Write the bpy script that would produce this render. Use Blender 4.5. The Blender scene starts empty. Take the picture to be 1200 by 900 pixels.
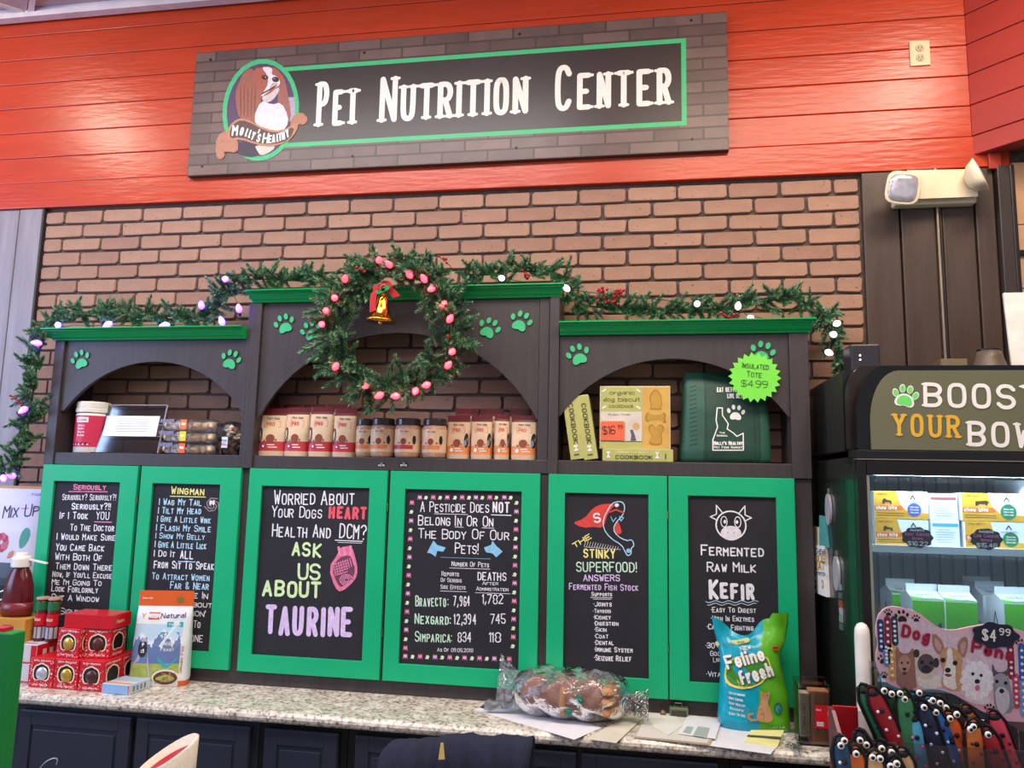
import bpy, bmesh, math, random
import numpy as np
from mathutils import Vector, Matrix
random.seed(7)
S = bpy.context.scene
COL = S.collection
pi = math.pi

# ------------------------------------------------------------------ camera
CA, CB, CR = 0.1301, 0.1650, 0.0212
CPOS = np.array([2.7828, -3.069, 1.7486]); FPX = 887.5
def _axes(a, b, c):
    f = np.array([-math.sin(b)*math.cos(a), math.cos(b)*math.cos(a), math.sin(a)])
    r = np.array([math.cos(b), math.sin(b), 0.0]); u = np.cross(r, f)
    return r*math.cos(c)+u*math.sin(c), -r*math.sin(c)+u*math.cos(c), f
CRT, CUP, CFW = _axes(CA, CB, CR)
cam_d = bpy.data.cameras.new('camera'); cam = bpy.data.objects.new('camera', cam_d); COL.objects.link(cam)
cam_d.sensor_width = 36; cam_d.lens = FPX*36/1200; cam_d.clip_start = .05
m = Matrix.Identity(4)
for i in range(3):
    m[i][0] = CRT[i]; m[i][1] = CUP[i]; m[i][2] = -CFW[i]; m[i][3] = CPOS[i]
cam.matrix_world = m
S.camera = cam

# ------------------------------------------------------------------ light and exposure
S.view_settings.view_transform = 'Standard'; S.view_settings.look = 'None'
S.view_settings.gamma = 1; S.view_settings.use_curve_mapping = False
S.view_settings.exposure = 0.35
W = bpy.data.worlds.new('world'); S.world = W; W.use_nodes = True
W.node_tree.nodes['Background'].inputs[0].default_value = (.78, .86, 1, 1)
W.node_tree.nodes['Background'].inputs[1].default_value = .38
def area(name, loc, to, sx, sy, power, col):
    d = bpy.data.lights.new(name, 'AREA'); d.shape = 'RECTANGLE'; d.size = sx; d.size_y = sy; d.energy = power; d.color = col
    o = bpy.data.objects.new(name, d); COL.objects.link(o); o.location = loc
    o.rotation_euler = (Vector(to)-Vector(loc)).to_track_quat('-Z', 'Y').to_euler(); return o
area('window_light', (-2.6, -2.3, 2.5), (0.5, 0, 2.1), 2.0, 2.2, 95, (.42, .58, 1))
area('ceiling_panel_light', (1.2, -1.6, 3.93), (1.2, -1.4, 0), 2.4, .5, 60, (1, .95, .93))
area('ceiling_panel_light', (3.6, -1.6, 3.93), (3.5, -1.4, 0), 1.8, .5, 53, (1, .84, .66))
area('ceiling_panel_light', (2.4, -4.2, 3.9), (2.4, -1.5, 0), 3.6, 1.2, 42, (1, .95, .9))
for i, x in enumerate((-.52, 4.22)):
    area('track_lamp_light', (x, -1.08, 3.9), (x*.8+.5, 0, 2.7), .22, .22, (8, 4.5)[i], (1, .86, .68))

# ------------------------------------------------------------------ helpers
def at(x, y, ax, val):
    d = CFW*FPX+CRT*(x-600)-CUP*(y-450)
    t = (val-CPOS[ax])/d[ax]
    return CPOS+d*t
def ay(x, y, Y): return at(x, y, 1, Y)
def lin(h):
    h = h.lstrip('#'); o = []
    for i in (0, 2, 4):
        c = int(h[i:i+2], 16)/255
        o.append(c/12.92 if c <= .04045 else ((c+.055)/1.055)**2.4)
    return (*o, 1)
_mc = {}
def mat(hx, rough=.5, metal=0, var=.1, scale=14, bump=0, bscale=60, stretch=(1, 1, 1), coat=0, trans=0, ior=1.45, alpha=1):
    key = (hx, rough, metal, var, scale, bump, bscale, stretch, coat, trans, ior, alpha)
    if key in _mc: return _mc[key]
    M = bpy.data.materials.new('paint_'+hx); M.use_nodes = True; nt = M.node_tree
    b = nt.nodes['Principled BSDF']; c = lin(hx)
    b.inputs['Roughness'].default_value = rough; b.inputs['Metallic'].default_value = metal
    b.inputs['Coat Weight'].default_value = coat; b.inputs['Transmission Weight'].default_value = trans
    b.inputs['IOR'].default_value = ior; b.inputs['Alpha'].default_value = alpha
    tc = nt.nodes.new('ShaderNodeTexCoord'); mp = nt.nodes.new('ShaderNodeMapping'); mp.inputs['Scale'].default_value = stretch
    nt.links.new(tc.outputs['Object'], mp.inputs[0])
    n = nt.nodes.new('ShaderNodeTexNoise'); n.inputs['Scale'].default_value = scale; n.inputs['Detail'].default_value = 4
    nt.links.new(mp.outputs[0], n.inputs['Vector'])
    r = nt.nodes.new('ShaderNodeValToRGB'); e = r.color_ramp.elements
    e[0].position = .3; e[1].position = .7
    e[0].color = (*[k*(1-var) for k in c[:3]], 1); e[1].color = (*[min(1, k*(1+var)) for k in c[:3]], 1)
    nt.links.new(n.outputs['Fac'], r.inputs[0]); nt.links.new(r.outputs[0], b.inputs['Base Color'])
    if bump:
        n2 = nt.nodes.new('ShaderNodeTexNoise'); n2.inputs['Scale'].default_value = bscale; n2.inputs['Detail'].default_value = 5
        nt.links.new(mp.outputs[0], n2.inputs['Vector'])
        bp = nt.nodes.new('ShaderNodeBump'); bp.inputs['Strength'].default_value = bump; bp.inputs['Distance'].default_value = .004
        nt.links.new(n2.outputs['Fac'], bp.inputs['Height']); nt.links.new(bp.outputs[0], b.inputs['Normal'])
    _mc[key] = M; return M
def flat(hx): return mat(hx, .6, 0, .04, 30)
def emis(hx, strength, base='#ffffff'):
    M = bpy.data.materials.new('lamp_glow'); M.use_nodes = True; b = M.node_tree.nodes['Principled BSDF']
    b.inputs['Base Color'].default_value = lin(base); b.inputs['Emission Color'].default_value = lin(hx)
    b.inputs['Emission Strength'].default_value = strength; b.inputs['Roughness'].default_value = .2
    return M
def clear(hx='#ffffff', gloss=.12, rough=.05, bump=0, bscale=30, tint=1.0):
    M = bpy.data.materials.new('clear_plastic'); M.use_nodes = True; nt = M.node_tree; nt.nodes.clear()
    o = nt.nodes.new('ShaderNodeOutputMaterial'); mx = nt.nodes.new('ShaderNodeMixShader')
    t = nt.nodes.new('ShaderNodeBsdfTransparent'); g = nt.nodes.new('ShaderNodeBsdfGlossy')
    c = lin(hx); t.inputs[0].default_value = (*[k*tint for k in c[:3]], 1); g.inputs['Roughness'].default_value = rough
    fr = nt.nodes.new('ShaderNodeFresnel'); fr.inputs[0].default_value = 1.45
    ad = nt.nodes.new('ShaderNodeMath'); ad.operation = 'ADD'; ad.inputs[1].default_value = gloss; ad.use_clamp = True
    nt.links.new(fr.outputs[0], ad.inputs[0]); nt.links.new(ad.outputs[0], mx.inputs[0])
    nt.links.new(t.outputs[0], mx.inputs[1]); nt.links.new(g.outputs[0], mx.inputs[2]); nt.links.new(mx.outputs[0], o.inputs[0])
    if bump:
        n2 = nt.nodes.new('ShaderNodeTexNoise'); n2.inputs['Scale'].default_value = bscale; n2.inputs['Detail'].default_value = 3; n2.inputs['Distortion'].default_value = 1.5
        tc = nt.nodes.new('ShaderNodeTexCoord'); nt.links.new(tc.outputs['Object'], n2.inputs['Vector'])
        bp = nt.nodes.new('ShaderNodeBump'); bp.inputs['Strength'].default_value = bump; bp.inputs['Distance'].default_value = .02
        nt.links.new(n2.outputs['Fac'], bp.inputs['Height']); nt.links.new(bp.outputs[0], g.inputs['Normal']); nt.links.new(bp.outputs[0], fr.inputs['Normal'])
    return M

def tag(o, label=None, cat=None, group=None, kind=None):
    if label: o['label'] = label
    if cat: o['category'] = cat
    if group: o['group'] = group
    if kind: o['kind'] = kind
    return o
def thing(name, loc, label, cat, group=None, rz=0):
    o = bpy.data.objects.new(name, None); COL.objects.link(o); o.location = [float(k) for k in loc]; o.rotation_euler = (0, 0, rz)
    o.empty_display_size = .05
    return tag(o, label, cat, group)
def kids(o): return [c for c in COL.objects if c.parent == o]
def copy_tree(o, parent=None):
    c = o.copy(); COL.objects.link(c); c.parent = parent
    for ch in list(o.children): copy_tree(ch, c)
    return c
class MB:
    """collects faces in world coordinates; build() links them as one mesh object"""
    def __init__(s): s.v = []; s.f = []; s.mi = []; s.m = []
    def idx(s, m):
        if m not in s.m: s.m.append(m)
        return s.m.index(m)
    def face(s, pts, m):
        b = len(s.v); s.v += [tuple(float(k) for k in p) for p in pts]; s.f.append(list(range(b, b+len(pts)))); s.mi.append(s.idx(m)); return s
    def raw(s, vs, fs, m):
        b = len(s.v); s.v += [tuple(float(k) for k in p) for p in vs]; k = s.idx(m)
        for f in fs: s.f.append([b+i for i in f]); s.mi.append(k)
        return s
    def box(s, x0, x1, y0, y1, z0, z1, m, mx=None):
        vs = [(x, y, z) for z in (z0, z1) for y in (y0, y1) for x in (x0, x1)]
        if mx is not None: vs = [mx @ Vector(v) for v in vs]
        return s.raw(vs, [(0, 2, 3, 1), (4, 5, 7, 6), (0, 1, 5, 4), (2, 6, 7, 3), (0, 4, 6, 2), (1, 3, 7, 5)], m)
    def prism(s, poly, off, m, m2=None):
        """poly: list of 3d points; off: 3d vector"""
        n = len(poly); q = [tuple(p[i]+off[i] for i in range(3)) for p in poly]
        s.raw(list(poly)+q, [list(range(n))[::-1]] + [(i, (i+1) % n, n+(i+1) % n, n+i) for i in range(n)], m2 or m)
        s.face(q, m); return s
    def lathe(s, c, prof, m, n=20, mx=None, sq=0):
        """prof: (radius, z) pairs"""
        vs = []; fs = []
        for r, z in prof:
            for i in range(n):
                a = 2*pi*i/n; q = 1/(abs(math.cos(a))**sq+abs(math.sin(a))**sq)**(1/sq) if sq else 1; vs.append(Vector((r*q*math.cos(a), r*q*math.sin(a), z)))
        if mx is not None: vs = [mx @ v for v in vs]
        vs = [v+Vector(c) for v in vs]
        for j in range(len(prof)-1):
            for i in range(n):
                k = (i+1) % n; fs.append((j*n+i, j*n+k, (j+1)*n+k, (j+1)*n+i))
        fs.append(list(range(n))[::-1]); fs.append([(len(prof)-1)*n+i for i in range(n)])
        return s.raw(vs, fs, m)
    def tube(s, pts, r, m, n=8):
        pts = [Vector([float(k) for k in p]) for p in pts]; vs = []; fs = []
        rr = r if isinstance(r, (list, tuple)) else [r]*len(pts)
        for i, p in enumerate(pts):
            t = (pts[min(i+1, len(pts)-1)]-pts[max(i-1, 0)]).normalized()
            a = Vector((0, 0, 1)) if abs(t.z) < .9 else Vector((1, 0, 0))
            u = t.cross(a).normalized(); w = t.cross(u)
            for k in range(n):
                an = 2*pi*k/n; vs.append(p+(u*math.cos(an)+w*math.sin(an))*rr[i])
        for j in range(len(pts)-1):
            for i in range(n):
                k = (i+1) % n; fs.append((j*n+i, (j+1)*n+i, (j+1)*n+k, j*n+k))
        fs.append(list(range(n))); fs.append([(len(pts)-1)*n+i for i in range(n)][::-1])
        return s.raw(vs, fs, m)
    def ball(s, c, r, m, n=10, sc=(1, 1, 1), mx=None):
        prof = [(max(1e-4, math.sin(pi*j/n)), -math.cos(pi*j/n)) for j in range(n+1)]
        M = Matrix.Diagonal((r*sc[0], r*sc[1], r*sc[2], 1))
        if mx is not None: M = mx @ M
        return s.lathe(c, prof, m, n+4, M)
    def build(s, name, parent=None, smooth=False, bevel=0, seg=2, kind=None, label=None, local=False):
        me = bpy.data.meshes.new(name)
        o = bpy.data.objects.new(name, me); COL.objects.link(o)
        L = Vector((0, 0, 0))
        if parent is not None:
            o.parent = parent; q = parent
            while q is not None and not local: L = L+q.location; q = q.parent
        me.from_pydata([(v[0]-L.x, v[1]-L.y, v[2]-L.z) for v in s.v], [], s.f)
        for x in s.m: me.materials.append(x)
        me.polygons.foreach_set('material_index', s.mi)
        if smooth: me.polygons.foreach_set('use_smooth', [True]*len(s.f))
        me.update()
        if bevel:
            b = o.modifiers.new('bevel', 'BEVEL'); b.width = bevel; b.segments = seg; b.limit_method = 'ANGLE'
        if kind: o['kind'] = kind
        if label: o['label'] = label
        return o
def boxo(name, x0, x1, y0, y1, z0, z1, m, parent=None, bevel=.002, **k):
    return MB().box(x0, x1, y0, y1, z0, z1, m).build(name, parent, bevel=bevel, **k)

def chaikin(p, closed=False, it=2):
    for _ in range(it):
        q = []; n = len(p)
        rng = range(n) if closed else range(n-1)
        if not closed: q.append(p[0])
        for i in rng:
            a, b = p[i], p[(i+1) % n]
            q.append(tuple(a[k]*.75+b[k]*.25 for k in range(len(a)))); q.append(tuple(a[k]*.25+b[k]*.75 for k in range(len(a))))
        if not closed: q.append(p[-1])
        p = q
    return p
# ---- stroke lettering: x 0..4, y 0..6
G = {'A':'00 26 40;12 32','B':'00 06;~06 36 45 44 33 03;~03 33 42 41 30 00','C':'~45 36 16 05 01 10 30 41','D':'00 06;~06 26 45 41 20 00',
'E':'46 06 00 40;03 33','F':'46 06 00;03 33','G':'~45 36 16 05 01 10 30 41 43;43 23','H':'00 06;40 46;03 43','I':'00 06','J':'~46 41 30 10 01',
'K':'00 06;46 03 40','L':'06 00 40','M':'00 06 23 46 40','N':'00 06 40 46','O':'~26 36 45 41 30 10 01 05 16 26','P':'00 06;~06 36 45 44 33 03',
'Q':'~26 36 45 41 30 10 01 05 16 26;22 40','R':'00 06;~06 36 45 44 33 03;23 40','S':'~45 36 16 05 04 13 33 42 41 30 10 01','T':'06 46;20 26',
'U':'~06 01 10 30 41 46','V':'06 20 46','W':'06 10 24 30 46','X':'00 46;06 40','Y':'06 23 46;23 20','Z':'06 46 00 40',
'0':'~26 36 45 41 30 10 01 05 16 26','1':'05 16 10','2':'~05 16 36 45 44 00;00 40','3':'~05 16 36 45 44 33 13;~13 33 42 41 30 10 01','4':'30 36 02 42',
'5':'46 06 03;~03 33 42 41 30 10 01','6':'~45 36 16 04 01 10 30 41 42 33 13 02','7':'06 46 10','8':'~23 13 04 05 16 36 45 44 33 13 02 01 10 30 41 42 33 23',
'9':'~43 13 04 05 16 36 45 43 30 10','?':'~05 16 36 45 44 23 22;20 20','!':'06 02;00 00','.':'00 00','\'':'06 04','"':'06 04;16 14',':':'01 01;04 04',
'-':'03 33','&':'~40 04 05 16 26 35 02 01 10 20 42','$':'~45 36 16 05 04 13 33 42 41 30 10 01;20 26','*':'03 03','/':'00 46','+':'03 43;21 25',',':'01 00','(':'~16 05 01 10',')':'~06 15 11 00','%':'00 46;05 05;41 41'}
GL_ = {'a':'36 32;~35 26 15 04 03 12 23 33','b':'08 02;~05 16 36 45 43 32 12 03','c':'~35 26 16 05 03 12 22 33','d':'38 32;~35 26 15 04 03 12 23 33','e':'~04 34 35 26 16 05 03 12 22 33',
'f':'~28 18 07 02;05 25','g':'~36 31 20 10 01;~35 26 15 04 03 12 23 33','h':'08 02;~04 16 26 35 32','i':'06 02;08 08','k':'08 02;26 04 22','l':'08 02','m':'06 02;~05 16 25 22;~25 36 45 42','n':'06 02;~04 16 26 35 32',
'o':'~16 26 35 33 22 12 03 05 16','p':'06 00;~05 16 26 35 33 22 12 03','r':'06 02;~04 15 26','s':'~35 26 16 05 14 24 33 22 12 03','t':'17 13 22;06 26','u':'~06 03 12 22 33 36;36 32','v':'06 12 26','w':'06 12 24 32 46','x':'06 32;36 02','y':'06 13;36 13 00'}
LOWER = [False]
def strokes(ch):
    if LOWER[0] and ch in GL_:
        out = []
        for st in GL_[ch].split(';'):
            pts = [(int(a[0]), int(a[1])-2) for a in st.lstrip('~').split()]; cl = len(pts) > 3 and pts[0] == pts[-1]
            if st[0] == '~': pts = chaikin(pts[:-1], True, 2) if cl else chaikin(pts, False, 2); pts = pts+[pts[0]] if cl else pts
            out.append((pts, cl))
        return out
    out = []
    if ch == ',': return [([(1, 1), (0, -1)], False)]
    for st in G[ch.upper()].split(';'):
        cur = st[0] == '~'; pts = [(int(a[0]), int(a[1])) for a in st.lstrip('~').split()]
        closed = len(pts) > 3 and pts[0] == pts[-1]
        if cur:
            pts = chaikin(pts[:-1], True, 2) if closed else chaikin(pts, False, 2)
            if closed: pts = pts+[pts[0]]
        out.append((pts, closed))
    return out
def lay(s, sc=.78, ar=.62):
    """glyphs of a string: (x before gaps, gap count, polyline, closed), total glyph width, gaps"""
    x = 0; g = 0; out = []
    for ch in s:
        if ch == ' ': x += .30; g += 1; continue
        k = sc if ch.islower() and not LOWER[0] else 1
        w = 0
        for pts, c in strokes(ch):
            w = max(w, max(p[0] for p in pts))
            out.append((g, [(x+p[0]/4*ar*k, p[1]/6*k) for p in pts], c))
        x += w/4*ar*k; g += 1
    return out, x, g-1
class Surf:
    """a plane in space: origin, u, v and outward normal, all flat print lies on it"""
    def __init__(s, O, U, V):
        s.O = Vector([float(k) for k in O]); s.U = Vector([float(k) for k in U]).normalized(); s.V = Vector([float(k) for k in V]).normalized(); s.N = s.U.cross(s.V)
    def p(s, u, v, h=0): return s.O+s.U*u+s.V*v+s.N*h
    def px(s, x, y):
        d = Vector(CFW*FPX+CRT*(x-600)-CUP*(y-450)); c = Vector(CPOS)
        t = (s.O-c).dot(s.N)/d.dot(s.N); q = c+d*t-s.O
        return (q.dot(s.U), q.dot(s.V))
    def poly(s, mb, pts, m, h=.0008, smooth=0):
        if smooth: pts = chaikin(pts, True, smooth)
        ar = sum(pts[i][0]*pts[(i+1) % len(pts)][1]-pts[(i+1) % len(pts)][0]*pts[i][1] for i in range(len(pts)))
        if ar < 0: pts = pts[::-1]
        mb.face([s.p(u, v, h) for u, v in pts], m)
    def rect(s, mb, u0, v0, u1, v1, m, h=.0008): s.poly(mb, [(u0, v0), (u1, v0), (u1, v1), (u0, v1)], m, h)
    def ell(s, mb, u, v, ru, rv, m, h=.0008, n=18, rot=0):
        c, q = math.cos(rot), math.sin(rot)
        s.poly(mb, [(u+c*ru*math.cos(2*pi*i/n)-q*rv*math.sin(2*pi*i/n), v+q*ru*math.cos(2*pi*i/n)+c*rv*math.sin(2*pi*i/n)) for i in range(n)], m, h)
    def line(s, mb, pts, w, m, h=.0008, cap=True):
        pts = [p for i, p in enumerate(pts) if i == 0 or math.hypot(p[0]-pts[i-1][0], p[1]-pts[i-1][1]) > 1e-6]
        if len(pts) < 2:
            s.ell(mb, pts[0][0], pts[0][1], w*.6, w*.6, m, h, 8); return
        closed = len(pts) > 3 and math.hypot(pts[0][0]-pts[-1][0], pts[0][1]-pts[-1][1]) < 1e-6
        runs = [[pts[0]]]
        for i in range(1, len(pts)-1):
            runs[-1].append(pts[i])
            ax_, ay_ = pts[i][0]-pts[i-1][0], pts[i][1]-pts[i-1][1]; bx_, by_ = pts[i+1][0]-pts[i][0], pts[i+1][1]-pts[i][1]
            if (ax_*bx_+ay_*by_)/(math.hypot(ax_, ay_)*math.hypot(bx_, by_)) < .35: runs.append([pts[i]])
        runs[-1].append(pts[-1])
        for ri, r in enumerate(runs):
            n = len(r); Lf = []; Rt = []; hh = h+.00006*(ri % 4)
            loop = closed and len(runs) == 1
            for i in range(n):
                a_ = r[i-1] if i > 0 else (r[-2] if loop else None); b_ = r[i+1] if i < n-1 else (r[1] if loop else None)
                ns = []
                for p, q in ((a_, r[i]), (r[i], b_)):
                    if p is None or q is None: continue
                    L = math.hypot(q[0]-p[0], q[1]-p[1]); ns.append((-(q[1]-p[1])/L, (q[0]-p[0])/L))
                nx, ny = sum(k[0] for k in ns)/len(ns), sum(k[1] for k in ns)/len(ns); L2 = nx*nx+ny*ny
                nx, ny = nx/max(L2, .4)*w/2, ny/max(L2, .4)*w/2
                Lf.append(s.p(r[i][0]+nx, r[i][1]+ny, hh)); Rt.append(s.p(r[i][0]-nx, r[i][1]-ny, hh))
            mb.raw(Lf+Rt, [(i, n+i, n+i+1, i+1) for i in range(n-1)], m)
            if cap and not loop:
                for e in (r[0], r[-1]): s.ell(mb, e[0], e[1], w/2, w/2, m, hh-.00003, 8)
    def text(s, mb, st, p0, p1, hgt, m, w=.13, h=.0009, serif=False, jit=0, sc=.78, ar=.62):
        ls, tot, ng = lay(st, sc, ar)
        dx, dy = p1[0]-p0[0], p1[1]-p0[1]; L = math.hypot(dx, dy); ex, ey = dx/L, dy/L
        Lh = L/hgt-w
        gap = w*(1.95 if serif else 1.35)+.05
        if ng > 0: gap = min(gap, Lh*.5/ng)
        k = (Lh-gap*ng)/max(tot, .01)
        if tot < .05: k = 0
        old = -1; ci = 0
        for g, pts, c in ls:
            if g != old: jx, jy = random.uniform(-jit, jit), random.uniform(-jit, jit); old = g
            ci += 1; hh = h+.00025*(ci % 3)
            q = [(p0[0]+(ex*(x*k+g*gap+w/2+jx)-ey*(y*(1-w)+w/2+jy))*hgt, p0[1]+(ey*(x*k+g*gap+w/2+jx)+ex*(y*(1-w)+w/2+jy))*hgt) for x, y in pts]
            s.line(mb, q, w*hgt, m, hh)
            if serif and not c:
                for e, yy in ((q[0], pts[0][1]), (q[-1], pts[-1][1])):
                    if .05 < yy < (sc*.95 if yy < sc*1.02 else .95): continue
                    b = w*hgt*.68
                    s.line(mb, [(e[0]-b*ex, e[1]-b*ey), (e[0]+b*ex, e[1]+b*ey)], w*hgt*.55, m, hh+.0001)
    def tpx(s, mb, st, xl, yl, xr, yr, hp, m, **k):
        a = s.px(xl, yl); b = s.px(xr, yr); c = s.px(xl, yl-hp)
        s.text(mb, st, a, b, math.hypot(c[0]-a[0], c[1]-a[1]), m, **k)
    def ppx(s, mb, pts, m, h=.0008, smooth=0): s.poly(mb, [s.px(x, y) for x, y in pts], m, h, smooth)
    def lpx(s, mb, pts, w, m, h=.0008): s.line(mb, [s.px(x, y) for x, y in pts], w, m, h)
def zoomf(x0, y0, k): return lambda pts: [(x0+x/k, y0+y/k) for x, y in pts]
def frontS(Y): return Surf((0, Y, 0), (1, 0, 0), (0, 0, 1))

# ------------------------------------------------------------------ materials shared
BROWN = mat('#41393a', .42, 0, .12, 5, .12, 40, (12, 12, 1))
GREEN = mat('#0eae76', .4, 0, .05, 4, .05, 50)
CORN = mat('#0a9e50', .22, 0, .05, 5)
RED = mat('#b83c1e', .30, 0, .09, 2.5, .45, 9, (1, 1, 6))
BLACKP = mat('#141517', .35)
NAVY = mat('#282b3a', .38, 0, .1, 6, .05, 30)
CHALKB = mat('#232128', .75, 0, .22, 6, 0, 60)
WHITE = flat('#f2f0ee'); CW = mat('#ece9ea', .9, 0, .12, 60)
def chalk(h): return mat(h, .9, 0, .12, 90)

# ------------------------------------------------------------------ the setting
fl = mat('#8c8178', .5, 0, .12, 3)
tag(boxo('floor', -5, 8, -8, 1.2, -.05, 0, fl, bevel=0), kind='structure')
ceil = tag(boxo('ceiling', -5, 8, -8, .1, 4.0, 4.05, mat('#b9a0a4', .9, 0, .06, 60, .3, 200), bevel=0), kind='structure')
tile = mat('#b79ea3', .95, 0, .08, 40, .4, 180); gridm = mat('#d9ccd0', .6)
jx, jy = -.158, -.05
R45 = Matrix.Translation((jx, jy, 0)) @ Matrix.Rotation(pi/4, 4, 'Z')
tile_me = None
for i in range(-4, 5):
    for j in range(-6, 1):
        c = R45 @ Vector(((i+.5)*.61, (j+.5)*.61, 0))
        if not (-1.5 < c.x < 3.6 and -1.6 < c.y < -.42): continue
        if tile_me is None:
            t = MB().box(-.288, .288, -.288, .288, -.012, 0, tile).build('ceiling_tile', None); tile_me = t.data
        else:
            t = bpy.data.objects.new('ceiling_tile', tile_me); COL.objects.link(t)
        t.parent = ceil; t.location = (c.x, c.y, 3.998); t.rotation_euler = (0, 0, pi/4)
g = MB()
for k in range(-7, 7):
    for vert in (0, 1):
        # bars clipped to the strip near the wall
        a = k*.61
        seg = 6
        pts = [R45 @ Vector((a, t_) if vert else (t_, a)).to_3d() for t_ in np.linspace(-5, 5, 200)]
        run = [p for p in pts if -1.9 < p.x < 4 and -2.2 < p.y < -.05]
        if len(run) > 1:
            p, q = run[0], run[-1]; d = (q-p).normalized(); n = Vector((-d.y, d.x, 0))*.013
            g.prism([(p.x+n.x, p.y+n.y, 3.978), (q.x+n.x, q.y+n.y, 3.978), (q.x-n.x, q.y-n.y, 3.978), (p.x-n.x, p.y-n.y, 3.978)], (0, 0, .02), gridm)
g.build('ceiling_grid', ceil)
boxo('edge_trim', -5, 8, -.075, -.031, 3.955, 4.0, gridm, ceil)

mortar = mat('#5b4d47', .9, 0, .2, 30, .5, 80)
wall = tag(boxo('wall_back', -3, 8, .012, .12, 0, 4.0, mortar, bevel=0), kind='structure')
# brick skin: 18 columns, pitch 0.2032 x 0.0674
def pitted(M):
    nt = M.node_tree; b = nt.nodes['Principled BSDF']; l = b.inputs['Base Color'].links[0]; src = l.from_socket
    n = nt.nodes.new('ShaderNodeTexNoise'); n.inputs['Scale'].default_value = 85; n.inputs['Detail'].default_value = 2
    g_ = nt.nodes.new('ShaderNodeNewGeometry'); nt.links.new(g_.outputs['Position'], n.inputs['Vector'])
    r = nt.nodes.new('ShaderNodeValToRGB'); r.color_ramp.elements[0].position = .27; r.color_ramp.elements[0].color = lin('#5a3c32'); r.color_ramp.elements[1].position = .33; r.color_ramp.elements[1].color = (1, 1, 1, 1)
    mx = nt.nodes.new('ShaderNodeMix'); mx.data_type = 'RGBA'; mx.blend_type = 'MULTIPLY'; mx.inputs[0].default_value = .8
    nt.links.new(n.outputs['Fac'], r.inputs[0]); nt.links.new(src, mx.inputs[6]); nt.links.new(r.outputs[0], mx.inputs[7]); nt.links.new(mx.outputs[2], b.inputs['Base Color']); return M
bm_ = pitted(mat('#a07a67', .8, 0, .12, 9, .6, 45)); bm2 = pitted(mat('#9a7362', .8, 0, .14, 8, .6, 50)); bm3 = pitted(mat('#a67f6b', .8, 0, .12, 10, .6, 40))
def brick_mesh(w, h, mt, seed):
    rnd = random.Random(seed); mb = MB(); hw, hh = w/2, h/2
    o = [(-hw, -hh+.006), (-hw+.008, -hh), (hw-.01, -hh), (hw, -hh+.008), (hw, hh-.006), (hw-.007, hh), (-hw+.01, hh), (-hw, hh-.008)]
    o = [(x+rnd.uniform(-.0022, .0022), z+rnd.uniform(-.0022, .0022)) for x, z in o]
    i = [(x*(1-.0025/hw), z*(1-.0025/hh)) for x, z in o]
    y1 = rnd.uniform(-.001, .001)
    vs = [(x, .013, z) for x, z in o]+[(x, .003, z) for x, z in o]+[(x, y1, z) for x, z in i]
    fs = [(a, (a+1) % 8, 8+(a+1) % 8, 8+a) for a in range(8)]+[(8+a, 8+(a+1) % 8, 16+(a+1) % 8, 16+a) for a in range(8)]+[list(range(16, 24))]
    return mb.raw(vs, fs, mt)
BW, BH, MG = .2032, .0674, .0105
fullm = [brick_mesh(BW-MG, BH-MG, (bm_, bm2, bm3)[k % 3], k).build('brick', wall) for k in range(9)]
for b in fullm: b.hide_render = False
used = set(); nb = 0; rest = MB()
Z0 = 2.92
cands = []
for j in range(-2, 29):
    zc = Z0-j*BH+BH/2-.0005
    if zc-BH/2 > 3.0: continue
    off = 0 if j % 2 == 0 else .5     # even rows begin with a full? photo: row j=0 begins with a half brick
    for k in range(-1, 19):
        x0 = (k+ (.5 if j % 2 == 0 else 0))*BW; x1 = x0+BW
        x0c, x1c = max(0, x0), min(18*BW, x1)
        if x1c-x0c < .05: continue
        vis = zc > 2.33 or (1.8 < zc < 2.24) or (zc < 2.4 and 1.3 < x0c < 2.3)
        cands.append((x0c, x1c, zc, vis))
def inarch(x, z):
    if z > 2.36 or (z > 2.33 and not (1.2 < x < 2.48)): return True
    for a, b, ap in ((.33, 1.2, 2.25), (1.2, 2.45, 2.36), (2.45, 3.38, 2.25)):
        if a < x < b and z > 1.86:
            c = (a+b)/2; return z < ap-.22*((x-c)/((b-a)/2))**2+.03
    return False
random.seed(3)
for x0, x1, zc, vis in cands:
    xc = (x0+x1)/2; zt = min(zc+BH/2-MG/2, 2.998); zb = zc-BH/2+MG/2
    if zt-zb < .008: continue
    full = abs(x1-x0-BW) < 1e-4 and abs(zt-zb-(BH-MG)) < 1e-3
    if inarch(xc, zc) and nb < 296:
        nb += 1
        if full:
            k = random.randrange(9)
            if k not in used: used.add(k); o = fullm[k]
            else:
                o = bpy.data.objects.new('brick', fullm[k].data); COL.objects.link(o); o.parent = wall
            o.location = (xc, 0, zc)
        else:
            o = brick_mesh(x1-x0-MG, zt-zb, bm_, nb).build('brick', None); o.parent = wall; o.location = (xc, 0, (zt+zb)/2)
    else:
        rest.box(x0+MG/2, x1-MG/2, 0, .013, zb, zt, bm2)
rest.build('brickwork', wall, kind='stuff')
for k, b in enumerate(fullm):
    if k not in used: bpy.data.objects.remove(b)
# red horizontal boards
PZ = .1277
for k in range(8):
    z0 = 3.0+k*PZ; z1 = min(z0+PZ, 3.99)
    x0 = -3; x1 = 4.20 if k == 0 else 4.075
    o = MB().box(x0, x1, -.014-(.004 if k == 0 else 0), .02, z0+.0012, z1-.0012, RED).build('plank', wall, bevel=.003, label='red painted horizontal board')
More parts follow.
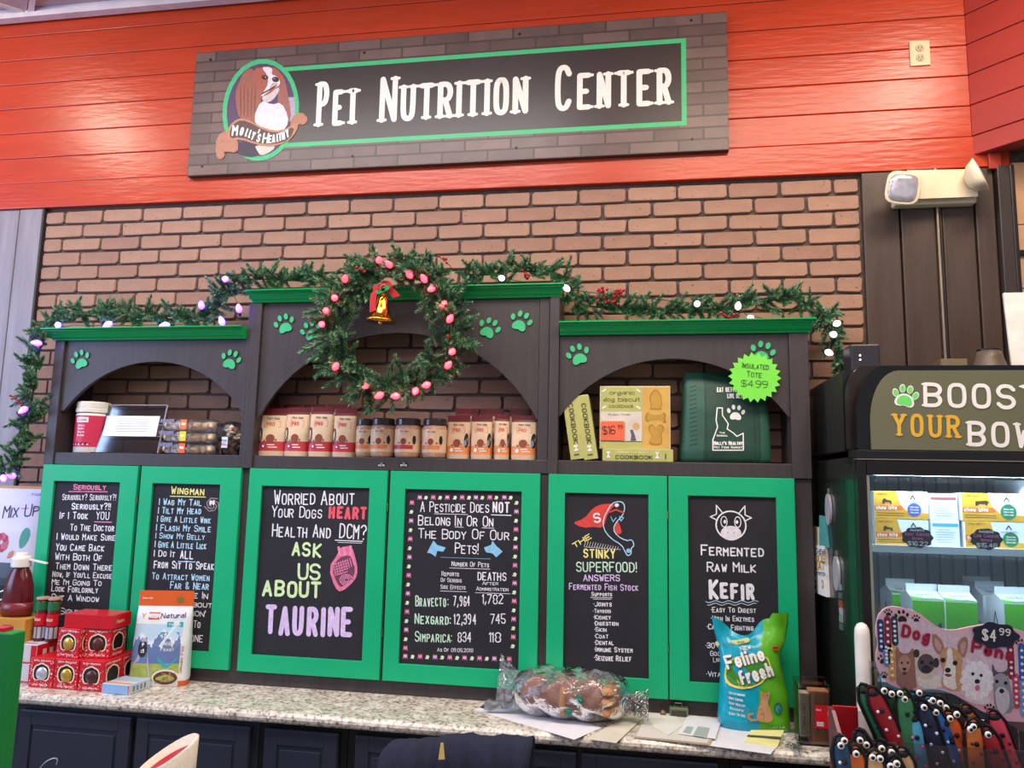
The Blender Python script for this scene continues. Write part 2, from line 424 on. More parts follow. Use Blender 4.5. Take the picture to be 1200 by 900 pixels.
# weathered vertical boards left of the brick
lw = mat('#8d8184', .42, 0, .22, 3, .2, 20, (6, 6, .7))
for k in range(9):
    x1 = -.012-k*.128; x0 = x1-.122
    MB().box(x0, x1, -.006-random.uniform(0, .003), .02, 0, 3.0, lw).build('board', wall, bevel=.003, label='weathered grey vertical board')
MB().box(-.011, -.001, -.01, .02, 0, 3.0, mat('#3a3030', .6)).build('corner_strip', wall)
# dark panelling right of the brick
dk = mat('#4b3d36', .36, 0, .18, 4, .15, 25, (5, 5, .6))
for x0, x1 in ((3.663, 3.795), (3.802, 3.925), (3.952, 4.065), (4.072, 4.14)):
    MB().box(x0, x1, -.012, .02, 0, 3.0, dk).build('panel', wall, bevel=.004, label='dark brown vertical metal panel')
MB().tube([(3.932, -.02, .1), (3.932, -.02, 3.0)], .006, mat('#8c7b6a', .3, .6)).build('conduit', wall)
MB().tube([(3.944, -.016, .1), (3.944, -.016, 3.0)], .004, mat('#2c2522', .3, .3)).build('conduit', wall)
MB().box(4.146, 4.192, -.035, .02, 0, 2.998, mat('#3b3130', .4, 0, .1, 4)).build('corner_post', wall, bevel=.004)
MB().box(4.188, 4.205, -.04, .02, 0, 2.998, mat('#241e1e', .4)).build('corner_post', wall, bevel=.004)
bei = mat('#c79a77', .5, 0, .1, 3, .1, 20, (1, 1, 5))
for k in range(12):
    MB().box(4.21, 5.6, -.006, .02, .02+k*.25, .017+(k+1)*.25, bei).build('wall_board', wall, bevel=.002, label='tan horizontal wall board')
tag(boxo('trim_1', 4.212, 4.5, -.02, -.007, 2.645, 2.665, mat('#1c1616', .4)), kind='structure')
# return wall of red boards coming towards the viewer
RW = Matrix.Translation((4.072, -.0155, 0)) @ Matrix.Rotation(-pi/4, 4, 'Z')
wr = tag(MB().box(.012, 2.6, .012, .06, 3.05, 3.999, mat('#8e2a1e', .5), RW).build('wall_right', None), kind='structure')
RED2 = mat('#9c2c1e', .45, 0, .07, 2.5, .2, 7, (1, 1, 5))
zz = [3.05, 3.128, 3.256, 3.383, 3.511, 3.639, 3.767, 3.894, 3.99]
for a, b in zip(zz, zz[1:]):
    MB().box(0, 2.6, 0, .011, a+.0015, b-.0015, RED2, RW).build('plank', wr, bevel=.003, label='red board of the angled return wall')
MB().prism([(4.10, -.035, 3.052), (5.9, -.035, 3.052), (5.9, -1.8, 3.052)], (0, 0, .02), mat('#5a2a20', .6)).build('soffit', wr)
tag(MB().box(4.12, 4.165, -.034, -.0195, 2.985, 3.05, RED2).build('trim_2', None, bevel=.003), kind='structure')

# ------------------------------------------------------------------ big sign
SG = frontS(-.046)
sx0, sx1, sz0, sz1 = .752, 3.152, 3.109, 3.713
sg = thing('wall_sign', (1.95, -.046, sz0), 'wide printed sign reading Pet Nutrition Center on the red boards', 'sign')
MB().box(sx0, sx1, -.046, -.0148, sz0, sz1, mat('#4a3a38', .38, 0, .1, 3)).build('panel', sg, bevel=.001)
mb = MB(); pb = [mat(c, .35, 0, .15, 8) for c in ('#66504b', '#5e4844', '#6f5751')]
nr = 12; rh = (sz1-sz0)/nr
for j in range(nr):
    x = sx0-(.1 if j % 2 else 0)
    while x < sx1:
        a, b = max(x+.004, sx0), min(x+.196, sx1)
        if b-a > .01: SG.rect(mb, a, sz0+j*rh+.004, b, sz0+(j+1)*rh-.004, random.choice(pb), .0006)
        x += .2
mb.build('printed_brickwork', sg)
mb = MB(); bg = mat('#3a2e2d', .33, 0, .08, 2); GN = mat('#3fb274', .4, 0, .04); 
u0, v0, u1, v1 = 1.05, 3.222, 2.985, 3.607
SG.rect(mb, u0, v0, u1, v1, GN, .0010); SG.rect(mb, u0, v0+.02, u1-.02, v1-.02, bg, .0013)
mb.build('name_board', sg)
mb = MB(); LT = mat('#e9dfd6', .5, 0, .1, 120)
for st, xl, yl, xr, yr, hp in (('Pet', 370, 149.5, 419, 146, 53), ('Nutrition', 444, 144.5, 619, 133.3, 54), ('Center', 650, 131, 787, 123, 54)):
    SG.tpx(mb, st, xl, yl, xr, yr, hp, LT, w=.115, h=.0018, serif=True, sc=.77)
mb.build('lettering', sg)
# round portrait medallion on the sign (printed)
mb = MB(); Zf = zoomf(240, 50, 6)
def SP(pts, col, h, sm=1): SG.ppx(mb, Zf(pts), mat(col, .45, 0, .1, 60), h, sm)
def ring(cx, cy, rx, ry, n=28, rot=.12):
    return [(cx+rx*math.cos(t)*math.cos(rot)-ry*math.sin(t)*math.sin(rot), cy+rx*math.cos(t)*math.sin(rot)+ry*math.sin(t)*math.cos(rot)) for t in [2*pi*i/n for i in range(n)]]
SP(ring(395, 475, 268, 360), '#3fb274', .0022, 0)
SP(ring(395, 475, 238, 328), '#56395a', .0025, 0)
SP([(575, 385), (633, 385), (640, 500), (600, 560)], '#a99aae', .0027, 0)
SP([(345, 180), (280, 200), (235, 300), (215, 360), (225, 460), (240, 520), (290, 560), (380, 560), (400, 420), (400, 300)], '#9a5a49', .0028)
SP([(500, 190), (560, 240), (580, 330), (600, 440), (610, 540), (560, 600), (500, 560), (520, 400)], '#985c4e', .0028)
SP([(400, 400), (470, 440), (540, 420), (590, 520), (580, 600), (500, 650), (400, 620), (340, 540)], '#ddd2d4', .0031)
SP([(350, 720), (500, 720), (480, 760), (400, 800), (375, 770)], '#cdbfae', .0031)
SP([(345, 185), (440, 170), (510, 185), (545, 230), (535, 300), (510, 350), (470, 400), (410, 400), (380, 330), (350, 250)], '#a65845', .0034)
SP([(400, 178), (450, 172), (480, 188), (472, 228), (505, 236), (532, 268), (530, 305), (480, 322), (420, 372), (392, 382), (425, 335), (448, 290), (444, 230)], '#ded0cf', .0037)
SP([(400, 380), (450, 370), (520, 310), (530, 340), (480, 410), (420, 430)], '#c9bab6', .0036)
SP([(395, 372), (440, 350), (512, 306), (505, 300), (440, 338), (396, 362)], '#3a2423', .0040)
SP(ring(500, 262, 25, 19, 20, .2), '#33242b', .0040, 0); SP(ring(492, 256, 7, 5), '#8a7a84', .0043, 0); SP(ring(424, 246, 26, 17), '#6e3527', .0039, 0); SP(ring(426, 250, 15, 12), '#20110f', .0041, 0); SP(ring(430, 247, 4, 4), '#d8c8c8', .0044, 0); SP([(470, 290), (500, 284), (525, 295), (500, 306), (455, 335)], '#b9a6a4', .0039)
for a in range(5):
    SP([(250+a*26, 300+a*8), (258+a*26, 300), (262+a*24, 520), (250+a*24, 520)], '#7d4638', .0031)
SP([(370, 720), (250, 690), (215, 760), (260, 800), (360, 810), (385, 770)], '#3a2a3c', .0029)
mb.build('portrait', sg)
mb = MB()
SP([(165, 610), (85, 660), (78, 790), (110, 830), (148, 800), (135, 765), (235, 780), (240, 690)], '#b0765a', .0042, 1)
SP([(610, 530), (680, 485), (735, 540), (700, 585), (660, 570), (650, 620), (600, 640)], '#b0765a', .0042, 1)
rib = [(165, 600), (230, 535), (300, 540), (430, 610), (540, 625), (660, 560), (655, 620), (590, 700), (480, 735), (380, 725), (250, 680), (165, 700)]
SP(rib, '#b87f61', .0046, 1)
SP([(180, 610), (235, 550), (300, 553), (430, 625), (540, 638), (640, 585), (600, 690), (480, 720), (380, 710), (250, 665), (180, 680)], '#5a3d34', .0049, 1)
for i, (ch, x, y, r) in enumerate((('M', 192, 660, .02), ('o', 245, 655, -.15), ('l', 282, 662, -.25), ('l', 305, 672, -.25), ('y', 322, 684, -.3), ("'", 358, 680, -.3), ('s', 362, 700, -.25), ('H', 405, 712, -.05), ('e', 448, 712, .03), ('a', 475, 708, .1), ('l', 508, 702, .15), ('t', 524, 698, .2), ('h', 548, 690, .25), ('y', 578, 674, .3))):
    w = 42 if ch in 'MH' else (8 if ch in "'" else 24); 
    if ch == 'l': w = 16
    c, s_ = math.cos(r), math.sin(r)
    q = Zf([(x, y), (x+w*c, y-w*s_)])
    SG.tpx(mb, ch, q[0][0], q[0][1], q[1][0], q[1][1], (75 if ch in 'MH' else 72)/6, WHITE, w=.15, h=.0053, sc=.78)
mb.build('ribbon_banner', sg)
for x, y in ((247, 70), (427, 62), (609, 40), (810, 24), (237, 195), (413, 183), (605, 173), (811, 163)):
    u, v = SG.px(x, y); MB().lathe((u, -.047, v), [(.006, 0), (.005, .003)], BLACKP, 8, Matrix.Rotation(pi/2, 4, 'X')).build('screw', sg)

# outlet
p0 = ay(1068.5, 75, -.035); p1 = ay(1091, 44, -.035)
ou = thing('wall_outlet', (p0[0], -.018, p0[2]), 'small ivory power outlet high on the red boards right of the sign', 'outlet')
IV = mat('#cdbb92', .4, 0, .03); xm = (p0[0]+p1[0])/2; zm = (p0[2]+p1[2])/2
MB().box(p0[0], p1[0], -.020, -.0145, p0[2], p1[2], IV).build('cover_plate', ou, bevel=.002)
for dz in (-.02, .02):
    q = MB(); q.lathe((xm, -.0205, zm+dz), [(.016, 0), (.015, .002)], mat('#b09a74', .4), 16, Matrix.Rotation(pi/2, 4, 'X')); r_ = q.build('receptacle', ou)
    q = MB()
    for dx in (-.006, .006): q.box(xm+dx-.0012, xm+dx+.0012, -.0235, -.0222, zm+dz-.003, zm+dz+.006, BLACKP)
    q.ball((xm, -.0225, zm+dz-.009), .0022, BLACKP, 6); q.build('slots', r_)

# emergency light
E0 = ay(1050, 250, -.06); el = thing('emergency_light', (3.92, -.013, 2.83), 'cream twin headed emergency light unit on the dark panelling', 'light')
CRM = mat('#e3d3b4', .35, 0, .04)
X0, X1, ZB, ZT = 3.785, 4.05, 2.843, 2.975
pr = [(X0, ZB+.005), (X0+.06, ZB+.03), (X1-.06, ZB+.03), (X1, ZB+.005), (X1, ZB+.02), (X1-.055, ZT), (X0+.02, ZT), (X0, ZB+.06)]
MB().box(X0-.02, X1+.01, -.06, -.013, ZB, ZT, CRM).build('housing', el, bevel=.008)
MB().prism([(X0+.02, -.06, ZB+.012), (X1-.0, -.06, ZB+.012), (X1-.0, -.06, ZT-.012), (X0+.02, -.06, ZT-.004)], (0, -.03, 0), CRM).build('front_cover', el, bevel=.012)
for sx, nm in ((-1, 0), (1, 1)):
    c = Vector((X0-.012, -.125, 2.885)) if sx < 0 else Vector((X1-.012, -.12, 2.922))
    Mx = (Matrix.Rotation(math.radians(8), 4, 'Y') @ Matrix.Rotation(math.radians(100), 4, 'X')) if sx < 0 else (Matrix.Rotation(math.radians(62), 4, 'Z') @ Matrix.Rotation(math.radians(70), 4, 'X'))
    q = MB(); q.lathe(c, [(.02, -.04), (.045, -.02), (.062, .012), (.06, .014), (.04, .006)], CRM, 28, Mx, 4)
    h = q.build('lamp_head', el, smooth=True)
    q = MB(); q.lathe(c, [(.052, .010), (.049, .016), (.03, .019), (.001, .020)], mat('#c9c4cf', .2, .5, .2, 40, .3, 50), 28, Mx, 4); q.build('lens', h, smooth=True)

# ------------------------------------------------------------------ hutch
FY = -.195
hu = thing('hutch', (1.85, -.1, .948), 'dark brown wooden hutch with three arches, green cornices and six chalkboard doors', 'hutch')
HB = MB().box(.302, 3.40, FY, -.008, .9485, 1.785, BROWN).build('carcass', hu, bevel=.002)
boxo('shelf', .345, 3.333, FY-.006, -.008, 1.787, 1.838, BROWN, hu, label='dark shelf board above the doors')
for x0, x1, z1, yy in ((.300, .345, 2.317, FY-.012), (1.187, 1.205, 2.468, FY-.004), (1.207, 1.250, 2.468, FY-.014), (2.408, 2.448, 2.468, FY-.004), (2.45, 2.487, 2.468, FY-.016), (3.333, 3.40, 2.317, FY-.012)):
    boxo('post', x0, x1, yy, -.008, 1.786, z1, BROWN, hu)
def arch(x0, x1, zs, za, zt, c0, c1):
    c = (c0+c1)/2; hw = (c1-c0)/2; rise = za-zs; R_ = (hw*hw+rise*rise)/(2*rise); zc = za-R_
    pts = [(x0, FY, zt), (x0, FY, zs), (c0, FY, zs)]
    a0 = math.atan2(zs-zc, -hw); a1 = math.atan2(zs-zc, hw)
    for i in range(1, 24):
        a = a0+(a1-a0)*i/24; pts.append((c+R_*math.cos(a), FY, zc+R_*math.sin(a)))
    pts += [(c1, FY, zs), (x1, FY, zs), (x1, FY, zt)]
    top = MB(); n = len(pts)
    MB().prism(pts, (0, .018, 0), BROWN).build('arch_panel', hu)
arch(.346, 1.186, 2.015, 2.226, 2.317, .362, 1.182)
arch(1.251, 2.407, 1.992, 2.338, 2.468, 1.258, 2.404)
arch(2.488, 3.332, 2.008, 2.226, 2.317, 2.494, 3.328)
def cornice(x0, x1, z0, z1, o0, o1):
    h = z1-z0
    pr = [(0, 0), (-.004, 0), (-.006, .12), (-.010, .2), (-.014, .24), (-.020, .5), (-.028, .7), (-.034, .74), (-.034, .78), (-.042, .84), (-.046, .9), (-.046, 1), (.187, 1), (.187, 0)]
    mb = MB(); n = len(pr)
    A = [(x0-(o0 if dy < -.03 else o0*.5 if dy < -.01 else 0), FY-.012+dy, z0+zz_*h) for dy, zz_ in pr]
    B = [(x1+(o1 if dy < -.03 else o1*.5 if dy < -.01 else 0), FY-.012+dy, z0+zz_*h) for dy, zz_ in pr]
    mb.raw(A+B, [list(range(n)), list(range(n, 2*n))[::-1]]+[(i, n+i, n+(i+1) % n, (i+1) % n) for i in range(n)], CORN)
    mb.build('cornice', hu, label='glossy green cornice moulding')
cornice(.290, 1.185, 2.318, 2.366, .03, 0); cornice(1.206, 2.488, 2.469, 2.514, .015, .02); cornice(2.490, 3.402, 2.318, 2.364, 0, .02)
# paw print cut-outs
PG = mat('#3fb87a', .4, 0, .05)
def paw_polys(s, rot):
    out = []
    c, q = math.cos(rot), math.sin(rot)
    tr = lambda P: [(s*(c*x-q*y), s*(q*x+c*y)) for x, y in P]
    pad = chaikin([(0, -.02), (.2, -.08), (.34, -.3), (.3, -.48), (.12, -.5), (0, -.44), (-.12, -.5), (-.3, -.48), (-.34, -.3), (-.2, -.08)], True, 2)
    out.append(tr(pad))
    for x, y, a in ((-.42, .02, .35), (-.16, .26, .1), (.16, .26, -.1), (.42, .02, -.35)):
        out.append(tr([(x+.105*math.cos(t)*math.cos(a)-.155*math.sin(t)*math.sin(a), y+.105*math.cos(t)*math.sin(a)+.155*math.sin(t)*math.cos(a)) for t in [2*pi*k/12 for k in range(12)]]))
    return out
for x, y, r in ((94, 420, .35), (271, 420, -.25), (333, 378, .3), (364, 386, .35), (574, 383, -.4), (611, 375, -.35), (677, 414, .3), (894, 411, -.25)):
    P = ay(x, y, FY-.004); mb = MB()
    for pl in paw_polys(.085, r):
        mb.prism([(P[0]+a, FY-.0005, P[2]+b) for a, b in pl], (0, -.005, 0), PG, BLACKP)
    mb.build('paw_print', hu, label='green wooden paw print')
# doors
DY = -.2133; BY = -.204
Zt, Zb = 1.786, 1.0015
doors = [(.308, .7495, .365, .672), (.7655, 1.2089, .82, 1.121), (1.2456, 1.8235, 1.301, 1.752), (1.8356, 2.4223, 1.897, 2.353), (2.4547, 2.8913, 2.517, 2.824), (2.8964, 3.3376, 2.966, 3.274)]
DO = []; LBL = []
for i, (a, b, c, d) in enumerate(doors):
    zt2, zb2 = 1.717, 1.066
    q = MB(); n = 4
    o = [(a, Zb), (b, Zb), (b, Zt), (a, Zt)]; nn = [(c, zb2), (d, zb2), (d, zt2), (c, zt2)]
    vs = [(x, DY, z) for x, z in o]+[(x, DY, z) for x, z in nn]+[(x, FY-.0005, z) for x, z in o]+[(x, FY-.0005, z) for x, z in nn]
    fs = []
    for k in range(4):
        l = (k+1) % 4
        fs += [(k, l, 4+l, 4+k), (8+k, 12+k, 12+l, 8+l), (k, 8+k, 8+l, l), (4+k, 4+l, 12+l, 12+k)]
    q.raw(vs, fs, GREEN)
    D = q.build('door', hu, bevel=.0015, label='green framed chalkboard door, number %s from the left of six' % ('one two three four five six'.split()[i]))
    DO.append(D)
    MB().box(c-.002, d+.002, BY, FY-.0007, zb2-.002, zt2+.002, CHALKB).build('chalkboard', D)
DS = frontS(BY)
P_ = dict(w=chalk('#ebe8ee'), p=chalk('#f28fb4'), y=chalk('#efe68e'), g=chalk('#d6efb4'), r=chalk('#ee5a6a'), v=chalk('#ddc3ee'), b=chalk('#8cc6ea'), u=chalk('#b9dcef'), m=chalk('#c9e8d0'), R=chalk('#d8463f'))
def letter(D, rows, name='lettering', wd=.12):
    mb = MB()
    for r in rows:
        st, xl, yl, xr, yr, hp, c = r[:7]; w = r[7] if len(r) > 7 else wd
        DS.tpx(mb, st, xl, yl, xr, yr, hp, P_[c], w=w, jit=.035, sc=.76)
    return mb
def under(mb, x0, y0, x1, y1, c, w=.0035): DS.lpx(mb, [(x0, y0), (x1, y1)], w, P_[c], .001)
W_ = 'w'
mb = letter(DO[0], [('Seriously', 86, 574, 124, 574.5, 7, 'p', .17), ('Seriously? Seriously?!', 73, 586, 136, 586.5, 7.5, W_), ('Seriously?!!', 84, 597, 130, 597.5, 8, W_, .16),
 ('If I Took', 70, 608, 103, 608.5, 8.5, W_, .15), ('YOU', 112.5, 609, 128, 609, 9.5, W_), ('To The Doctor', 82, 622, 134, 623, 8, W_, .14), ('I Would Make Sure', 66.5, 632.5, 135, 634, 8, W_, .14), ('You Came Back', 65, 645, 122, 646.5, 8.5, W_, .14),
 ('With Both Of', 64.5, 656, 120, 657.5, 8.5, W_, .14), ('Them Down There', 65, 667, 131, 669, 8, W_, .14), ("Now, If You'll Excuse", 61.5, 676, 131, 678.5, 7, W_, .14), ("Me I'm Going To", 60.5, 685, 119, 687, 7, W_, .14), ('Look Forlornly', 60, 693, 115, 695.5, 7.5, W_, .14), ('Out A Window', 60, 703, 116, 706, 7.5, W_, .14), ('Sighing', 70, 720, 100, 721, 8, W_)])
under(mb, 81, 576, 126, 576.3, 'p'); under(mb, 111, 611.5, 131, 612, 'p'); mb.build('lettering', DO[0])
mb = letter(DO[1], [('Wingman', 200.5, 579, 239.5, 580.5, 9.5, 'y', .15), ('I Wag My Tail', 186, 592, 236.5, 593, 8, 'u', .14), ('I Tilt My Head', 185, 602, 235.5, 603, 8, 'u', .14), ('I Give A Little Wink', 184, 611.5, 247, 613.5, 7.5, 'u', .14),
 ('I Flash My Smile', 183, 622, 247, 624, 8, 'u', .14), ('I Show My Belly', 182, 631, 240, 633, 7, 'u', .14), ('I Give A Little Lick', 181, 641.5, 242, 644, 8, 'u', .14), ('I Do It', 180.5, 652, 205, 653, 8, W_, .14), ('ALL', 211, 655, 226.5, 655.5, 10, W_, .15),
 ('From Sit To Speak', 180, 666, 251, 668, 9.5, W_, .14), ('To Attract Women', 178, 679, 245.5, 681, 8, 'u', .14), ('Far & Near', 199, 690, 244.5, 691.5, 9, 'u', .14), ('They Come In', 177, 700, 244, 702, 8, W_, .14), ('Talking About', 176, 710, 249, 712.5, 7, W_, .14), ("'Action'", 206, 721, 241, 723, 8, W_), ('To', 226.5, 735.5, 235, 736, 9, W_), ('ONE', 223, 752, 237.5, 753, 8.5, W_)])
under(mb, 199.5, 581.5, 241, 582.5, 'y'); under(mb, 209, 658, 229, 658.5, 'u')
for k in range(16):
    a = k*2.4; r0 = 1.5+k*.45
    DS.lpx(mb, [(249+r0*math.cos(a), 592+r0*math.sin(a)), (249+(r0+1.5)*math.cos(a+.8), 592+(r0+1.5)*math.sin(a+.8))], .004, chalk('#a08a94'), .001)
for dx in (-1.5, 1.8): DS.ell(mb, *DS.px(248.5+dx, 589), .006, .010, P_['w'], .0012)
mb.build('lettering', DO[1])
mb = letter(DO[2], [('Worried About', 320.5, 591.5, 415.5, 591.5, 17, W_, .09), ('Your Dogs', 318, 606, 377, 608, 13.5, W_, .1), ('HEART', 385, 608, 430, 609.5, 15, 'r', .22), ('Health And', 318.5, 629, 387.5, 631, 15.5, W_, .1), ('DCM?', 397, 631, 429.5, 632.5, 17.5, W_, .09),
 ('ASK', 342, 652, 376, 653.5, 17, 'g', .17), ('US', 348, 679.5, 376, 680, 20, 'g', .15), ('ABOUT', 307.5, 699, 376.5, 701, 19.5, 'g', .18), ('TAURINE', 310.5, 743.5, 413.5, 747.5, 35, 'v', .17)])
under(mb, 393, 633, 425, 634.5, 'w'); under(mb, 396, 635.5, 424, 636.5, 'w', .002)
Z3 = zoomf(280, 530, 3.333)
DS.ppx(mb, Z3([(350, 450), (385, 400), (395, 370), (440, 365), (455, 410), (465, 460), (455, 500), (400, 548), (375, 530)]), chalk('#e8799e'), .0008, 1)
DS.ppx(mb, Z3([(362, 455), (390, 412), (430, 400), (445, 420), (455, 460), (445, 492), (402, 530), (385, 515)]), chalk('#6e4256'), .001, 1)
for k in range(9):
    DS.lpx(mb, Z3([(370+k*9, 435-k*3), (378+k*9, 480-k*5)]), .003, P_['p'], .0012)
for k in range(5): DS.lpx(mb, Z3([(368+k*2, 440+k*10), (425, 422+k*11)]), .003, P_['p'], .0012)
for r0 in (.010, .018, .026):
    c0 = DS.px(*Z3([(420, 498)])[0]); DS.line(mb, [(c0[0]+r0*math.cos(t), c0[1]+r0*.8*math.sin(t)) for t in [k*.6 for k in range(12)]], .003, P_['p'], .0014)
for a, b in (((395, 400), (390, 372)), ((415, 400), (412, 375)), ((438, 398), (436, 368))): DS.lpx(mb, Z3([a, b]), .010, P_['p'], .0014)
mb.build('lettering', DO[2])
mb = letter(DO[3], [('A Pesticide Does', 492.5, 600, 573, 601, 12.5, W_, .09), ('NOT', 577, 601, 597, 601.5, 13, W_, .15), ('Belong In Or On', 490, 615.5, 578.5, 617.5, 12.5, W_, .1), ('The Body Of Our', 490, 631, 596.5, 633, 12, W_, .1), ('Pets!', 532.5, 648.5, 561, 649.5, 13, W_, .1),
 ('Number Of Pets', 529, 663.5, 573, 665, 6, W_), ('Reports', 517.5, 675, 538, 675.5, 5.5, W_), ('Of Serious', 516.5, 682, 541, 682.5, 5, W_), ('Side Effects', 516.5, 690, 545.5, 691, 5.2, W_), ('DEATHS', 559.5, 680, 593.5, 681, 10, W_, .13), ('After', 565, 685.5, 584, 686, 4.5, W_), ('Administration', 558, 692, 596, 693, 4.8, W_),
 ('Bravecto:', 486.5, 711, 525.5, 711, 13, 'm', .1), ('7,964', 531, 710, 551, 710.5, 12, W_, .1), ('1,782', 564.5, 707.5, 590, 708, 11.5, W_, .1), ('Nexgard:', 486, 731, 528.5, 732.5, 12.5, 'm', .12), ('12,394', 532, 731.5, 558, 732, 12.5, W_, .1), ('745', 574.5, 731, 593, 731, 12, W_, .1),
 ('Simparica:', 486, 752, 530, 753.5, 12.5, 'm', .1), ('834', 536, 752.5, 552.5, 753, 12, W_, .1), ('118', 572.5, 752.5, 587, 753, 12, W_, .1), ('As Of 09.05.2018', 512.5, 763.5, 554.5, 764.5, 4.5, W_)])
under(mb, 509, 602, 548, 603, 'w', .002); under(mb, 576, 603.3, 599, 604, 'w'); under(mb, 533, 617.5, 543, 618, 'w', .002); under(mb, 565, 618.5, 579, 619, 'w', .002)
under(mb, 527, 665.5, 574, 667, 'w', .0018); under(mb, 516, 692.5, 547, 693.5, 'w', .0018); under(mb, 557, 694.5, 598, 695.8, 'w', .0018); under(mb, 516, 653, 575, 655, 'b', .0012)
DS.ppx(mb, Z3([(735, 392), (760, 345), (775, 362), (808, 372), (798, 388), (775, 385), (768, 408), (750, 395)]), P_['b'], .0009)
DS.ppx(mb, Z3([(957, 372), (985, 362), (990, 345), (1005, 365), (1030, 388), (1005, 410), (990, 395), (965, 390)]), P_['b'], .0009)
bd = [(678+ i*(27.5)+random.uniform(-2, 2), 176) for i in range(1, 15)]+[(676-j*1.6, 196+j*35.5) for j in range(17)]+[(1085-j*.9, 196+j*35) for j in range(17)]+[(650+i*29, 796+i*.8) for i in range(15)]
for k, (x, y) in enumerate(bd):
    u, v = DS.px(*Z3([(x, y)])[0])
    if k % 2:
        DS.ell(mb, u, v, .007, .006, chalk('#dde8c8'), .0009, 8); DS.line(mb, [(u-.008, v-.006), (u+.003, v-.007)], .003, chalk('#dde8c8'), .001)
    else:
        DS.ell(mb, u, v, .0065, .006, P_['p'] if k % 4 else P_['v'], .0009, 8)
        for dx in (-.006, 0, .006): DS.line(mb, [(u+dx*1.3, v-.009), (u+dx, v+.008)], .002, P_['p'], .001)
mb.build('lettering', DO[3])
mb = letter(DO[4], [('THE', 673.5, 643, 694, 630.5, 6.5, 'y', .2), ('STINKY', 684, 654, 721, 654.5, 11, 'y', .16), ('SUPERFOOD!', 675.5, 670, 746.5, 671, 12, 'm', .12), ('ANSWERS', 683.5, 681, 727, 681.5, 8, 'v', .15), ('Fermented Fish Stock', 667, 691, 748, 692.5, 8, 'v', .13), ('Supports', 693, 698.5, 717.5, 699, 5, W_, .16),
 ('*Joints', 695.5, 710.5, 717, 711, 5.8, W_, .15), ('*Thyroid', 695, 718.3, 716, 718.5, 5, W_, .16), ('*Kidney', 695.5, 725.8, 716, 726, 5.5, W_, .15), ('*Digestion', 696, 733, 725, 733.3, 5.5, W_, .16), ('*Skin', 696.5, 740.2, 711, 740.4, 5.5, W_, .15), ('*Coat', 696.5, 748, 713, 748.2, 5.7, W_, .15), ('*Dental', 696.5, 755.5, 719.5, 756, 5.8, W_, .15), ('*Immune System', 696.5, 763.8, 741.5, 765, 6.2, W_, .15), ('*Seizure Relief', 696, 774, 740, 775.5, 7, W_, .14)])
under(mb, 692, 700, 717.5, 700.6, 'w', .002); under(mb, 695, 702, 716, 702.3, 'w', .0016)
Z5 = zoomf(630, 540, 3.75)
DS.ppx(mb, Z5([(150, 272), (205, 255), (245, 205), (290, 188), (345, 190), (310, 225), (290, 295), (240, 290), (200, 295)]), P_['R'], .0008, 1)
DS.ppx(mb, Z5([(352, 262), (335, 300), (350, 325), (372, 318), (362, 285)]), P_['R'], .0008, 1)
DS.lpx(mb, Z5(chaikin([(318, 200), (288, 255), (290, 300), (320, 340), (370, 370), (385, 400), (395, 418), (412, 410), (410, 385), (425, 372), (415, 345), (390, 352), (350, 330), (332, 300), (345, 270), (375, 240), (385, 200), (370, 178), (335, 182), (318, 200)], False, 1)), .0035, P_['u'], .0012)
DS.lpx(mb, Z5([(318, 225), (345, 215), (378, 228)]), .006, P_['R'], .0013)
DS.lpx(mb, Z5([(322, 245), (332, 268), (345, 250)]), .003, P_['b'], .0013); DS.lpx(mb, Z5([(360, 245), (366, 265), (378, 250), (362, 245)]), .003, P_['b'], .0013)
DS.ell(mb, *DS.px(*Z5([(348, 195)])[0]), .008, .007, P_['w'], .0013); DS.ell(mb, *DS.px(*Z5([(400, 395)])[0]), .009, .008, P_['b'], .0013)
DS.tpx(mb, 'S', 696.5, 613.5, 705, 612, 12, P_['w'], w=.17, h=.0016)
for k in range(14): DS.lpx(mb, Z5([(205+k*11, 375+k*1.2), (212+k*11, 352+k*2)]), .0014, P_['w'], .0011)
DS.lpx(mb, Z5([(205, 378), (365, 390)]), .0014, P_['w'], .0011)
mb.build('lettering', DO[4])
mb = letter(DO[5], [('Fermented', 821.5, 651, 895, 653, 13, W_, .13), ('Raw Milk', 828, 670, 886, 671.5, 12, W_, .13), ('Kefir', 830, 702, 884, 703.5, 24, W_, .17), ('*Easy To Digest', 833, 717.5, 886, 718.5, 6.5, W_, .14), ('*High In Enzymes', 833, 727.5, 884, 728.8, 6.5, W_, .14), ('*Cancer Fighting', 828, 737.5, 883, 739.5, 6.8, W_, .14),
  ('*30+ Probiotic', 827, 759.5, 880, 761, 6.8, W_, .14), ('Good', 832, 768.5, 848, 769, 6, W_), ('Live', 836, 776, 846, 776, 6, W_), ('*Vitamins', 828, 793, 860, 794, 6.5, W_, .14)])
DS.lpx(mb, [(827+k*2.2, 705+1.2*math.sin(k*.9)) for k in range(29)], .0025, P_['u'], .001); DS.lpx(mb, [(829+k*2.2, 708+1.2*math.sin(k*.9+1)) for k in range(27)], .0018, P_['w'], .001)
c0 = DS.px(856.5, 615.5)
DS.line(mb, [(c0[0]+.052*math.cos(t), c0[1]+.05*math.sin(t)) for t in [k*pi/12 for k in range(25)]], .005, P_['w'], .001)
DS.ell(mb, c0[0], c0[1]-.028, .036, .026, chalk('#e2dce4'), .0012)
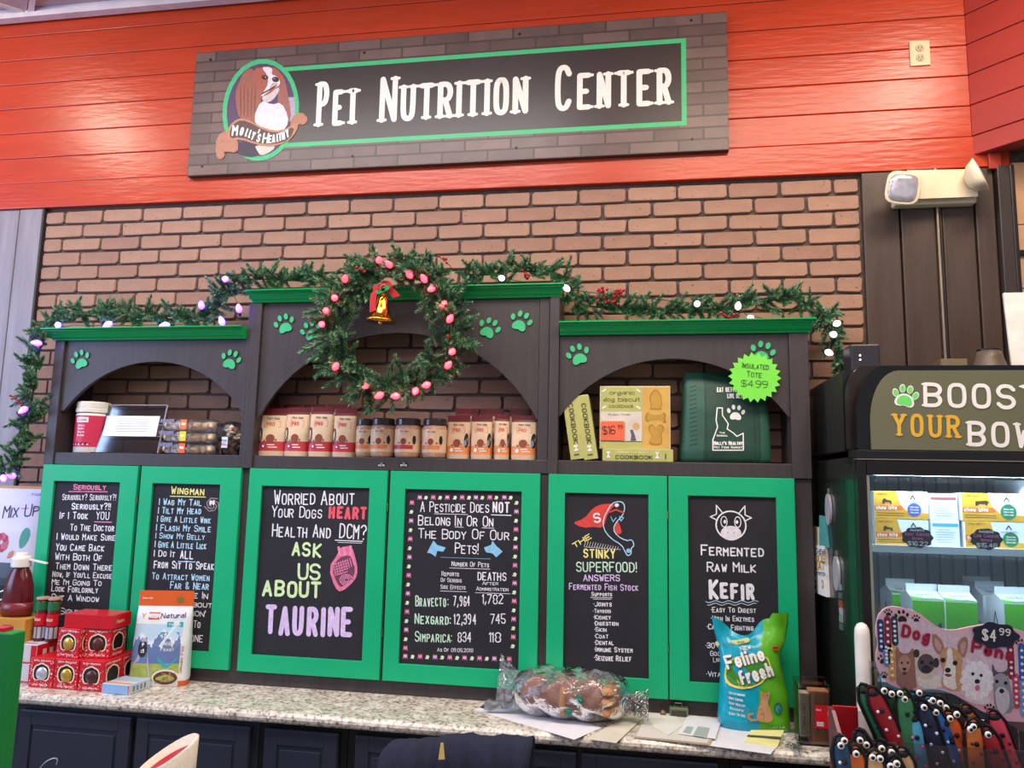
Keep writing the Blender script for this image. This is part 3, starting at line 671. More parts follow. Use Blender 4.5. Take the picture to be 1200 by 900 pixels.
for sx in (-1, 1):
    DS.line(mb, [(c0[0]+sx*a, c0[1]+b) for a, b in ((.03, .045), (.05, .07), (.05, .038), (.072, .028), (.055, .02), (.048, .015))], .004, P_['w'], .0012)
    DS.line(mb, [(c0[0]+sx*.024+.011*math.cos(t), c0[1]+.012+.019*math.sin(t)) for t in [k*pi/6 for k in range(13)]], .003, P_['w'], .0012); DS.ell(mb, c0[0]+sx*.021, c0[1]+.012, .005, .007, P_['w'], .0013, 8)
    DS.ell(mb, c0[0]+sx*.012, c0[1]-.026, .002, .003, chalk('#8d8790'), .0016, 8)
mb.build('lettering', DO[5])
# hinges between the doors
for x in (2.8938, 1.8295, .7575):
    for z in (1.63, 1.16): MB().tube([(x, DY-.001, z), (x, DY-.001, z+.03)], .0022, mat('#8a7a50', .3, .8), 6).build('hinge', hu)

# ------------------------------------------------------------------ worktop and base cabinets
def granite():
    M = bpy.data.materials.new('speckled_granite'); M.use_nodes = True; nt = M.node_tree; b = nt.nodes['Principled BSDF']
    b.inputs['Roughness'].default_value = .22
    tc = nt.nodes.new('ShaderNodeTexCoord')
    n1 = nt.nodes.new('ShaderNodeTexNoise'); n1.inputs['Scale'].default_value = 70; n1.inputs['Detail'].default_value = 6; n1.inputs['Roughness'].default_value = .7
    n2 = nt.nodes.new('ShaderNodeTexNoise'); n2.inputs['Scale'].default_value = 16; n2.inputs['Detail'].default_value = 4
    r1 = nt.nodes.new('ShaderNodeValToRGB'); e = r1.color_ramp.elements
    e[0].position = .36; e[0].color = lin('#6a5d54'); e[1].position = .56; e[1].color = lin('#f0eae0'); k = e.new(.43); k.color = lin('#bcb1a6')
    r2 = nt.nodes.new('ShaderNodeValToRGB'); e = r2.color_ramp.elements
    e[0].position = .4; e[0].color = lin('#cfc8c0'); e[1].position = .62; e[1].color = lin('#fdfaf4')
    mx = nt.nodes.new('ShaderNodeMix'); mx.data_type = 'RGBA'; mx.blend_type = 'MULTIPLY'; mx.inputs[0].default_value = .75
    for n in (n1, n2): nt.links.new(tc.outputs['Object'], n.inputs['Vector'])
    nt.links.new(n1.outputs['Fac'], r1.inputs[0]); nt.links.new(n2.outputs['Fac'], r2.inputs[0])
    nt.links.new(r1.outputs[0], mx.inputs[6]); nt.links.new(r2.outputs[0], mx.inputs[7]); nt.links.new(mx.outputs[2], b.inputs['Base Color'])
    return M
GR = granite(); CZ = .948
pr = [(-.008, CZ), (-.485, CZ), (-.494, CZ-.003), (-.501, CZ-.011), (-.504, CZ-.02), (-.501, CZ-.03), (-.494, CZ-.037), (-.485, CZ-.04), (-.008, CZ-.04)]
q = MB(); n = len(pr); q.raw([(-.1, y, z) for y, z in pr]+[(3.408, y, z) for y, z in pr], [list(range(n)), list(range(n, 2*n))[::-1]]+[(i, n+i, n+(i+1) % n, (i+1) % n) for i in range(n)], GR)
tag(q.build('worktop', None), 'long cream speckled granite worktop with rounded front edge under the hutch', 'worktop')
CFY = -.455
cabs = [((.02, .915), [(.335, .86), ], 'left end base cabinet below the red gift boxes'), ]
dk2 = NAVY
def edge(x, y): return float(ay(x, y, CFY-.018)[0])
units = [('navy base cabinet at the left end under the stacked red gift boxes', [(20, 152), (158, 292)]), ('navy base cabinet with one narrow panelled door left of the draped chair', [(309, 396)]), ('navy base cabinet with one door directly behind the draped chair', [(416, 503), ]), ('navy base cabinet with two doors below the plastic wrapped roll', [(640, 676), (681, 842)]), ('navy base cabinet at the right end beside the display fridge', [(870, 968)])]
bounds = [.0] + [edge(300, 880), edge(405, 880), edge(535, 880), edge(856, 890), 3.39]
for i, (lb, ds) in enumerate(units):
    c = thing('base_cabinet', ((bounds[i]+bounds[i+1])/2, -.23, 0), lb, 'cabinet')
    boxo('body', bounds[i]+.001, bounds[i+1]-.001, CFY, -.008, .08, .9075, BLACKP if i else NAVY, c, bevel=.001)
    boxo('toe_kick', bounds[i]+.001, bounds[i+1]-.001, CFY+.05, -.02, 0, .0795, BLACKP, c, bevel=0)
    if i == 3: dd = [(edge(545, 890), edge(676, 890)), (edge(681, 890), edge(842, 895))]
    else: dd = [(edge(a, 880), edge(b, 880)) for a, b in ds]
    for a, b in dd:
        q = MB(); q.box(a, b, CFY-.018, CFY-.0005, .12, .885, NAVY); D = q.build('cabinet_door', c, bevel=.004)
        w = .05
        for x0, x1, z0, z1 in ((a+.002, a+w, .122, .883), (b-w, b-.002, .122, .883), (a+w, b-w, .122, .17), (a+w, b-w, .835, .883)):
            MB().box(x0, x1, CFY-.023, CFY-.0182, z0, z1, NAVY).build('rail', D, bevel=.002)
        MB().box(a+w+.012, b-w-.012, CFY-.023, CFY-.0182, .185, .82, NAVY).build('raised_panel', D, bevel=.004)

# ------------------------------------------------------------------ greenery
NG = [mat(c, .55, 0, .25, 30) for c in ('#2c5c42', '#427a58', '#67996c', '#a5c098')]
def sprig_mesh(L, n, nl, seed):
    r = random.Random(seed); mb = MB()
    mb.tube([(0, 0, 0), (0, 0, L)], .0016, mat('#4a3b2a', .8), 4)
    for i in range(n):
        z = L*(i+.5)/n*1.0; a = i*2.4+r.uniform(-.3, .3); el = r.uniform(.55, 1.15)*(1 if z < L*.85 else .5)
        d = Vector((math.cos(a)*math.sin(el), math.sin(a)*math.sin(el), math.cos(el))); s_ = d.cross(Vector((0, 0, 1))).normalized()*.0020
        l = nl*r.uniform(.75, 1.15); b = Vector((0, 0, z)); mid = b+d*l*.5+Vector((0, 0, .001))
        mb.raw([b-s_*.7, b+s_*.7, mid+s_, b+d*l, mid-s_], [(0, 1, 2, 3, 4)], NG[(0, 1, 1, 2, 2, 3)[r.randrange(6)]])
    return mb
SPR = []
for k in range(5):
    o = sprig_mesh(.085+.010*k, 190, .029, k).build('sprig', None); SPR.append(o.data); bpy.data.objects.remove(o)
def sprig(parent, p, d, sc=1):
    o = bpy.data.objects.new('sprig', random.choice(SPR)); COL.objects.link(o); o.parent = parent
    L = parent.location
    o.location = (p[0]-L.x, p[1]-L.y, p[2]-L.z); q = Vector(d).to_track_quat('Z', 'Y'); o.rotation_euler = (q @ Matrix.Rotation(random.uniform(0, 6), 3, 'Z').to_quaternion()).to_euler(); o.scale = (sc, sc, sc)
def path3(px, Y): return [Vector([float(k) for k in ay(x, y, yy)]) for (x, y), yy in zip(px, Y if isinstance(Y, list) else [Y]*len(px))]
def walk(P, step):
    out = []; acc = 0
    for a, b in zip(P, P[1:]):
        L = (b-a).length; t = acc
        while t < L: out.append((a+(b-a)*(t/L), (b-a).normalized())); t += step
        acc = t-L
    return out
def garland(px, Y, label, step, spread=.85, sc=.8):
    P = path3(px, Y); g = thing('garland', P[0], label, 'garland')
    MB().tube(P, .004, NG[0], 5).build('wire', g)
    for p, t in walk(P, step):
        for k in range(1):
            r = Vector((random.uniform(-1, 1), random.uniform(-1, .3), random.uniform(-.7, 1))); r = (r-t*r.dot(t)).normalized()
            d = t*random.choice((-1, 1, 1))*random.uniform(.3, 1)+r*spread
            d.normalize(); s_ = sc*random.uniform(.55, .95)
            # keep the sprig tip off the wall
            tipy = p.y+d.y*.1*s_
            if tipy > -.02: d.y = (-.02-p.y)/(.1*s_); 
            sprig(g, p, d, s_)
    return g
random.seed(11)
TOPZ = 2.40
garland([(2, 556), (16, 548), (30, 515), (36, 480), (40, 450), (44, 425), (48, 402), (60, 378), (85, 370), (115, 369), (150, 367), (185, 369), (215, 372), (240, 372), (258, 358), (266, 340), (278, 328), (300, 327), (330, 328), (365, 330), (400, 330)], [-.22]*7+[-.14]*14, 'dense green pine garland running from the left post over the left cornice to the wreath', .0070, .95, .84)
garland([(540, 322), (570, 322), (600, 318), (630, 318), (655, 322), (668, 340), (680, 358), (700, 360), (730, 360), (770, 363), (810, 364), (850, 362), (880, 355), (905, 352), (930, 350), (955, 358), (968, 372), (974, 395), (984, 415), (986, 432)], [-.13]*15+[-.12, -.13, -.14, -.14, -.14], 'green pine garland on the right cornice, trailing down at its right end', .0074, .95, .82)
# standing tips of the right garland
# string lights
def bulb_string(name, pts, col, st, label, Y, r=.0135, base='#ffffff'):
    P = path3([(p[0], p[1]) for p in pts], Y)
    t = thing(name, P[0], label, 'lights')
    E_ = emis(col, st, base); SK = mat('#1d3a28', .5)
    MB().tube(chaikin([tuple(p+Vector((0, .012, .004*(-1)**i))) for i, p in enumerate(P)], False, 1), .0016, SK, 5).build('cord', t)
    for i, p in enumerate(P):
        d = Vector((random.uniform(-1, 1), -.7, random.uniform(-.8, .8))).normalized(); q = d.to_track_quat('Z', 'Y').to_matrix().to_4x4()
        mb = MB(); prof = [(.35, -1.3), (.8, -.7), (1, 0), (.8, .8), (.45, 1.5), (.05, 1.9)]
        mb.lathe(p, [(a*r, b*r) for a, b in prof], E_, 8, q); b = mb.build('bulb', t)
        mb = MB(); mb.lathe(p, [(r*.42, -2.6*r), (r*.5, -1.2*r)], SK, 8, q); mb.build('socket', b)
bulb_string('string_lights', [(4, 560), (14, 557), (28, 480), (44, 402), (68, 381), (127, 380), (194, 381), (260, 377), (236, 358), (280, 362), (264, 327)], '#6a18ff', 15, 'string of violet glowing bulbs wound through the left garland', [-.24, -.24, -.25, -.25]+[-.225]*7, .0135)
bulb_string('string_lights', [(588, 326), (664, 338), (817, 356), (865, 359), (880, 373), (981, 379), (977, 392), (971, 413)], '#ffdfe4', 1.5, 'string of white glowing bulbs on the right garland', [-.21]*4+[-.225, -.19, -.2, -.2], .0125)
# wreath
WC = Vector([float(k) for k in ay(459, 384, -.285)])
wr_ = thing('wreath', WC, 'large round pine wreath hanging over the middle arch', 'wreath')
RM = .232
q = MB(); q.tube([WC+Vector((RM*math.cos(a), 0, RM*math.sin(a))) for a in np.linspace(0, 2*pi, 33)], .008, NG[0], 6); q.build('wire_ring', wr_)
random.seed(5)
NW = 295
for i in range(NW):
    a = 2*pi*i/NW+random.uniform(-.05, .05); rad = Vector((math.cos(a), 0, math.sin(a))); tan = Vector((-math.sin(a), 0, math.cos(a)))
    ph = random.uniform(-pi, pi); out = rad*math.cos(ph)+Vector((0, -1, 0))*abs(math.sin(ph))*.8
    if math.cos(ph) < 0: out = out*.75
    d = (tan*random.uniform(-.9, .9)+out).normalized()
    s_ = random.uniform(.7, 1.05)*(1.15 if i % 9 == 0 else .95)
    if math.cos(ph) < -.3: s_ *= .8
    sprig(wr_, WC+rad*(RM+random.uniform(-.03, .03))+Vector((0, random.uniform(-.02, .02), 0)), d, s_)
MB().tube([WC+Vector((0, .0, RM)), WC+Vector((0, .045, RM+.09)), WC+Vector((0, .065, RM+.1))], .002, NG[0]).build('hanging_loop', wr_)
wl = [(444, 305), (456, 310), (480, 322), (497, 327), (506, 338), (520, 356), (527, 374), (530, 412), (525, 428), (500, 451), (487, 458), (464, 464), (445, 463), (428, 452), (393, 430), (377, 380), (382, 364), (392, 349), (404, 327)]
bulb_string('wreath_lights', wl, '#ff2434', 8, 'string of red glowing bulbs around the wreath', [-.365]*len(wl), .0125, '#ff8080')
# berry picks
BR_ = mat('#a3121c', .25, 0, .1, 30)
def berries(pts, Y, label, n, sp):
    P = path3(pts, Y); t = thing('berry_pick', P[0], label, 'berries', None)
    st = MB(); st.tube(P if len(P) > 1 else [P[0], P[0]+Vector((.01, .03, -.03))], .0015, mat('#3c2a1c', .8), 5)
    st.build('stem', t)
    for i in range(n):
        p = P[0].lerp(P[-1], (i+.5)/n)+Vector((random.uniform(-sp, sp), random.uniform(-.02, .005), random.uniform(-sp, sp)))
        mb = MB(); mb.ball(p, random.uniform(.0045, .007), BR_, 6); mb.build('berry', t, smooth=True)
berries([(704, 346), (722, 350)], -.22, 'thick cluster of red berries in the garland above the right bay', 26, .03)
berries([(722, 344), (731, 342)], -.21, 'short twig of red berries pointing right from the thick cluster', 6, .006)
berries([(842, 370), (866, 371)], -.235, 'row of dark red berries lying on the right cornice', 9, .007)
berries([(615, 320), (619, 328)], -.2, 'small bunch of red berries above the middle cornice', 9, .012)
berries([(13, 464), (27, 474)], -.27, 'sprig of red berries sticking out of the garland at the left post', 7, .006)
berries([(418, 313), (427, 320)], -.36, 'few red berries at the upper left of the wreath', 4, .008)
berries([(514, 300), (528, 312)], -.35, 'few red berries at the upper right of the wreath', 5, .01)
berries([(526, 394), (528, 397)], -.36, 'pair of red berries at the right side of the wreath', 3, .006)
# bell
BP = Vector([float(k) for k in ay(446, 377, -.37)])
be = thing('bell_ornament', BP, 'gold bell with red bow and green holly leaves hanging in the top of the wreath', 'bell')
GO = mat('#d8a53c', .18, 1, .08, 30)
mb = MB(); Mt = Matrix.Rotation(.06, 4, 'Y')
mb.lathe(BP, [(.058, 0), (.056, .006), (.046, .014), (.036, .028), (.028, .055), (.023, .085), (.014, .104), (.003, .11)], GO, 28, Mt)
mb.build('bell_cup', be, smooth=True)
mb = MB(); mb.ball(BP+Vector((0, 0, -.004)), .009, GO, 8); mb.build('clapper', be, smooth=True)
RB = mat('#b80f1c', .6, 0, .12, 40, .3, 200)
def ribbon(pts, w, name):
    P = path3(pts, -.40); mb = MB(); n = len(P)
    V_ = [p+Vector((-w/2, 0, 0)) for p in P]+[p+Vector((w/2, -.006, .006)) for p in P]
    V_ += [v+Vector((0, .004, 0)) for v in V_]
    fs = [(i, n+i, n+i+1, i+1) for i in range(n-1)]+[(2*n+i, 2*n+i+1, 3*n+i+1, 3*n+i) for i in range(n-1)]+[(i, i+1, 2*n+i+1, 2*n+i) for i in range(n-1)]+[(n+i, 3*n+i, 3*n+i+1, n+i+1) for i in range(n-1)]
    mb.raw(V_, fs, RB); mb.build(name, be)
ribbon([(446, 336), (438, 345), (437, 356), (437, 366)], .026, 'ribbon_tail'); ribbon([(450, 336), (459, 342), (465, 349)], .03, 'ribbon_tail')
ribbon([(441, 343), (440, 336), (447, 334)], .024, 'ribbon_loop'); ribbon([(448, 331), (454, 332), (458, 338)], .02, 'ribbon_loop')
HG = mat('#138a45', .35, 0, .1, 40)
HS = frontS(-.415)
for (x, y), a in (((446, 341), .5), ((452, 338), .35)):
    u, v = HS.px(x, y); pts = []
    for k in range(16):
        t = 2*pi*k/16; rr = (1 if k % 2 else .78); px_, py_ = .021*rr*math.cos(t), .0095*rr*math.sin(t)
        pts.append((u+px_*math.cos(a)-py_*math.sin(a), -.415, v+px_*math.sin(a)+py_*math.cos(a)))
    MB().prism(pts, (0, .004, 0), HG).build('holly_leaf', be)
mb = MB(); mb.ball(Vector([float(k) for k in ay(443, 338, -.42)]), .004, BR_, 6); mb.build('holly_berry', be)

# ------------------------------------------------------------------ generic packages
class Bag:
    """a filled pouch in local coordinates: rows (z, xl, xr, depth); front faces -y"""
    def __init__(s, rows, ex=3.0, sub=1): s.rows = rows; s.ex = ex
    def row(s, z):
        R_ = s.rows
        if z <= R_[0][0]: return R_[0]
        for a, b in zip(R_, R_[1:]):
            if z <= b[0]:
                t = (z-a[0])/(b[0]-a[0]); return [a[i]+(b[i]-a[i])*t for i in range(4)]
        return R_[-1]
    def p(s, u, v, h=0):
        z, xl, xr, d = s.row(v); c = (xl+xr)/2; hw = (xr-xl)/2; q = min(1, abs((u-c)/hw))
        return Vector((u, -d/2*(1-q**s.ex)**(1/s.ex)-h, v))
    poly = Surf.poly; rect = Surf.rect; ell = Surf.ell; line = Surf.line; text = Surf.text
    def mesh(s, mb, fn, nx=16, nz=20):
        z0, z1 = s.rows[0][0], s.rows[-1][0]
        F = []; B = []
        for j in range(nz+1):
            z = z0+(z1-z0)*j/nz; _, xl, xr, d = s.row(z)
            for i in range(nx+1):
                a = -math.cos(pi*i/nx); a = .5*a+.5*(2*i/nx-1); u = (xl+xr)/2+a*(xr-xl)/2
                f = s.p(u, z); F.append(f); B.append(Vector((f.x, -f.y, f.z)))
        n = len(F); k = nx+1
        for j in range(nz):
            for i in range(nx):
                a, b, c, d = j*k+i, j*k+i+1, (j+1)*k+i+1, (j+1)*k+i
                cen = (F[a]+F[c])/2; m_ = fn(cen.x, cen.z)
                mb.raw([F[a], F[b], F[c], F[d]], [(0, 1, 2, 3)], m_); mb.raw([B[a], B[d], B[c], B[b]], [(0, 1, 2, 3)], fn(-cen.x, cen.z) if False else m_)
        mb.raw([F[i] for i in range(k)]+[B[i] for i in range(k)][::-1], [list(range(2*k))[::-1]], fn(0, z0+.001))
        return mb
def merge(o, d=.00005):
    bm = bmesh.new(); bm.from_mesh(o.data); bmesh.ops.remove_doubles(bm, verts=bm.verts, dist=d); bm.to_mesh(o.data); bm.free(); return o
def scribble(S_, mb, u0, v0, u1, n, dv, w, m, h=.001, seed=1):
    r = random.Random(seed)
    for i in range(n):
        a = u0+r.uniform(0, .15)*(u1-u0); b = u1-r.uniform(0, .35)*(u1-u0)
        S_.line(mb, [(a, v0-i*dv), (a+(b-a)*.5, v0-i*dv), (b, v0-i*dv)], w, m, h, cap=False)
SZ = 1.8385
CREAM = mat('#e4c3a0', .4, 0, .1, 20); DKR = mat('#6b1d22', .4, 0, .1, 20); REDB = mat('#c4343a', .4); ORB = mat('#e08a50', .4)
BRN = flat('#8a4630'); DBR = flat('#3a2320'); BLK = flat('#1c1a1f'); WHT = flat('#f1ece8'); TRED = flat('#d0463e'); PBL = flat('#3a4f8c')
def pouch(x0, x1, zt, Y, rz, label, band, dog, group='treat pouches on the middle shelf', front=True, h_off=0):
    w = x1-x0; t = thing('treat_pouch', ((x0+x1)/2, Y, SZ), label, 'pouch', group, rz); h = zt-SZ
    B = Bag([(0, -w*.47, w*.47, .052), (h*.1, -w*.49, w*.49, .058), (h*.45, -w*.485, w*.485, .045), (h*.8, -w*.48, w*.48, .018), (h*.9, -w*.485, w*.485, .006), (h, -w*.49, w*.49, .004)], 2.6)
    fn = lambda u, v: DKR if v > h*.84 else (band if h*.1 < v < h*.3 else CREAM)
    mb = MB(); B.mesh(mb, fn, 12, 20); o = merge(mb.build('pouch', t, smooth=False, local=True))
    mb = MB(); B.text(mb, 'Pet One', (-w*.2, h*.76), (w*.25, h*.76), h*.045, DBR, w=.16)
    B.text(mb, 'PRO', (-w*.2, h*.62), (w*.1, h*.62), h*.08, TRED, w=.18)
    B.line(mb, [(-w*.25, h*.6), (-w*.25, h*.72), (w*.3, h*.72), (w*.3, h*.6), (-w*.25, h*.6)], .0012, TRED, .0009)
    B.ell(mb, 0, h*.36, w*.16, h*.09, BRN, .001); B.ell(mb, -w*.2, h*.31, w*.04, h*.025, BRN, .001, 8); B.ell(mb, w*.2, h*.33, w*.035, h*.022, BRN, .001, 8)
    s_ = -1 if dog == 'L' else 1
    B.ell(mb, s_*w*.38, h*.42, w*.09, h*.17, DBR if dog == 'L' else BLK, .0011, 14); B.ell(mb, s_*w*.34, h*.36, w*.06, h*.07, flat('#7a5a50') if dog == 'L' else flat('#8790a8'), .0013, 10)
    B.ell(mb, -w*.22, h*.2, w*.07, h*.045, PBL if band is REDB else WHT, .0011, 12); B.ell(mb, -w*.22, h*.2, w*.04, h*.025, WHT, .0013, 10)
    scribble(B, mb, -w*.1, h*.23, w*.3, 2, h*.05, h*.018, WHT, .0011)
    mb.build('printed_front', t, local=True); return t
xs = lambda px, Y=-.14: float(ay(px, 520, Y)[0])
for i, (a, b, zt, lb) in enumerate(((303, 336, 2.035, 'first tan treat pouch with red band, at the left end of the middle shelf'), (334, 362, 2.04, 'second tan treat pouch with red band from the left'), (362, 390, 2.042, 'third tan treat pouch with red band from the left'), (390, 417, 2.035, 'fourth tan treat pouch with red band, beside the jars'))):
    pouch(xs(a), xs(b), zt, -.14, 0, lb, REDB, 'L')
for i, (a, b, zt, rz, lb) in enumerate(((523.5, 551, 2.01, -.03, 'tan treat pouch with orange band right beside the jars'), (551.5, 577, 2.012, .03, 'tan treat pouch with orange band, second right of the jars'), (579, 597, 2.015, .3, 'narrow turned treat pouch with orange band, third right of the jars'), (598.5, 630, 2.012, -.04, 'tan treat pouch with orange band against the right post'))):
    pouch(xs(a), xs(b), zt, -.14, rz, lb, ORB, 'R')
for i, (a, b) in enumerate(((303.5, 328), (328.5, 352.5), (353, 380), (381, 409))):
    pouch(xs(a, -.07), xs(b, -.07), 2.06, -.068, 0, 'back row pouch with dark red top behind the %s red banded pouch' % ('first', 'second', 'third', 'fourth')[i], REDB, 'L', 'back row of treat pouches on the left of the middle shelf')
for i, (a, b) in enumerate(((532, 560), (562, 590), (596, 622))):
    pouch(xs(a, -.07), xs(b, -.07), 2.045, -.068, 0, 'dark red top of the %s back row pouch behind the orange banded pouches' % ('leftmost', 'middle', 'rightmost')[i], ORB, 'R', 'back row of treat pouches on the right of the middle shelf')
class Cyl:
    def __init__(s, c, r): s.c = Vector(c); s.r = r
    def p(s, u, v, h=0):
        a = u/s.r; return s.c+Vector(((s.r+h)*math.sin(a), -(s.r+h)*math.cos(a), v))
    poly = Surf.poly; rect = Surf.rect; ell = Surf.ell; line = Surf.line; text = Surf.text
JG = mat('#c9a184', .15, 0, .2, 60)
for a, b, Y, lb in ((417.5, 439, -.125, 'first treat jar, partly behind its neighbour, beside the pouches'), (435, 462, -.15, 'second treat jar from the left with orange label'), (463, 492.5, -.15, 'third treat jar from the left with red label'), (495, 523, -.15, 'fourth treat jar, beside the right hand pouches')):
    x0, x1 = xs(a, Y), xs(b, Y); r = (x1-x0)/2; h = .165
    t = thing('treat_jar', ((x0+x1)/2, Y, SZ), lb, 'jar', 'treat jars on the middle shelf')
    mb = MB(); mb.lathe((0, 0, 0), [(r*.82, 0), (r*.95, .006), (r, .02), (r, .118), (r*.93, .128)], JG, 24); mb.build('jar_body', t, smooth=True, local=True)
    mb = MB(); mb.lathe((0, 0, 0), [(r*.93, .1285), (r*.95, .131), (r*.95, .152), (r*.9, .156), (r*.4, .157)], mat('#3a3238', .2, 0, .1), 24); mb.build('lid', t, smooth=False, local=True, bevel=.001)
    mb = MB(); C_ = Cyl((0, 0, 0), r+.0006)
    n = 20; vs = [C_.p(u, v) for v in (.022, .112) for u in np.linspace(-r*2.2, r*2.2, n)]
    mb.raw(vs, [(i, i+1, n+i+1, n+i) for i in range(n-1)], CREAM)
    for k in range(10):
        u0 = -r*1.3+k*r*.2; C_.rect(mb, u0, .034, u0+r*.2, .05, REDB if 'red' in lb else ORB, .0006)
    C_.ell(mb, -.002, .064, .012, .013, BRN, .001, 10); C_.ell(mb, r*.8, .07, .008, .018, BLK, .001, 10); C_.text(mb, 'Pet One', (-.016, .1), (.016, .1), .006, DBR, w=.17)
    for k in (-1, 1): C_.ell(mb, k*.022, .058, .004, .004, BRN, .001, 6)
    mb.build('label', t, local=True)
for x, lb in ((447, 'left small black oval price label on the shelf edge'), (473, 'right small black oval price label on the shelf edge')):
    Sf = frontS(FY-.0075); u, v = Sf.px(x, 544.5); mb = MB()
    mb.prism([(u+.018*math.cos(t_), FY-.0065, v+.0095*math.sin(t_)) for t_ in [2*pi*k/16 for k in range(16)]], (0, -.001, 0), BLK)
    Sf.text(mb, '$12.99', (u-.013, v-.006), (u+.013, v-.006), .007, WHT, w=.18); Sf.text(mb, 'The', (u-.005, v+.003), (u+.005, v+.003), .004, WHT, w=.18)
    tag(mb.build('price_label', None), lb, 'label')

# left bay
X0, X1 = .372, .508; cx = (X0+X1)/2; r = (X1-X0)/2
t = thing('tub', (cx, -.11, SZ), 'round white tub with a pink red label at the left of the left bay', 'tub')
PK = mat('#cf2f52', .35, 0, .05); WP = mat('#efe9e4', .35, 0, .03)
mb = MB(); mb.lathe((0, 0, 0), [(r*.93, 0), (r*.97, .004), (r*.98, .165), (r*.9, .172)], WP, 28); mb.build('tub_body', t, smooth=True, local=True)
mb = MB(); mb.lathe((0, 0, 0), [(r*1.0, .173), (r*1.02, .176), (r*1.02, .19), (r*.98, .192), (r*1.0, .196), (r*1.0, .216), (r*.93, .221)], mat('#e6dfd3', .4), 28); mb.build('lid', t, local=True, bevel=.001)
C_ = Cyl((0, 0, 0), r*.985+.0006); mb = MB(); n = 24; vs = [C_.p(u, v) for v in (.026, .160) for u in np.linspace(-r*2.6, r*2.6, n)]
mb.raw(vs, [(i, i+1, n+i+1, n+i) for i in range(n-1)], PK)
for k in range(6): C_.rect(mb, -.028+k*.0093, .13, -.028+(k+1)*.0093, .152, WP, .0006)
C_.text(mb, 'Classic', (-.022, .136), (.022, .136), .011, flat('#8a7a74'), w=.16)
for k, s_ in enumerate(('Whole', 'Body', 'Health', 'Blend')): C_.text(mb, s_, (-.016, .112-k*.014), (.016, .112-k*.014), .009, WP, w=.17)
for k in range(14): C_.ell(mb, -.04+k*.006, .036+.003*(k % 3), .004, .003, DBR if k % 3 else WP, .0008, 6)
mb.build('label', t, local=True)
# sign holder
t = thing('sign_holder', (.61, -.12, SZ), 'clear acrylic sign holder with a white typed card, leaning beside the tub', 'sign holder')
ACR = clear('#e8ecf0', .10, .06, 0, 30, .92)
Mh = Matrix.Translation((.0, -.03, 0)) @ Matrix.Rotation(-.2, 4, 'X')
def HX(x, y): 
    q = ay(x, y, -.13); return q[0]-.61, q[2]-SZ
w0 = HX(113, 531)[0]; w1 = HX(188, 532)[0]
mb = MB(); mb.box(w0+.005, w1, -.002, .002, 0, .215, ACR, Mh); mb.build('sheet', t, local=True)
mb = MB(); mb.box(w0+.005, w1, -.055, -.002, 0.0005, .004, ACR); mb.build('foot', t, local=True)
for nm, bx in (('edge_strip', (w0+.005, w1, -.0035, .0035, .2135, .2165)), ('edge_strip', (w0+.003, w0+.0065, -.0035, .0035, 0.003, .2165)), ('edge_strip', (w1-.0015, w1+.002, -.0035, .0035, .003, .2165))):
    mb = MB(); mb.box(*bx, mat('#a9a4a8', .15, 0, .1, 40), Mh); mb.build(nm, t, local=True)
mb = MB(); mb.box(w0+.028, w1-.022, -.005, -.0035, .075, .165, mat('#efeef3', .6), Mh); cd = mb.build('card', t, local=True)
Sf = Surf(Mh @ Vector((w0+.028, -.0055, .075)), (1, 0, 0), (Mh.to_3x3() @ Vector((0, 0, 1)))); mb = MB()
rr = random.Random(4); W0 = w1-.022-w0-.028
for k in range(6):
    a = rr.uniform(.2, .32); Sf.line(mb, [(W0*a, .076-k*.011), (W0*(1-a+.05), .076-k*.011)], .0022, flat('#a9a6b4'), .0002, cap=False)
mb.build('typed_lines', t, local=True)
# clamshells of cookies
CK = mat('#f2c8a0', .7, 0, .25, 60, .5, 120)
for k, (lb, st) in enumerate((('bottom clear clamshell of cookies in the stack of three', '#e8674a'), ('middle clear clamshell of cookies with a yellow sticker in the stack of three', '#e6d23a'), ('top clear clamshell of cookies in the stack of three', '#e8805a'))):
    z = SZ+k*.0495; t = thing('cookie_clamshell', (.918, -.115, z), lb, 'container', None)
    w, d = .125, .06
    mb = MB(); mb.lathe((0, 0, 0), [(.93, 0), (1, .006), (1, .022), (1.03, .024), (1.0, .0265), (.97, .044), (.88, .0485)], clear('#fafaff', .08, .12, .3, 60), 24, Matrix.Diagonal((w, d, 1, 1)))
    o = mb.build('shell', t, local=True)
    for i in range(7):
        x = -.1+i*.033; mb = MB(); mb.ball((x, -.012+.01*(i % 2), .023), .0175, CK, 8, (1, 1.5, .95)); mb.build('cookie', t, smooth=True, local=True)
    mb = MB(); mb.box(-.018, .012, -d-.002, -d-.0012, .006, .045, flat(st)); mb.box(-.018, .012, -d-.002, -d*.3, .0455, .0462, flat(st))
    mb.box(-.012, .006, -d-.0026, -d-.0022, .022, .033, flat('#f3ecc0')); mb.build('sticker', t, local=True)
    for i in range(16):
        x = -.108+i*.0145
        if abs(x+.003) > .02: pass
    mb = MB()
    for i in range(12): mb.box(-.118+i*.006, -.1155+i*.006, -.05-.0008*i, -.047-.0008*i, .032, .0475, mat('#9aa0c8', .2))
    mb.build('ribbing', t, local=True, kind='stuff')
    mb = MB(); mb.box(-.14, -.122, -.03, .0, .024, .0255, mat('#b9bcc8', .2)); mb.build('tab', t, local=True)
t = thing('treat_cup', (1.105, -.12, SZ), 'clear plastic cup of mixed treats beside the clamshells', 'cup')
mb = MB(); mb.lathe((0, 0, 0), [(.036, 0), (.048, .10), (.05, .104), (.05, .108), (.044, .125), (.03, .138), (.01, .142)], clear('#ffffff', .06, .08, .2, 60), 24); mb.build('cup', t, smooth=True, local=True)
rr = random.Random(9)
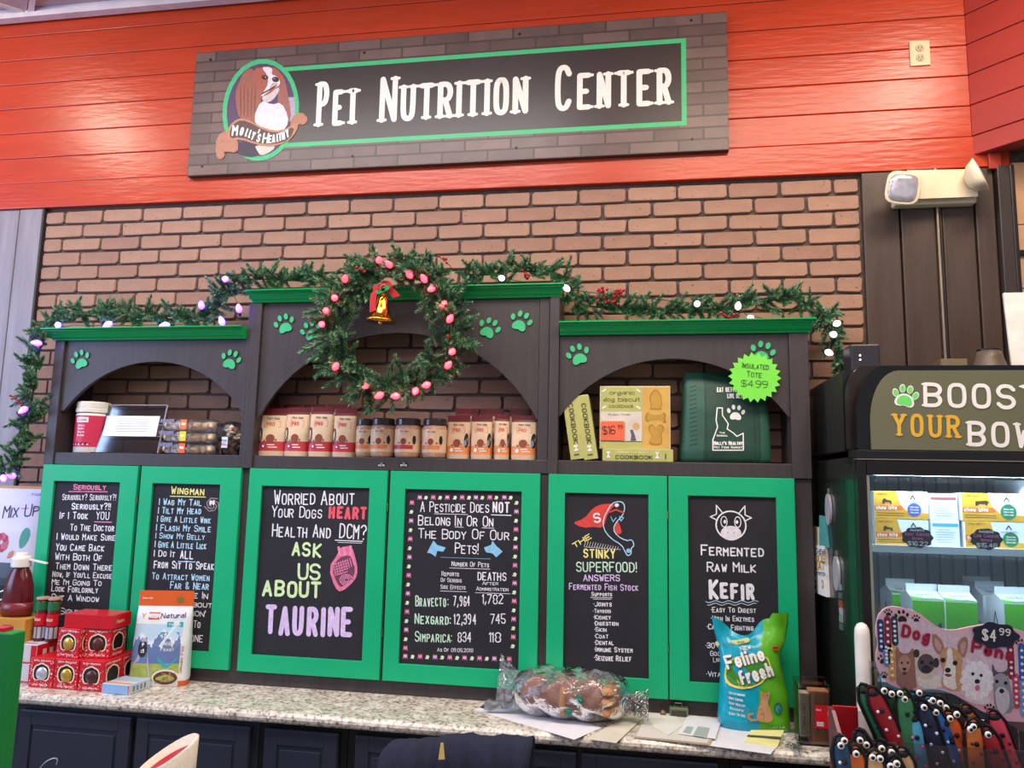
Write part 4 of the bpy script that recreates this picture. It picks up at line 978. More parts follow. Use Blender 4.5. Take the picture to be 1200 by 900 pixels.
for i in range(46):
    z = rr.uniform(.008, .118); rad = .026+z*.09; a = rr.uniform(0, 6.28); q_ = rad*math.sqrt(rr.random())
    if z > .1: q_ *= .6
    mb = MB(); mb.ball((q_*math.cos(a), q_*math.sin(a), z), rr.uniform(.007, .011), mat(rr.choice(('#9a7a64', '#e0c8aa', '#d98a70', '#f4e6d6', '#7a6a58')), .7), 5, (1.3, 1, .8)); mb.build('treat', t, local=True)
C_ = Cyl((0, 0, 0), .047); mb = MB(); C_.rect(mb, -.022, .03, .008, .075, flat('#dfe4f2'), 0); C_.text(mb, 'Pup', (-.02, .055), (.004, .055), .01, flat('#3c58a8'), w=.2); C_.text(mb, 'Mix', (-.02, .04), (.004, .04), .01, flat('#c8483c'), w=.2); mb.build('label', t, local=True)

# right bay: cook books and tote
OL = mat('#b7b56a', .5, 0, .08, 20); OLD = flat('#8b8948'); PAGE = mat('#e9e2c8', .8)
def rot_thing(name, loc, label, cat, eul, group=None):
    t = thing(name, loc, label, cat, group); t.rotation_euler = eul; return t
for (x, an, lb) in ((float(ay(684.5, 539, -.19)[0])-.050, -.15, 'left one of two leaning olive cookbooks, partly behind the arch'), (float(ay(701, 538, -.19)[0])-.052, -.155, 'right one of two leaning olive cookbooks beside the boxed cookbook')):
    t = rot_thing('cookbook', (x, -.192, SZ+.0006), lb, 'book', (0, an, 0))
    mb = MB(); mb.box(0, .052, 0, .17, 0, .245, OL); mb.build('cover', t, bevel=.002, local=True)
    mb = MB(); mb.box(.003, .049, .002, .168, .2452, .247, PAGE); mb.build('pages', t, local=True)
    Sf = Surf((0, -.0005, 0), (1, 0, 0), (0, 0, 1)); mb = MB()
    Sf.text(mb, 'COOKBOOK', (.019, .215), (.019, .06), .018, flat('#3a3624'), w=.16, serif=True)
    Sf.line(mb, [(.026, .035), (.026, .05)], .005, WHT, .001); 
    for a, b in ((.022, .035), (.03, .035), (.022, .05), (.03, .05)): Sf.ell(mb, a, b, .004, .004, WHT, .0012, 8)
    Sf.rect(mb, .015, .016, .035, .021, flat('#5a5636'), .001)
    mb.build('spine_lettering', t, local=True)
hb = thing('cookbook', (3.0-.0, -.12, SZ), 'olive cookbook lying flat with its spine to the front under the boxed cookbook', 'book')
a = float(ay(706, 534, -.19)[0]); b = float(ay(789, 534, -.19)[0]); hb.location.x = (a+b)/2; w = b-a
mb = MB(); mb.box(-w/2, w/2, -.07, .10, 0, .046, OL); mb.build('cover', hb, bevel=.002, local=True)
Sf = Surf((-w/2, -.0705, 0), (1, 0, 0), (0, 0, 1)); mb = MB()
Sf.text(mb, 'COOKBOOK', (.048, .009), (w-.075, .009), .014, flat('#3a3624'), w=.17, serif=True); Sf.text(mb, 'Organic Dog Biscuit', (.055, .03), (w-.09, .03), .007, flat('#e6e2b0'), w=.14)
for u in (.022, w-.058):
    Sf.line(mb, [(u, .016), (u, .032)], .005, WHT, .001)
    for du, v in ((-.003, .015), (.003, .015), (-.003, .033), (.003, .033)): Sf.ell(mb, u+du, v, .004, .004, WHT, .0012, 8)
Sf.rect(mb, w-.03, .01, w-.026, .03, flat('#5a4a30'), .001)
mb.build('spine_lettering', hb, local=True)
fz = SZ+.0465; a = float(ay(703, 490, -.16)[0]); b = float(ay(785.5, 490, -.16)[0]); w = b-a; h = float(ay(744, 453, -.16)[2])-fz
t = thing('boxed_cookbook', ((a+b)/2, -.16, fz), 'upright boxed dog biscuit cookbook with wooden cutter window and orange price tag', 'book')
mb = MB(); mb.box(-w/2, w/2, -.015, .03, 0, h, mat('#d5c9a0', .4, 0, .05)); mb.build('box', t, bevel=.002, local=True)
Sf = Surf((-w/2, -.0155, 0), (1, 0, 0), (0, 0, 1)); mb = MB()
Sf.rect(mb, .004, .004, w*.6, h-.004, OL, .0003); Sf.rect(mb, .004, h*.12, w*.6, h*.59, mat('#d8cbbd', .5), .0006)
LOWER[0] = True; Sf.text(mb, 'organic', (w*.14, h*.86), (w*.5, h*.86), h*.07, flat('#6c6a38'), w=.13); Sf.text(mb, 'dog biscuit', (w*.05, h*.75), (w*.57, h*.75), h*.075, flat('#6c6a38'), w=.13); Sf.text(mb, 'cookbook', (w*.13, h*.65), (w*.48, h*.65), h*.065, flat('#6c6a38'), w=.13)
LOWER[0] = False; Sf.text(mb, 'Bubba Rose', (w*.12, h*.53), (w*.44, h*.53), h*.03, flat('#8a8478'), w=.12)
Sf.rect(mb, .004, h*.115, w*.6, h*.125, flat('#5a3a30'), .0009)
Sf.poly(mb, [(w*.44, h*.13), (w*.45, h*.22), (w*.43, h*.3), (w*.47, h*.31), (w*.5, h*.22), (w*.52, h*.13)], flat('#5c5866'), .0009); Sf.ell(mb, w*.52, h*.36, w*.05, h*.06, flat('#d2a26e'), .0009, 12)
for u, v in ((w*.06, h*.93), (w*.55, h*.93), (w*.06, h*.66), (w*.55, h*.66)): Sf.line(mb, [(u-.006, v-.004*(1 if u < w*.3 else -1)), (u+.006, v+.004*(1 if u < w*.3 else -1))], .005, WHT, .0008)
mb.build('cover_print', t, local=True)
mb = MB(); mb.box(w*.105, w/2-.004, -.0158, -.014, .004, h-.004, mat('#d3a552', .45, 0, .1, 20)); wp = mb.build('wooden_panel', t, local=True)
Sf2 = Surf((w*.105, -.0159, 0), (1, 0, 0), (0, 0, 1)); mb = MB(); WD = mat('#a97c30', .5); WD2 = mat('#c2933f', .5); pw = w*.395-.004
def cut(pts): 
    Sf2.poly(mb, [(pw*x, h*y) for x, y in pts], WD, .0002, 1); cx_ = sum(p[0] for p in pts)/len(pts); cy_ = sum(p[1] for p in pts)/len(pts)
    Sf2.poly(mb, [(pw*(cx_+(x-cx_)*.82), h*(cy_+(y-cy_)*.84)) for x, y in pts], WD2, .0005, 1)
cut([(.5, .97), (.72, .86), (.7, .8), (.76, .72), (.68, .66), (.75, .62), (.25, .62), (.33, .68), (.25, .8), (.3, .88)])
cut([(.12, .55), (.22, .59), (.3, .54), (.7, .54), (.8, .59), (.9, .54), (.84, .48), (.9, .42), (.78, .41), (.68, .46), (.3, .46), (.2, .42), (.1, .46)])
cut([(.2, .32), (.3, .4), (.42, .38), (.5, .32), (.62, .4), (.78, .38), (.82, .3), (.7, .26), (.74, .12), (.68, .06), (.28, .06), (.24, .12), (.36, .2), (.3, .26)])
mb.build('cutter_outlines', wp, local=True) if False else mb.build('cutter_outlines', t, local=True)
pt = rot_thing('price_tag', ((a+b)/2-w*.49, -.178, fz+h*.125), 'orange handwritten price tag reading 16.99 on the boxed cookbook', 'label', (0, 0, 0))
mb = MB(); tw, th = w*.35, h*.32
pts = []
N_ = 9
for i in range(N_): pts += [(tw*i/N_, 0), (tw*(i+.5)/N_, .004)]
for i in range(8): pts += [(tw, th*i/8), (tw-.004, th*(i+.5)/8)]
for i in range(N_): pts += [(tw*(1-i/N_), th), (tw*(1-(i+.5)/N_), th-.004)]
for i in range(8): pts += [(0, th*(1-i/8)), (.004, th*(1-(i+.5)/8))]
mb.prism([(x, 0, z) for x, z in pts], (0, -.001, 0), mat('#ee6a44', .6)); mb.build('card', pt, local=True)
Sf = Surf((0, -.0012, 0), (1, 0, 0), (0, 0, 1)); mb = MB(); Sf.text(mb, '$16', (tw*.1, th*.3), (tw*.62, th*.34), th*.42, BLK, w=.08, sc=1); Sf.text(mb, '99', (tw*.7, th*.6), (tw*.9, th*.6), th*.2, BLK, w=.1); mb.build('lettering', pt, local=True)
# insulated tote
TG = mat('#1d4234', .5, 0, .12, 12, .3, 40); TG2 = mat('#2a5646', .5, 0, .12, 12, .25, 40)
a = float(ay(797, 535, -.18)[0]); b = float(ay(908, 540, -.18)[0]); 
t = thing('insulated_tote', ((a+b)/2, -.095, SZ), 'dark green insulated tote bag with white printed outline map and paw in the right bay', 'bag'); w = b-a
B = Bag([(0, -w*.5, w*.5, .15), (.04, -w*.5, w*.5, .165), (.2, -w*.47, w*.49, .14), (.3, -w*.455, w*.45, .10), (.345, -w*.44, w*.36, .05)], 5)
mb = MB(); B.mesh(mb, lambda u, v: TG2 if u < -w*.22 or u > w*.36 else TG, 20, 20); merge(mb.build('bag_body', t, smooth=True, local=True), .0002)
mb = MB(); SL = mat('#16332a', .6)
for i in range(14): B.line(mb, [(-w*.45, .06+i*.017), (-w*.38, .064+i*.017), (-w*.31, .07+i*.017)], .0035, SL, .0006, cap=False)
for u in (-w*.215, w*.3, w*.355): B.line(mb, [(u, .004+.03*i) for i in range(11)], .003, SL, .0006)
mb.build('stitching', t, local=True)
mb = MB(); X_ = lambda px, py: (float(ay(px, py, -.18)[0])-(a+b)/2, float(ay(px, py, -.18)[2])-SZ)
def ln(pts, w_=.004): B.line(mb, [X_(720+x/4, 320+y/4) for x, y in pts], w_, WHT, .0012)
B.text(mb, 'EAT BETTER.', X_(841, 458.5), X_(869, 458.5), .019, WHT, w=.2); B.text(mb, 'LIVE BETTER.', X_(853, 466), X_(880, 466), .019, WHT, w=.2)
ln([(484, 630), (508, 630), (508, 665), (535, 705), (530, 730), (560, 750), (575, 765), (605, 750), (605, 830), (462, 830), (462, 782), (485, 720), (478, 690), (484, 630)])
for k, s_ in enumerate((('The', 492, 752, 520, 7), ('Original', 480, 766, 533, 8), ("Molly's Healthy", 466, 806, 602, 15), ('Pet Food Market', 468, 822, 600, 9))):
    B.text(mb, s_[0], X_(720+s_[1]/4, 320+s_[2]/4), X_(720+s_[3]/4, 320+s_[2]/4), s_[4]*.0010, WHT, w=.2)
pc = X_(720+572/4, 320+648/4)
for pl in paw_polys(.062, -.1): B.poly(mb, [(pc[0]+x, pc[1]+y) for x, y in pl], WHT, .0012)
mb.build('white_print', t, local=True)
# starburst price tag
Sf = frontS(FY-.0255); u, v = Sf.px(885, 441.5)
t = thing('starburst_tag', (u, FY-.024, v), 'lime green starburst tag stuck to the arch over the tote', 'label')
FLG = mat('#7be04a', .6, 0, .03); mb = MB()
mb.prism([(u+(.094 if k % 2 else .079)*math.cos(2*pi*k/44+.1), FY-.0042, v+(.094 if k % 2 else .079)*math.sin(2*pi*k/44+.1)) for k in range(44)], (0, -.0213, 0), FLG) if False else mb.prism([(u+(.094 if k % 2 else .079)*math.cos(2*pi*k/44+.1), FY-.0115, v+(.094 if k % 2 else .079)*math.sin(2*pi*k/44+.1)) for k in range(44)], (0, -.001, 0), FLG)
mb.build('card', t)
Sf = frontS(FY-.0128); mb = MB(); IK = flat('#2a4a2a')
Sf.text(mb, 'Insulated', (u-.045, v+.035), (u+.05, v+.027), .022, IK, w=.1); Sf.text(mb, 'Tote', (u-.03, v+.002), (u+.025, v-.002), .022, IK, w=.1); Sf.text(mb, '$4.99', (u-.05, v-.035), (u+.045, v-.04), .026, IK, w=.08)
mb.build('lettering', t)
MB().box(u-.01, u+.01, FY-.0114, FY-.001, v-.01, v+.03, WHT).build('foam_pad', t)

# ------------------------------------------------------------------ things on the worktop, left
CT = CZ+.0006
def pack(name, loc, w, d, h, rz, m, label, cat, group=None, bevel=.0015):
    t = thing(name, loc, label, cat, group, rz)
    mb = MB(); mb.box(-w/2, w/2, 0, d, 0, h, m); mb.build('carton', t, bevel=bevel, local=True)
    F = Surf((-w/2, -.0004, 0), (1, 0, 0), (0, 0, 1)); R = Surf((w/2+.0004, 0, 0), (0, 1, 0), (0, 0, 1)); T = Surf((-w/2, 0, h+.0004), (1, 0, 0), (0, 1, 0))
    return t, F, R, T
REDX = mat('#cc1a28', .35, 0, .06, 20); WSN = flat('#f3e4e0'); PKX = flat('#e8a09c'); CRX = flat('#f3dcc0'); DKI = mat('#1c0f10', .5)
def ornament(loc, rz, ball, lb, ly=0):
    s_ = .101; t, F, R, T = pack('ornament_box', loc, s_, s_, s_*1.06, rz, REDX, lb, 'gift box', 'red ornament gift boxes on the worktop')
    h = s_*1.06; mb = MB(); rr = random.Random(int(loc[0]*1000+loc[2]*77))
    win = [(.2, .22), (.12, .5), (.2, .74), (.36, .8), (.5, .86), (.64, .8), (.8, .74), (.88, .5), (.8, .22), (.5, .26)]
    for S_ in (F, R):
        for i in range(110):
            u, v = rr.uniform(.03, .97), rr.uniform(.03, .97)
            if .14 < u < .86 and .2 < v < .86: continue
            S_.ell(mb, u*s_, v*h, .0026, .0018, (WSN, PKX, PKX)[i % 3], .0002, 6, i)
        S_.text(mb, 'Happy Howlidays', (s_*.14, h*.885), (s_*.86, h*.885), h*.07, WSN, w=.18, h=.0003)
        S_.text(mb, 'Dog Treats', (s_*.2, h*.07), (s_*.8, h*.07), h*.07, WSN, w=.18, h=.0003)
        S_.poly(mb, [(x*s_, y*h) for x, y in win], CRX, .0003, 1); S_.poly(mb, [(s_*(.5+(x-.5)*.86), h*(.5+(y-.5)*.86)) for x, y in win], DKI, .0007, 1)
    mb.build('printed_faces', t, local=True)
    mb = MB(); mb.lathe((0, .0, h*.48), [(.002, -.006), (.012, -.0052), (.021, -.0035), (.026, -.001)], mat(ball, .2, .5, .15, 60), 20, Matrix.Rotation(pi/2, 4, 'X') @ Matrix.Scale(-1, 4, (0, 0, 1)) if False else Matrix.Rotation(pi/2, 4, 'X'))
    mb = MB(); mb.ball((.002, .0, h*.47), .025, mat(ball, .25, .5, .2, 50), 12, (1, .35, 1)); mb.build('ornament', t, smooth=True, local=True)
    return t
OX = [.567, .671, .776]
for i, (x, b, lb) in enumerate(zip(OX, ('#c9c9d4', '#c9a24a', '#5c3a38'), ('front bottom row gift box with a silver ornament, leftmost', 'front bottom row gift box with a gold ornament, in the middle', 'front bottom row gift box with a dark brown ornament, rightmost'))):
    ornament((x, -.42, CT), 0, b, 'red '+lb)
for i, x in enumerate(OX): ornament((x, -.3175, CT), 0, '#8a4a3a', 'red gift box in the back bottom row behind the %s front box' % ('left', 'middle', 'right')[i])
Z2 = CT+.1078
for i, (x, y, r_, b, lb) in enumerate(((.577, -.345, -.06, '#d8b8c0', 'left red gift box of the upper row, mostly hidden edge'), (.643, -.366, -.12, '#d8b25a', 'red gift box with a gold ornament in the middle of the upper row'),)):
    pass
ornament((.648, -.395, Z2), -.10, '#d2a850', 'red gift box with a gold ornament at the left of the upper row')
ornament((.757, -.375, Z2), .10, '#6a4038', 'red gift box with a dark window at the right of the upper row')
t, F, R, T = pack('gift_box', (.715, -.382, Z2+.1078), .200, .115, .052, .03, mat('#cc1826', .3, 0, .05), 'flat plain red box lying on top of the ornament gift boxes', 'gift box')
mb = MB(); R.text(mb, 'Puppy', (.025, .018), (.07, .018), .014, flat('#e8c890'), w=.16); mb.build('side_print', t, local=True)
for k, (z, lb) in enumerate(((CT, 'lower white and red carton left of the ornament boxes'), (CT+.0715, 'upper white and red carton under the yellow cardboard box'))):
    t, F, R, T = pack('white_carton', (.290, -.375, z), .42, .155, .070, .0, mat('#cfc8cc', .5, 0, .05), lb, 'box', 'white and red cartons')
    mb = MB(); F.rect(mb, .33, 0.002, .345, .068, REDX, .0004); F.rect(mb, .395, 0.002, .4195, .068, REDX, .0004); F.rect(mb, .345, 0.002, .395, .006, REDX, .0004)
    R.rect(mb, .001, .001, .154, .069, REDX, .0004)
    for i in range(3): R.rect(mb, .03+i*.035, .03, .05+i*.035, .05, WSN, .0008)
    T.rect(mb, .02, .02, .4, .03, REDX, .0003)
    mb.build('printed_faces', t, local=True)
t, F, R, T = pack('cardboard_box', (.262, -.350, CT+.143), .30, .13, .085, .03, mat('#c98d35', .7, 0, .1, 12), 'yellow brown cardboard box carrying the red bottle', 'box')
mb = MB(); scribble(F, mb, .2, .06, .26, 4, .012, .003, flat('#7a4f1c'), .0006, 5); scribble(R, mb, .03, .06, .13, 4, .012, .003, flat('#7a4f1c'), .0006, 6); mb.build('printed_text', t, local=True)
# red bottle
bz = CT+.143+.0855
t = thing('sauce_bottle', (.312, -.282, bz), 'dark red squeeze bottle with white flip cap standing on the cardboard box', 'bottle')
mb = MB(); rb = mat('#5c1219', .2, 0, .1, 8); mb.lathe((0, 0, 0), [(.055, 0), (.062, .006), (.063, .06), (.058, .12), (.045, .165), (.034, .185), (.033, .192)], rb, 28, Matrix.Diagonal((1, .7, 1, 1))); mb.build('bottle_body', t, smooth=True, local=True)
C_ = Cyl((0, 0, 0), .0635)
mb = MB(); mb.lathe((0, 0, 0), [(.0638, .008), (.0645, .03), (.0642, .055)], mat('#7d2a2c', .3), 28, Matrix.Diagonal((1, .71, 1, 1))); mb.build('label', t, smooth=True, local=True)
mb = MB(); mb.lathe((0, 0, 0), [(.036, .1925), (.037, .195), (.037, .225), (.034, .233), (.024, .236), (.022, .246), (.018, .25)], WP, 24); mb.box(.0, .085, -.006, .006, .222, .229, WP, Matrix.Rotation(.15, 4, 'Y')); mb.build('cap', t, local=True, bevel=.001)
# two small cans
for k, (x, y, lb) in enumerate(((.452, -.30, 'left of two small cans with green and red label beside the gift boxes'), (.505, -.30, 'right of two small cans with green and red label beside the gift boxes'))):
    t = thing('spray_can', (x-.008, y, CT+.143), lb, 'can', 'two small cans')
    mb = MB(); r_ = .0235; mb.lathe((0, 0, 0), [(r_*.95, 0), (r_, .004), (r_, .15), (r_*.85, .157)], mat('#5a2024', .25, 0, .2, 30), 20); mb.build('can_body', t, smooth=True, local=True)
    mb = MB(); mb.lathe((0, 0, 0), [(r_*.86, .1575), (r_*1.05, .159), (r_*1.05, .166), (r_*.9, .168)], mat('#c9a594', .3, .3), 20); mb.build('lid', t, local=True)
    C_ = Cyl((0, 0, 0), r_+.0005); mb = MB()
    for i in range(12):
        u = -r_*1.5+i*r_*.25; C_.rect(mb, u, .12, u+r_*.25, .15, flat('#1d6b3a'), .0002); C_.rect(mb, u, .012, u+r_*.25, .055, flat('#b9aeb8' if i % 3 else '#53606e'), .0002); C_.rect(mb, u, .06, u+r_*.25, .105, REDX, .0002)
    C_.text(mb, 'Treat', (-.014, .078), (.014, .078), .012, WHT, w=.16); mb.build('label', t, local=True)
# black pouches at far left and tall white bag
t = thing('black_pouch', (.10, -.178, CT), 'shiny black pouch with white print at the left frame edge beside the bottle', 'bag')
B = Bag([(0, -.13, .13, .05), (.05, -.135, .135, .06), (.35, -.13, .13, .04), (.42, -.13, .13, .006)], 3)
mb = MB(); B.mesh(mb, lambda u, v: BLACKP, 10, 14); merge(mb.build('pouch', t, local=True)); mb = MB()
for k in range(5): B.line(mb, [(.04, .30-k*.035), (.08, .315-k*.035), (.12, .30-k*.035)], .006, WHT, .001)
mb.build('white_print', t, local=True)
t = thing('food_bag', (.10, -.075, CT), 'tall white food bag with red berry and green leaf print behind the sauce bottle', 'bag')
B = Bag([(0, -.17, .165, .10), (.1, -.175, .17, .13), (.55, -.165, .155, .10), (.70, -.15, .135, .04), (.742, -.15, .13, .012)], 3)
WB = mat('#dcd6e2', .35, 0, .04, 6); PUR = flat('#4a2038'); TN = flat('#c79a58')
mb = MB(); B.mesh(mb, lambda u, v: PUR if .34 < v < .40 and u < .09 else (TN if v > .728 else WB), 20, 60); merge(mb.build('bag_body', t, smooth=True, local=True)); mb = MB()
B.text(mb, "Mix Up", (-.055, .60), (.115, .615), .055, flat('#3a2a3c'), w=.09)
for i in range(9): B.ell(mb, -.035+.022*math.cos(i*.7), .50+.026*math.sin(i*.7), .016, .016, flat('#b8405a' if i % 2 else '#cf6a7c'), .001+.0002*i, 10)
B.poly(mb, [(.06, .47), (.09, .5), (.1, .55), (.075, .57), (.055, .54), (.05, .50)], flat('#4fa090'), .001, 1); B.poly(mb, [(.0, .43), (.03, .44), (.035, .47), (.01, .46)], flat('#d98a66'), .001, 1)
B.line(mb, [(.03, .645), (.1, .648)], .004, flat('#d0788a'), .001); B.text(mb, 'Food', (.06, .70), (.11, .702), .012, flat('#6878a8'), w=.16); B.text(mb, 'Topper', (-.02, .36), (.07, .362), .02, WSN, w=.16)
mb.build('printed_front', t, local=True)
# tall foil pouch with mountain print
t = thing('dog_food_pouch', (.957, -.264, CT), 'standing food pouch with orange top, mountain picture and dog beside the red boxes', 'pouch', None, .22)
W2 = .212; H2 = .352
B = Bag([(0, -W2*.52, W2*.5, .085), (.03, -W2*.53, W2*.51, .098), (.15, -W2*.515, W2*.505, .085), (.26, -W2*.5, W2*.5, .04), (.295, -W2*.49, W2*.5, .008), (H2, -W2*.49, W2*.5, .004)], 3.2)
ORG = mat('#e0632c', .35, 0, .05); LBL_ = mat('#bcd6ea', .3, 0, .05); LB2 = mat('#8fb4da', .3); MT1 = mat('#6a7fae', .4); MT2 = mat('#dfe6f2', .4); GRS = mat('#a8b45a', .4, 0, .2, 60); WHB = mat('#e4e6ea', .35)
def kfn(u, v):
    if v > .292: return ORG
    if u > W2*.38: return WHB if v > .02 else ORG
    if v < .085: return GRS if v > .02 else WHB
    rd = .158+max(.055-abs(u-.012)*1.1, .04-abs(u+.07)*1.0, .028-abs(u-.07)*.8, .01)
    if v < rd-.012-.010*math.sin(u*160)-.006*math.sin(u*410): return MT1
    if v < rd: return MT2
    return LBL_ if v < .23 else WHB
mb = MB(); B.mesh(mb, kfn, 70, 120); merge(mb.build('pouch', t, smooth=True, local=True)); mb = MB()
TEAL = flat('#1fa8b8'); 
B.rect(mb, -.055, .245, -.012, .272, flat('#e2602c'), .001); B.text(mb, 'K9', (-.048, .2505), (-.018, .2505), .016, WHT, w=.17, h=.0030); LOWER[0] = True; B.text(mb, 'Natural', (-.008, .249), (.085, .252), .02, flat('#4c2a6c'), w=.16, h=.0012)
LOWER[0] = False; B.text(mb, 'Y', (-.083, .25), (-.066, .25), .018, flat('#e0a030'), w=.2)
B.rect(mb, .02, .218, .08, .237, TEAL, .001); B.text(mb, 'Freeze', (.028, .223), (.072, .223), .009, WHT, w=.16, h=.0014)
B.poly(mb, [(.0, .095), (.035, .068), (.07, .095), (.07, .2), (.0, .2)], TEAL, .001)
for i, s_ in enumerate(('Hoki &', 'Beef', 'Feast')): B.text(mb, s_, (.008, .175-i*.022), (.06, .175-i*.022), .013, WHT, w=.14, h=.0014)
B.poly(mb, [(.0, .15), (.07, .26), (.078, .255), (.012, .14)], flat('#d8eef4'), .0012)
B.poly(mb, [(-.1, .02), (-.095, .08), (-.075, .11), (-.075, .15), (-.065, .178), (-.05, .178), (-.04, .15), (-.035, .1), (-.025, .06), (-.02, .02)], flat('#b9b2b4'), .001, 1)
B.poly(mb, [(-.078, .12), (-.077, .155), (-.068, .172), (-.062, .14), (-.056, .172), (-.043, .152), (-.044, .12), (-.06, .105)], flat('#2e2a34'), .0014, 1); B.poly(mb, [(-.064, .16), (-.056, .16), (-.053, .125), (-.066, .125)], WHT, .0018); B.ell(mb, -.06, .13, .004, .003, BLK, .0022, 8)
B.ell(mb, .035, .035, .05, .03, WHT, .0012); B.ell(mb, .035, .033, .044, .025, flat('#6a3a2c'), .0016)
rr = random.Random(2)
for i in range(26): B.ell(mb, .035+rr.uniform(-.036, .036), .033+rr.uniform(-.018, .018), .0035, .003, flat('#b08a70' if i % 2 else '#8a5646'), .0019, 6)
B.text(mb, 'Grass Fed', (.092, .05), (.092, .15), .009, flat('#c4602c'), w=.16); B.ell(mb, .055, .318, .016, .012, flat('#8a7030'), .001, 12); B.text(mb, 'Bonus Size', (-.09, .32), (-.05, .32), .007, WHT, w=.14)
mb.build('printed_front', t, local=True)
# light blue flat box
rzb = math.atan2(.2, .05)-pi/2
t, F, R, T = pack('blue_box', (.887, -.430, CT), .116, .115, .034, -.06, mat('#c8d6e6', .4, 0, .05), 'flat light blue carton lying in front of the mountain print pouch', 'box')
mb = MB(); F.rect(mb, .001, .001, .115, .033, flat('#8fb2dc'), .0003); F.rect(mb, .112, .001, .1155, .033, REDX, .0005); T.rect(mb, .004, .01, .11, .03, flat('#e89a5c'), .0003); T.rect(mb, .004, .05, .11, .108, flat('#a8bcd6'), .0003)
for i in range(4): R.rect(mb, .02+i*.02, .008, .03+i*.02, .026, flat('#7c8498'), .0004)
mb.build('printed_faces', t, local=True)

# ------------------------------------------------------------------ worktop, middle and right
def slab(name, pts, z, th, m, label, cat='paper', group=None, art=None):
    P = [at(x, y, 2, z) for x, y in pts]; c = sum(P)/len(P)
    t = thing(name, (c[0], c[1], z), label, cat, group)
    mb = MB(); mb.prism([(p[0], p[1], z) for p in P], (0, 0, th), m); mb.build('sheet', t)
    return t
PAP = mat('#dcdbe2', .7, 0, .04, 20); PAP2 = mat('#cfc7b8', .7, 0, .08, 20); PAP3 = mat('#b8a48c', .7, 0, .1, 20)
slab('paper_sheet', [(556, 832), (592, 817), (705, 853), (673, 867)], CT, .0008, PAP, 'white sheet of paper sticking out left of the plastic wrapped roll')
slab('card', [(562, 829), (571, 823), (585, 826.5), (576, 833)], CT+.0014, .0008, mat('#2a3350', .5), 'dark blue card on the white sheet left of the roll', 'card')
slab('paper_sheet', [(686, 866), (742, 836), (752, 843), (722, 871)], CT+.0024, .0008, PAP2, 'greyish sheet under the right end of the wrapped roll')
slab('folder', [(743, 865), (757, 838), (846, 846), (832, 874)], CT, .004, PAP3, 'brown paper folder under the receipts right of the wrapped roll', 'folder')
slab('paper_sheet', [(745, 863), (760, 835), (842, 843), (829, 871)], CT+.0046, .0008, mat('#cfc9c4', .7, 0, .05), 'off white sheet on top of the brown folder')
slab('paper_sheet', [(758, 837), (790, 836), (800, 850), (783, 862), (765, 852)], CT+.006, .001, mat('#d8d4cf', .7, 0, .05), 'crumpled receipt lying on the off white sheet')
t = slab('receipt', [(795, 860), (806, 838), (846, 843), (838, 866)], CT+.0076, .001, PAP, 'white receipt with grey printed blocks on the folder')
mb = MB()
Zp = CT+.0092
for q_ in ([(800, 858), (805, 851), (813, 852), (809, 860)], [(812, 862), (818, 851), (832, 853), (828, 865)]):
    mb.face([tuple(at(x, y, 2, Zp)) for x, y in q_][::-1], flat('#a2aaa6'))
mb.build('print', t)
slab('paper_sheet', [(831, 874), (846, 846), (925, 858), (903, 884)], CT, .0008, PAP, 'white sheet under the front of the teal and green bag')
t = thing('leaflet', at(898, 872, 2, CT), 'folded yellow leaflet in front of the teal and green bag', 'leaflet')
A = [at(x, y, 2, CT+.001) for x, y in ((872, 870), (880, 862), (919, 862), (911, 876))]
mb = MB(); c0, c1, c2, c3 = [Vector([float(k) for k in p]) for p in A]
vs = []; n = 8
for i in range(n+1):
    a = pi*i/n; vs.append(c0.lerp(c3, 0)+Vector((0, 0, 0)))
L0, L1 = c0, c3
mb.prism([c0, c3, c2, c1], (0, 0, .0012), mat('#d8d6a0', .6))
mb.prism([c0+Vector((0, 0, .0012)), c3+Vector((0, 0, .0012)), c2+Vector((0, 0, .016)), c1+Vector((0, 0, .016))], (0, 0, .0012), mat('#e2dc92', .6)); mb.build('leaflet_sheets', t, kind=None)
mb = MB(); mb.prism([c0.lerp(c1, .4)+Vector((0, 0, .0095)), c3.lerp(c2, .4)+Vector((0, 0, .0095)), c3.lerp(c2, .55)+Vector((0, 0, .0113)), c0.lerp(c1, .55)+Vector((0, 0, .0113))], (0, 0, .0008), flat('#4a4a48')); mb.build('printed_line', t)
# small metal box clip
t = thing('business_card_holder', at(795, 842, 2, CT), 'small dull metal holder standing behind the folder against the hutch', 'holder')
c = t.location; mt_ = mat('#7c8468', .35, .7, .2, 30)
MB().box(c.x-.03, c.x+.034, c.y, c.y+.024, CT, CT+.036, mt_).build('tray', t, bevel=.002); MB().box(c.x-.024, c.x+.028, c.y-.002, c.y-.0005, CT+.008, CT+.026, mat('#3c4034', .4)).build('front_slot', t)
mb = MB(); mb.tube([(c.x-.012, c.y+.012, CT+.036), (c.x-.01, c.y+.012, CT+.048), (c.x+.012, c.y+.012, CT+.048), (c.x+.014, c.y+.012, CT+.036)], .002, mt_); mb.build('clip_wire', t)
mb = MB(); mb.ball((c.x-.052, c.y+.01, CT+.0115), .011, mat('#8a7a5c', .3, .6), 8); o = mb.build('brass_knob', None); tag(o, 'tiny round brass knob lying left of the small metal holder', 'knob')
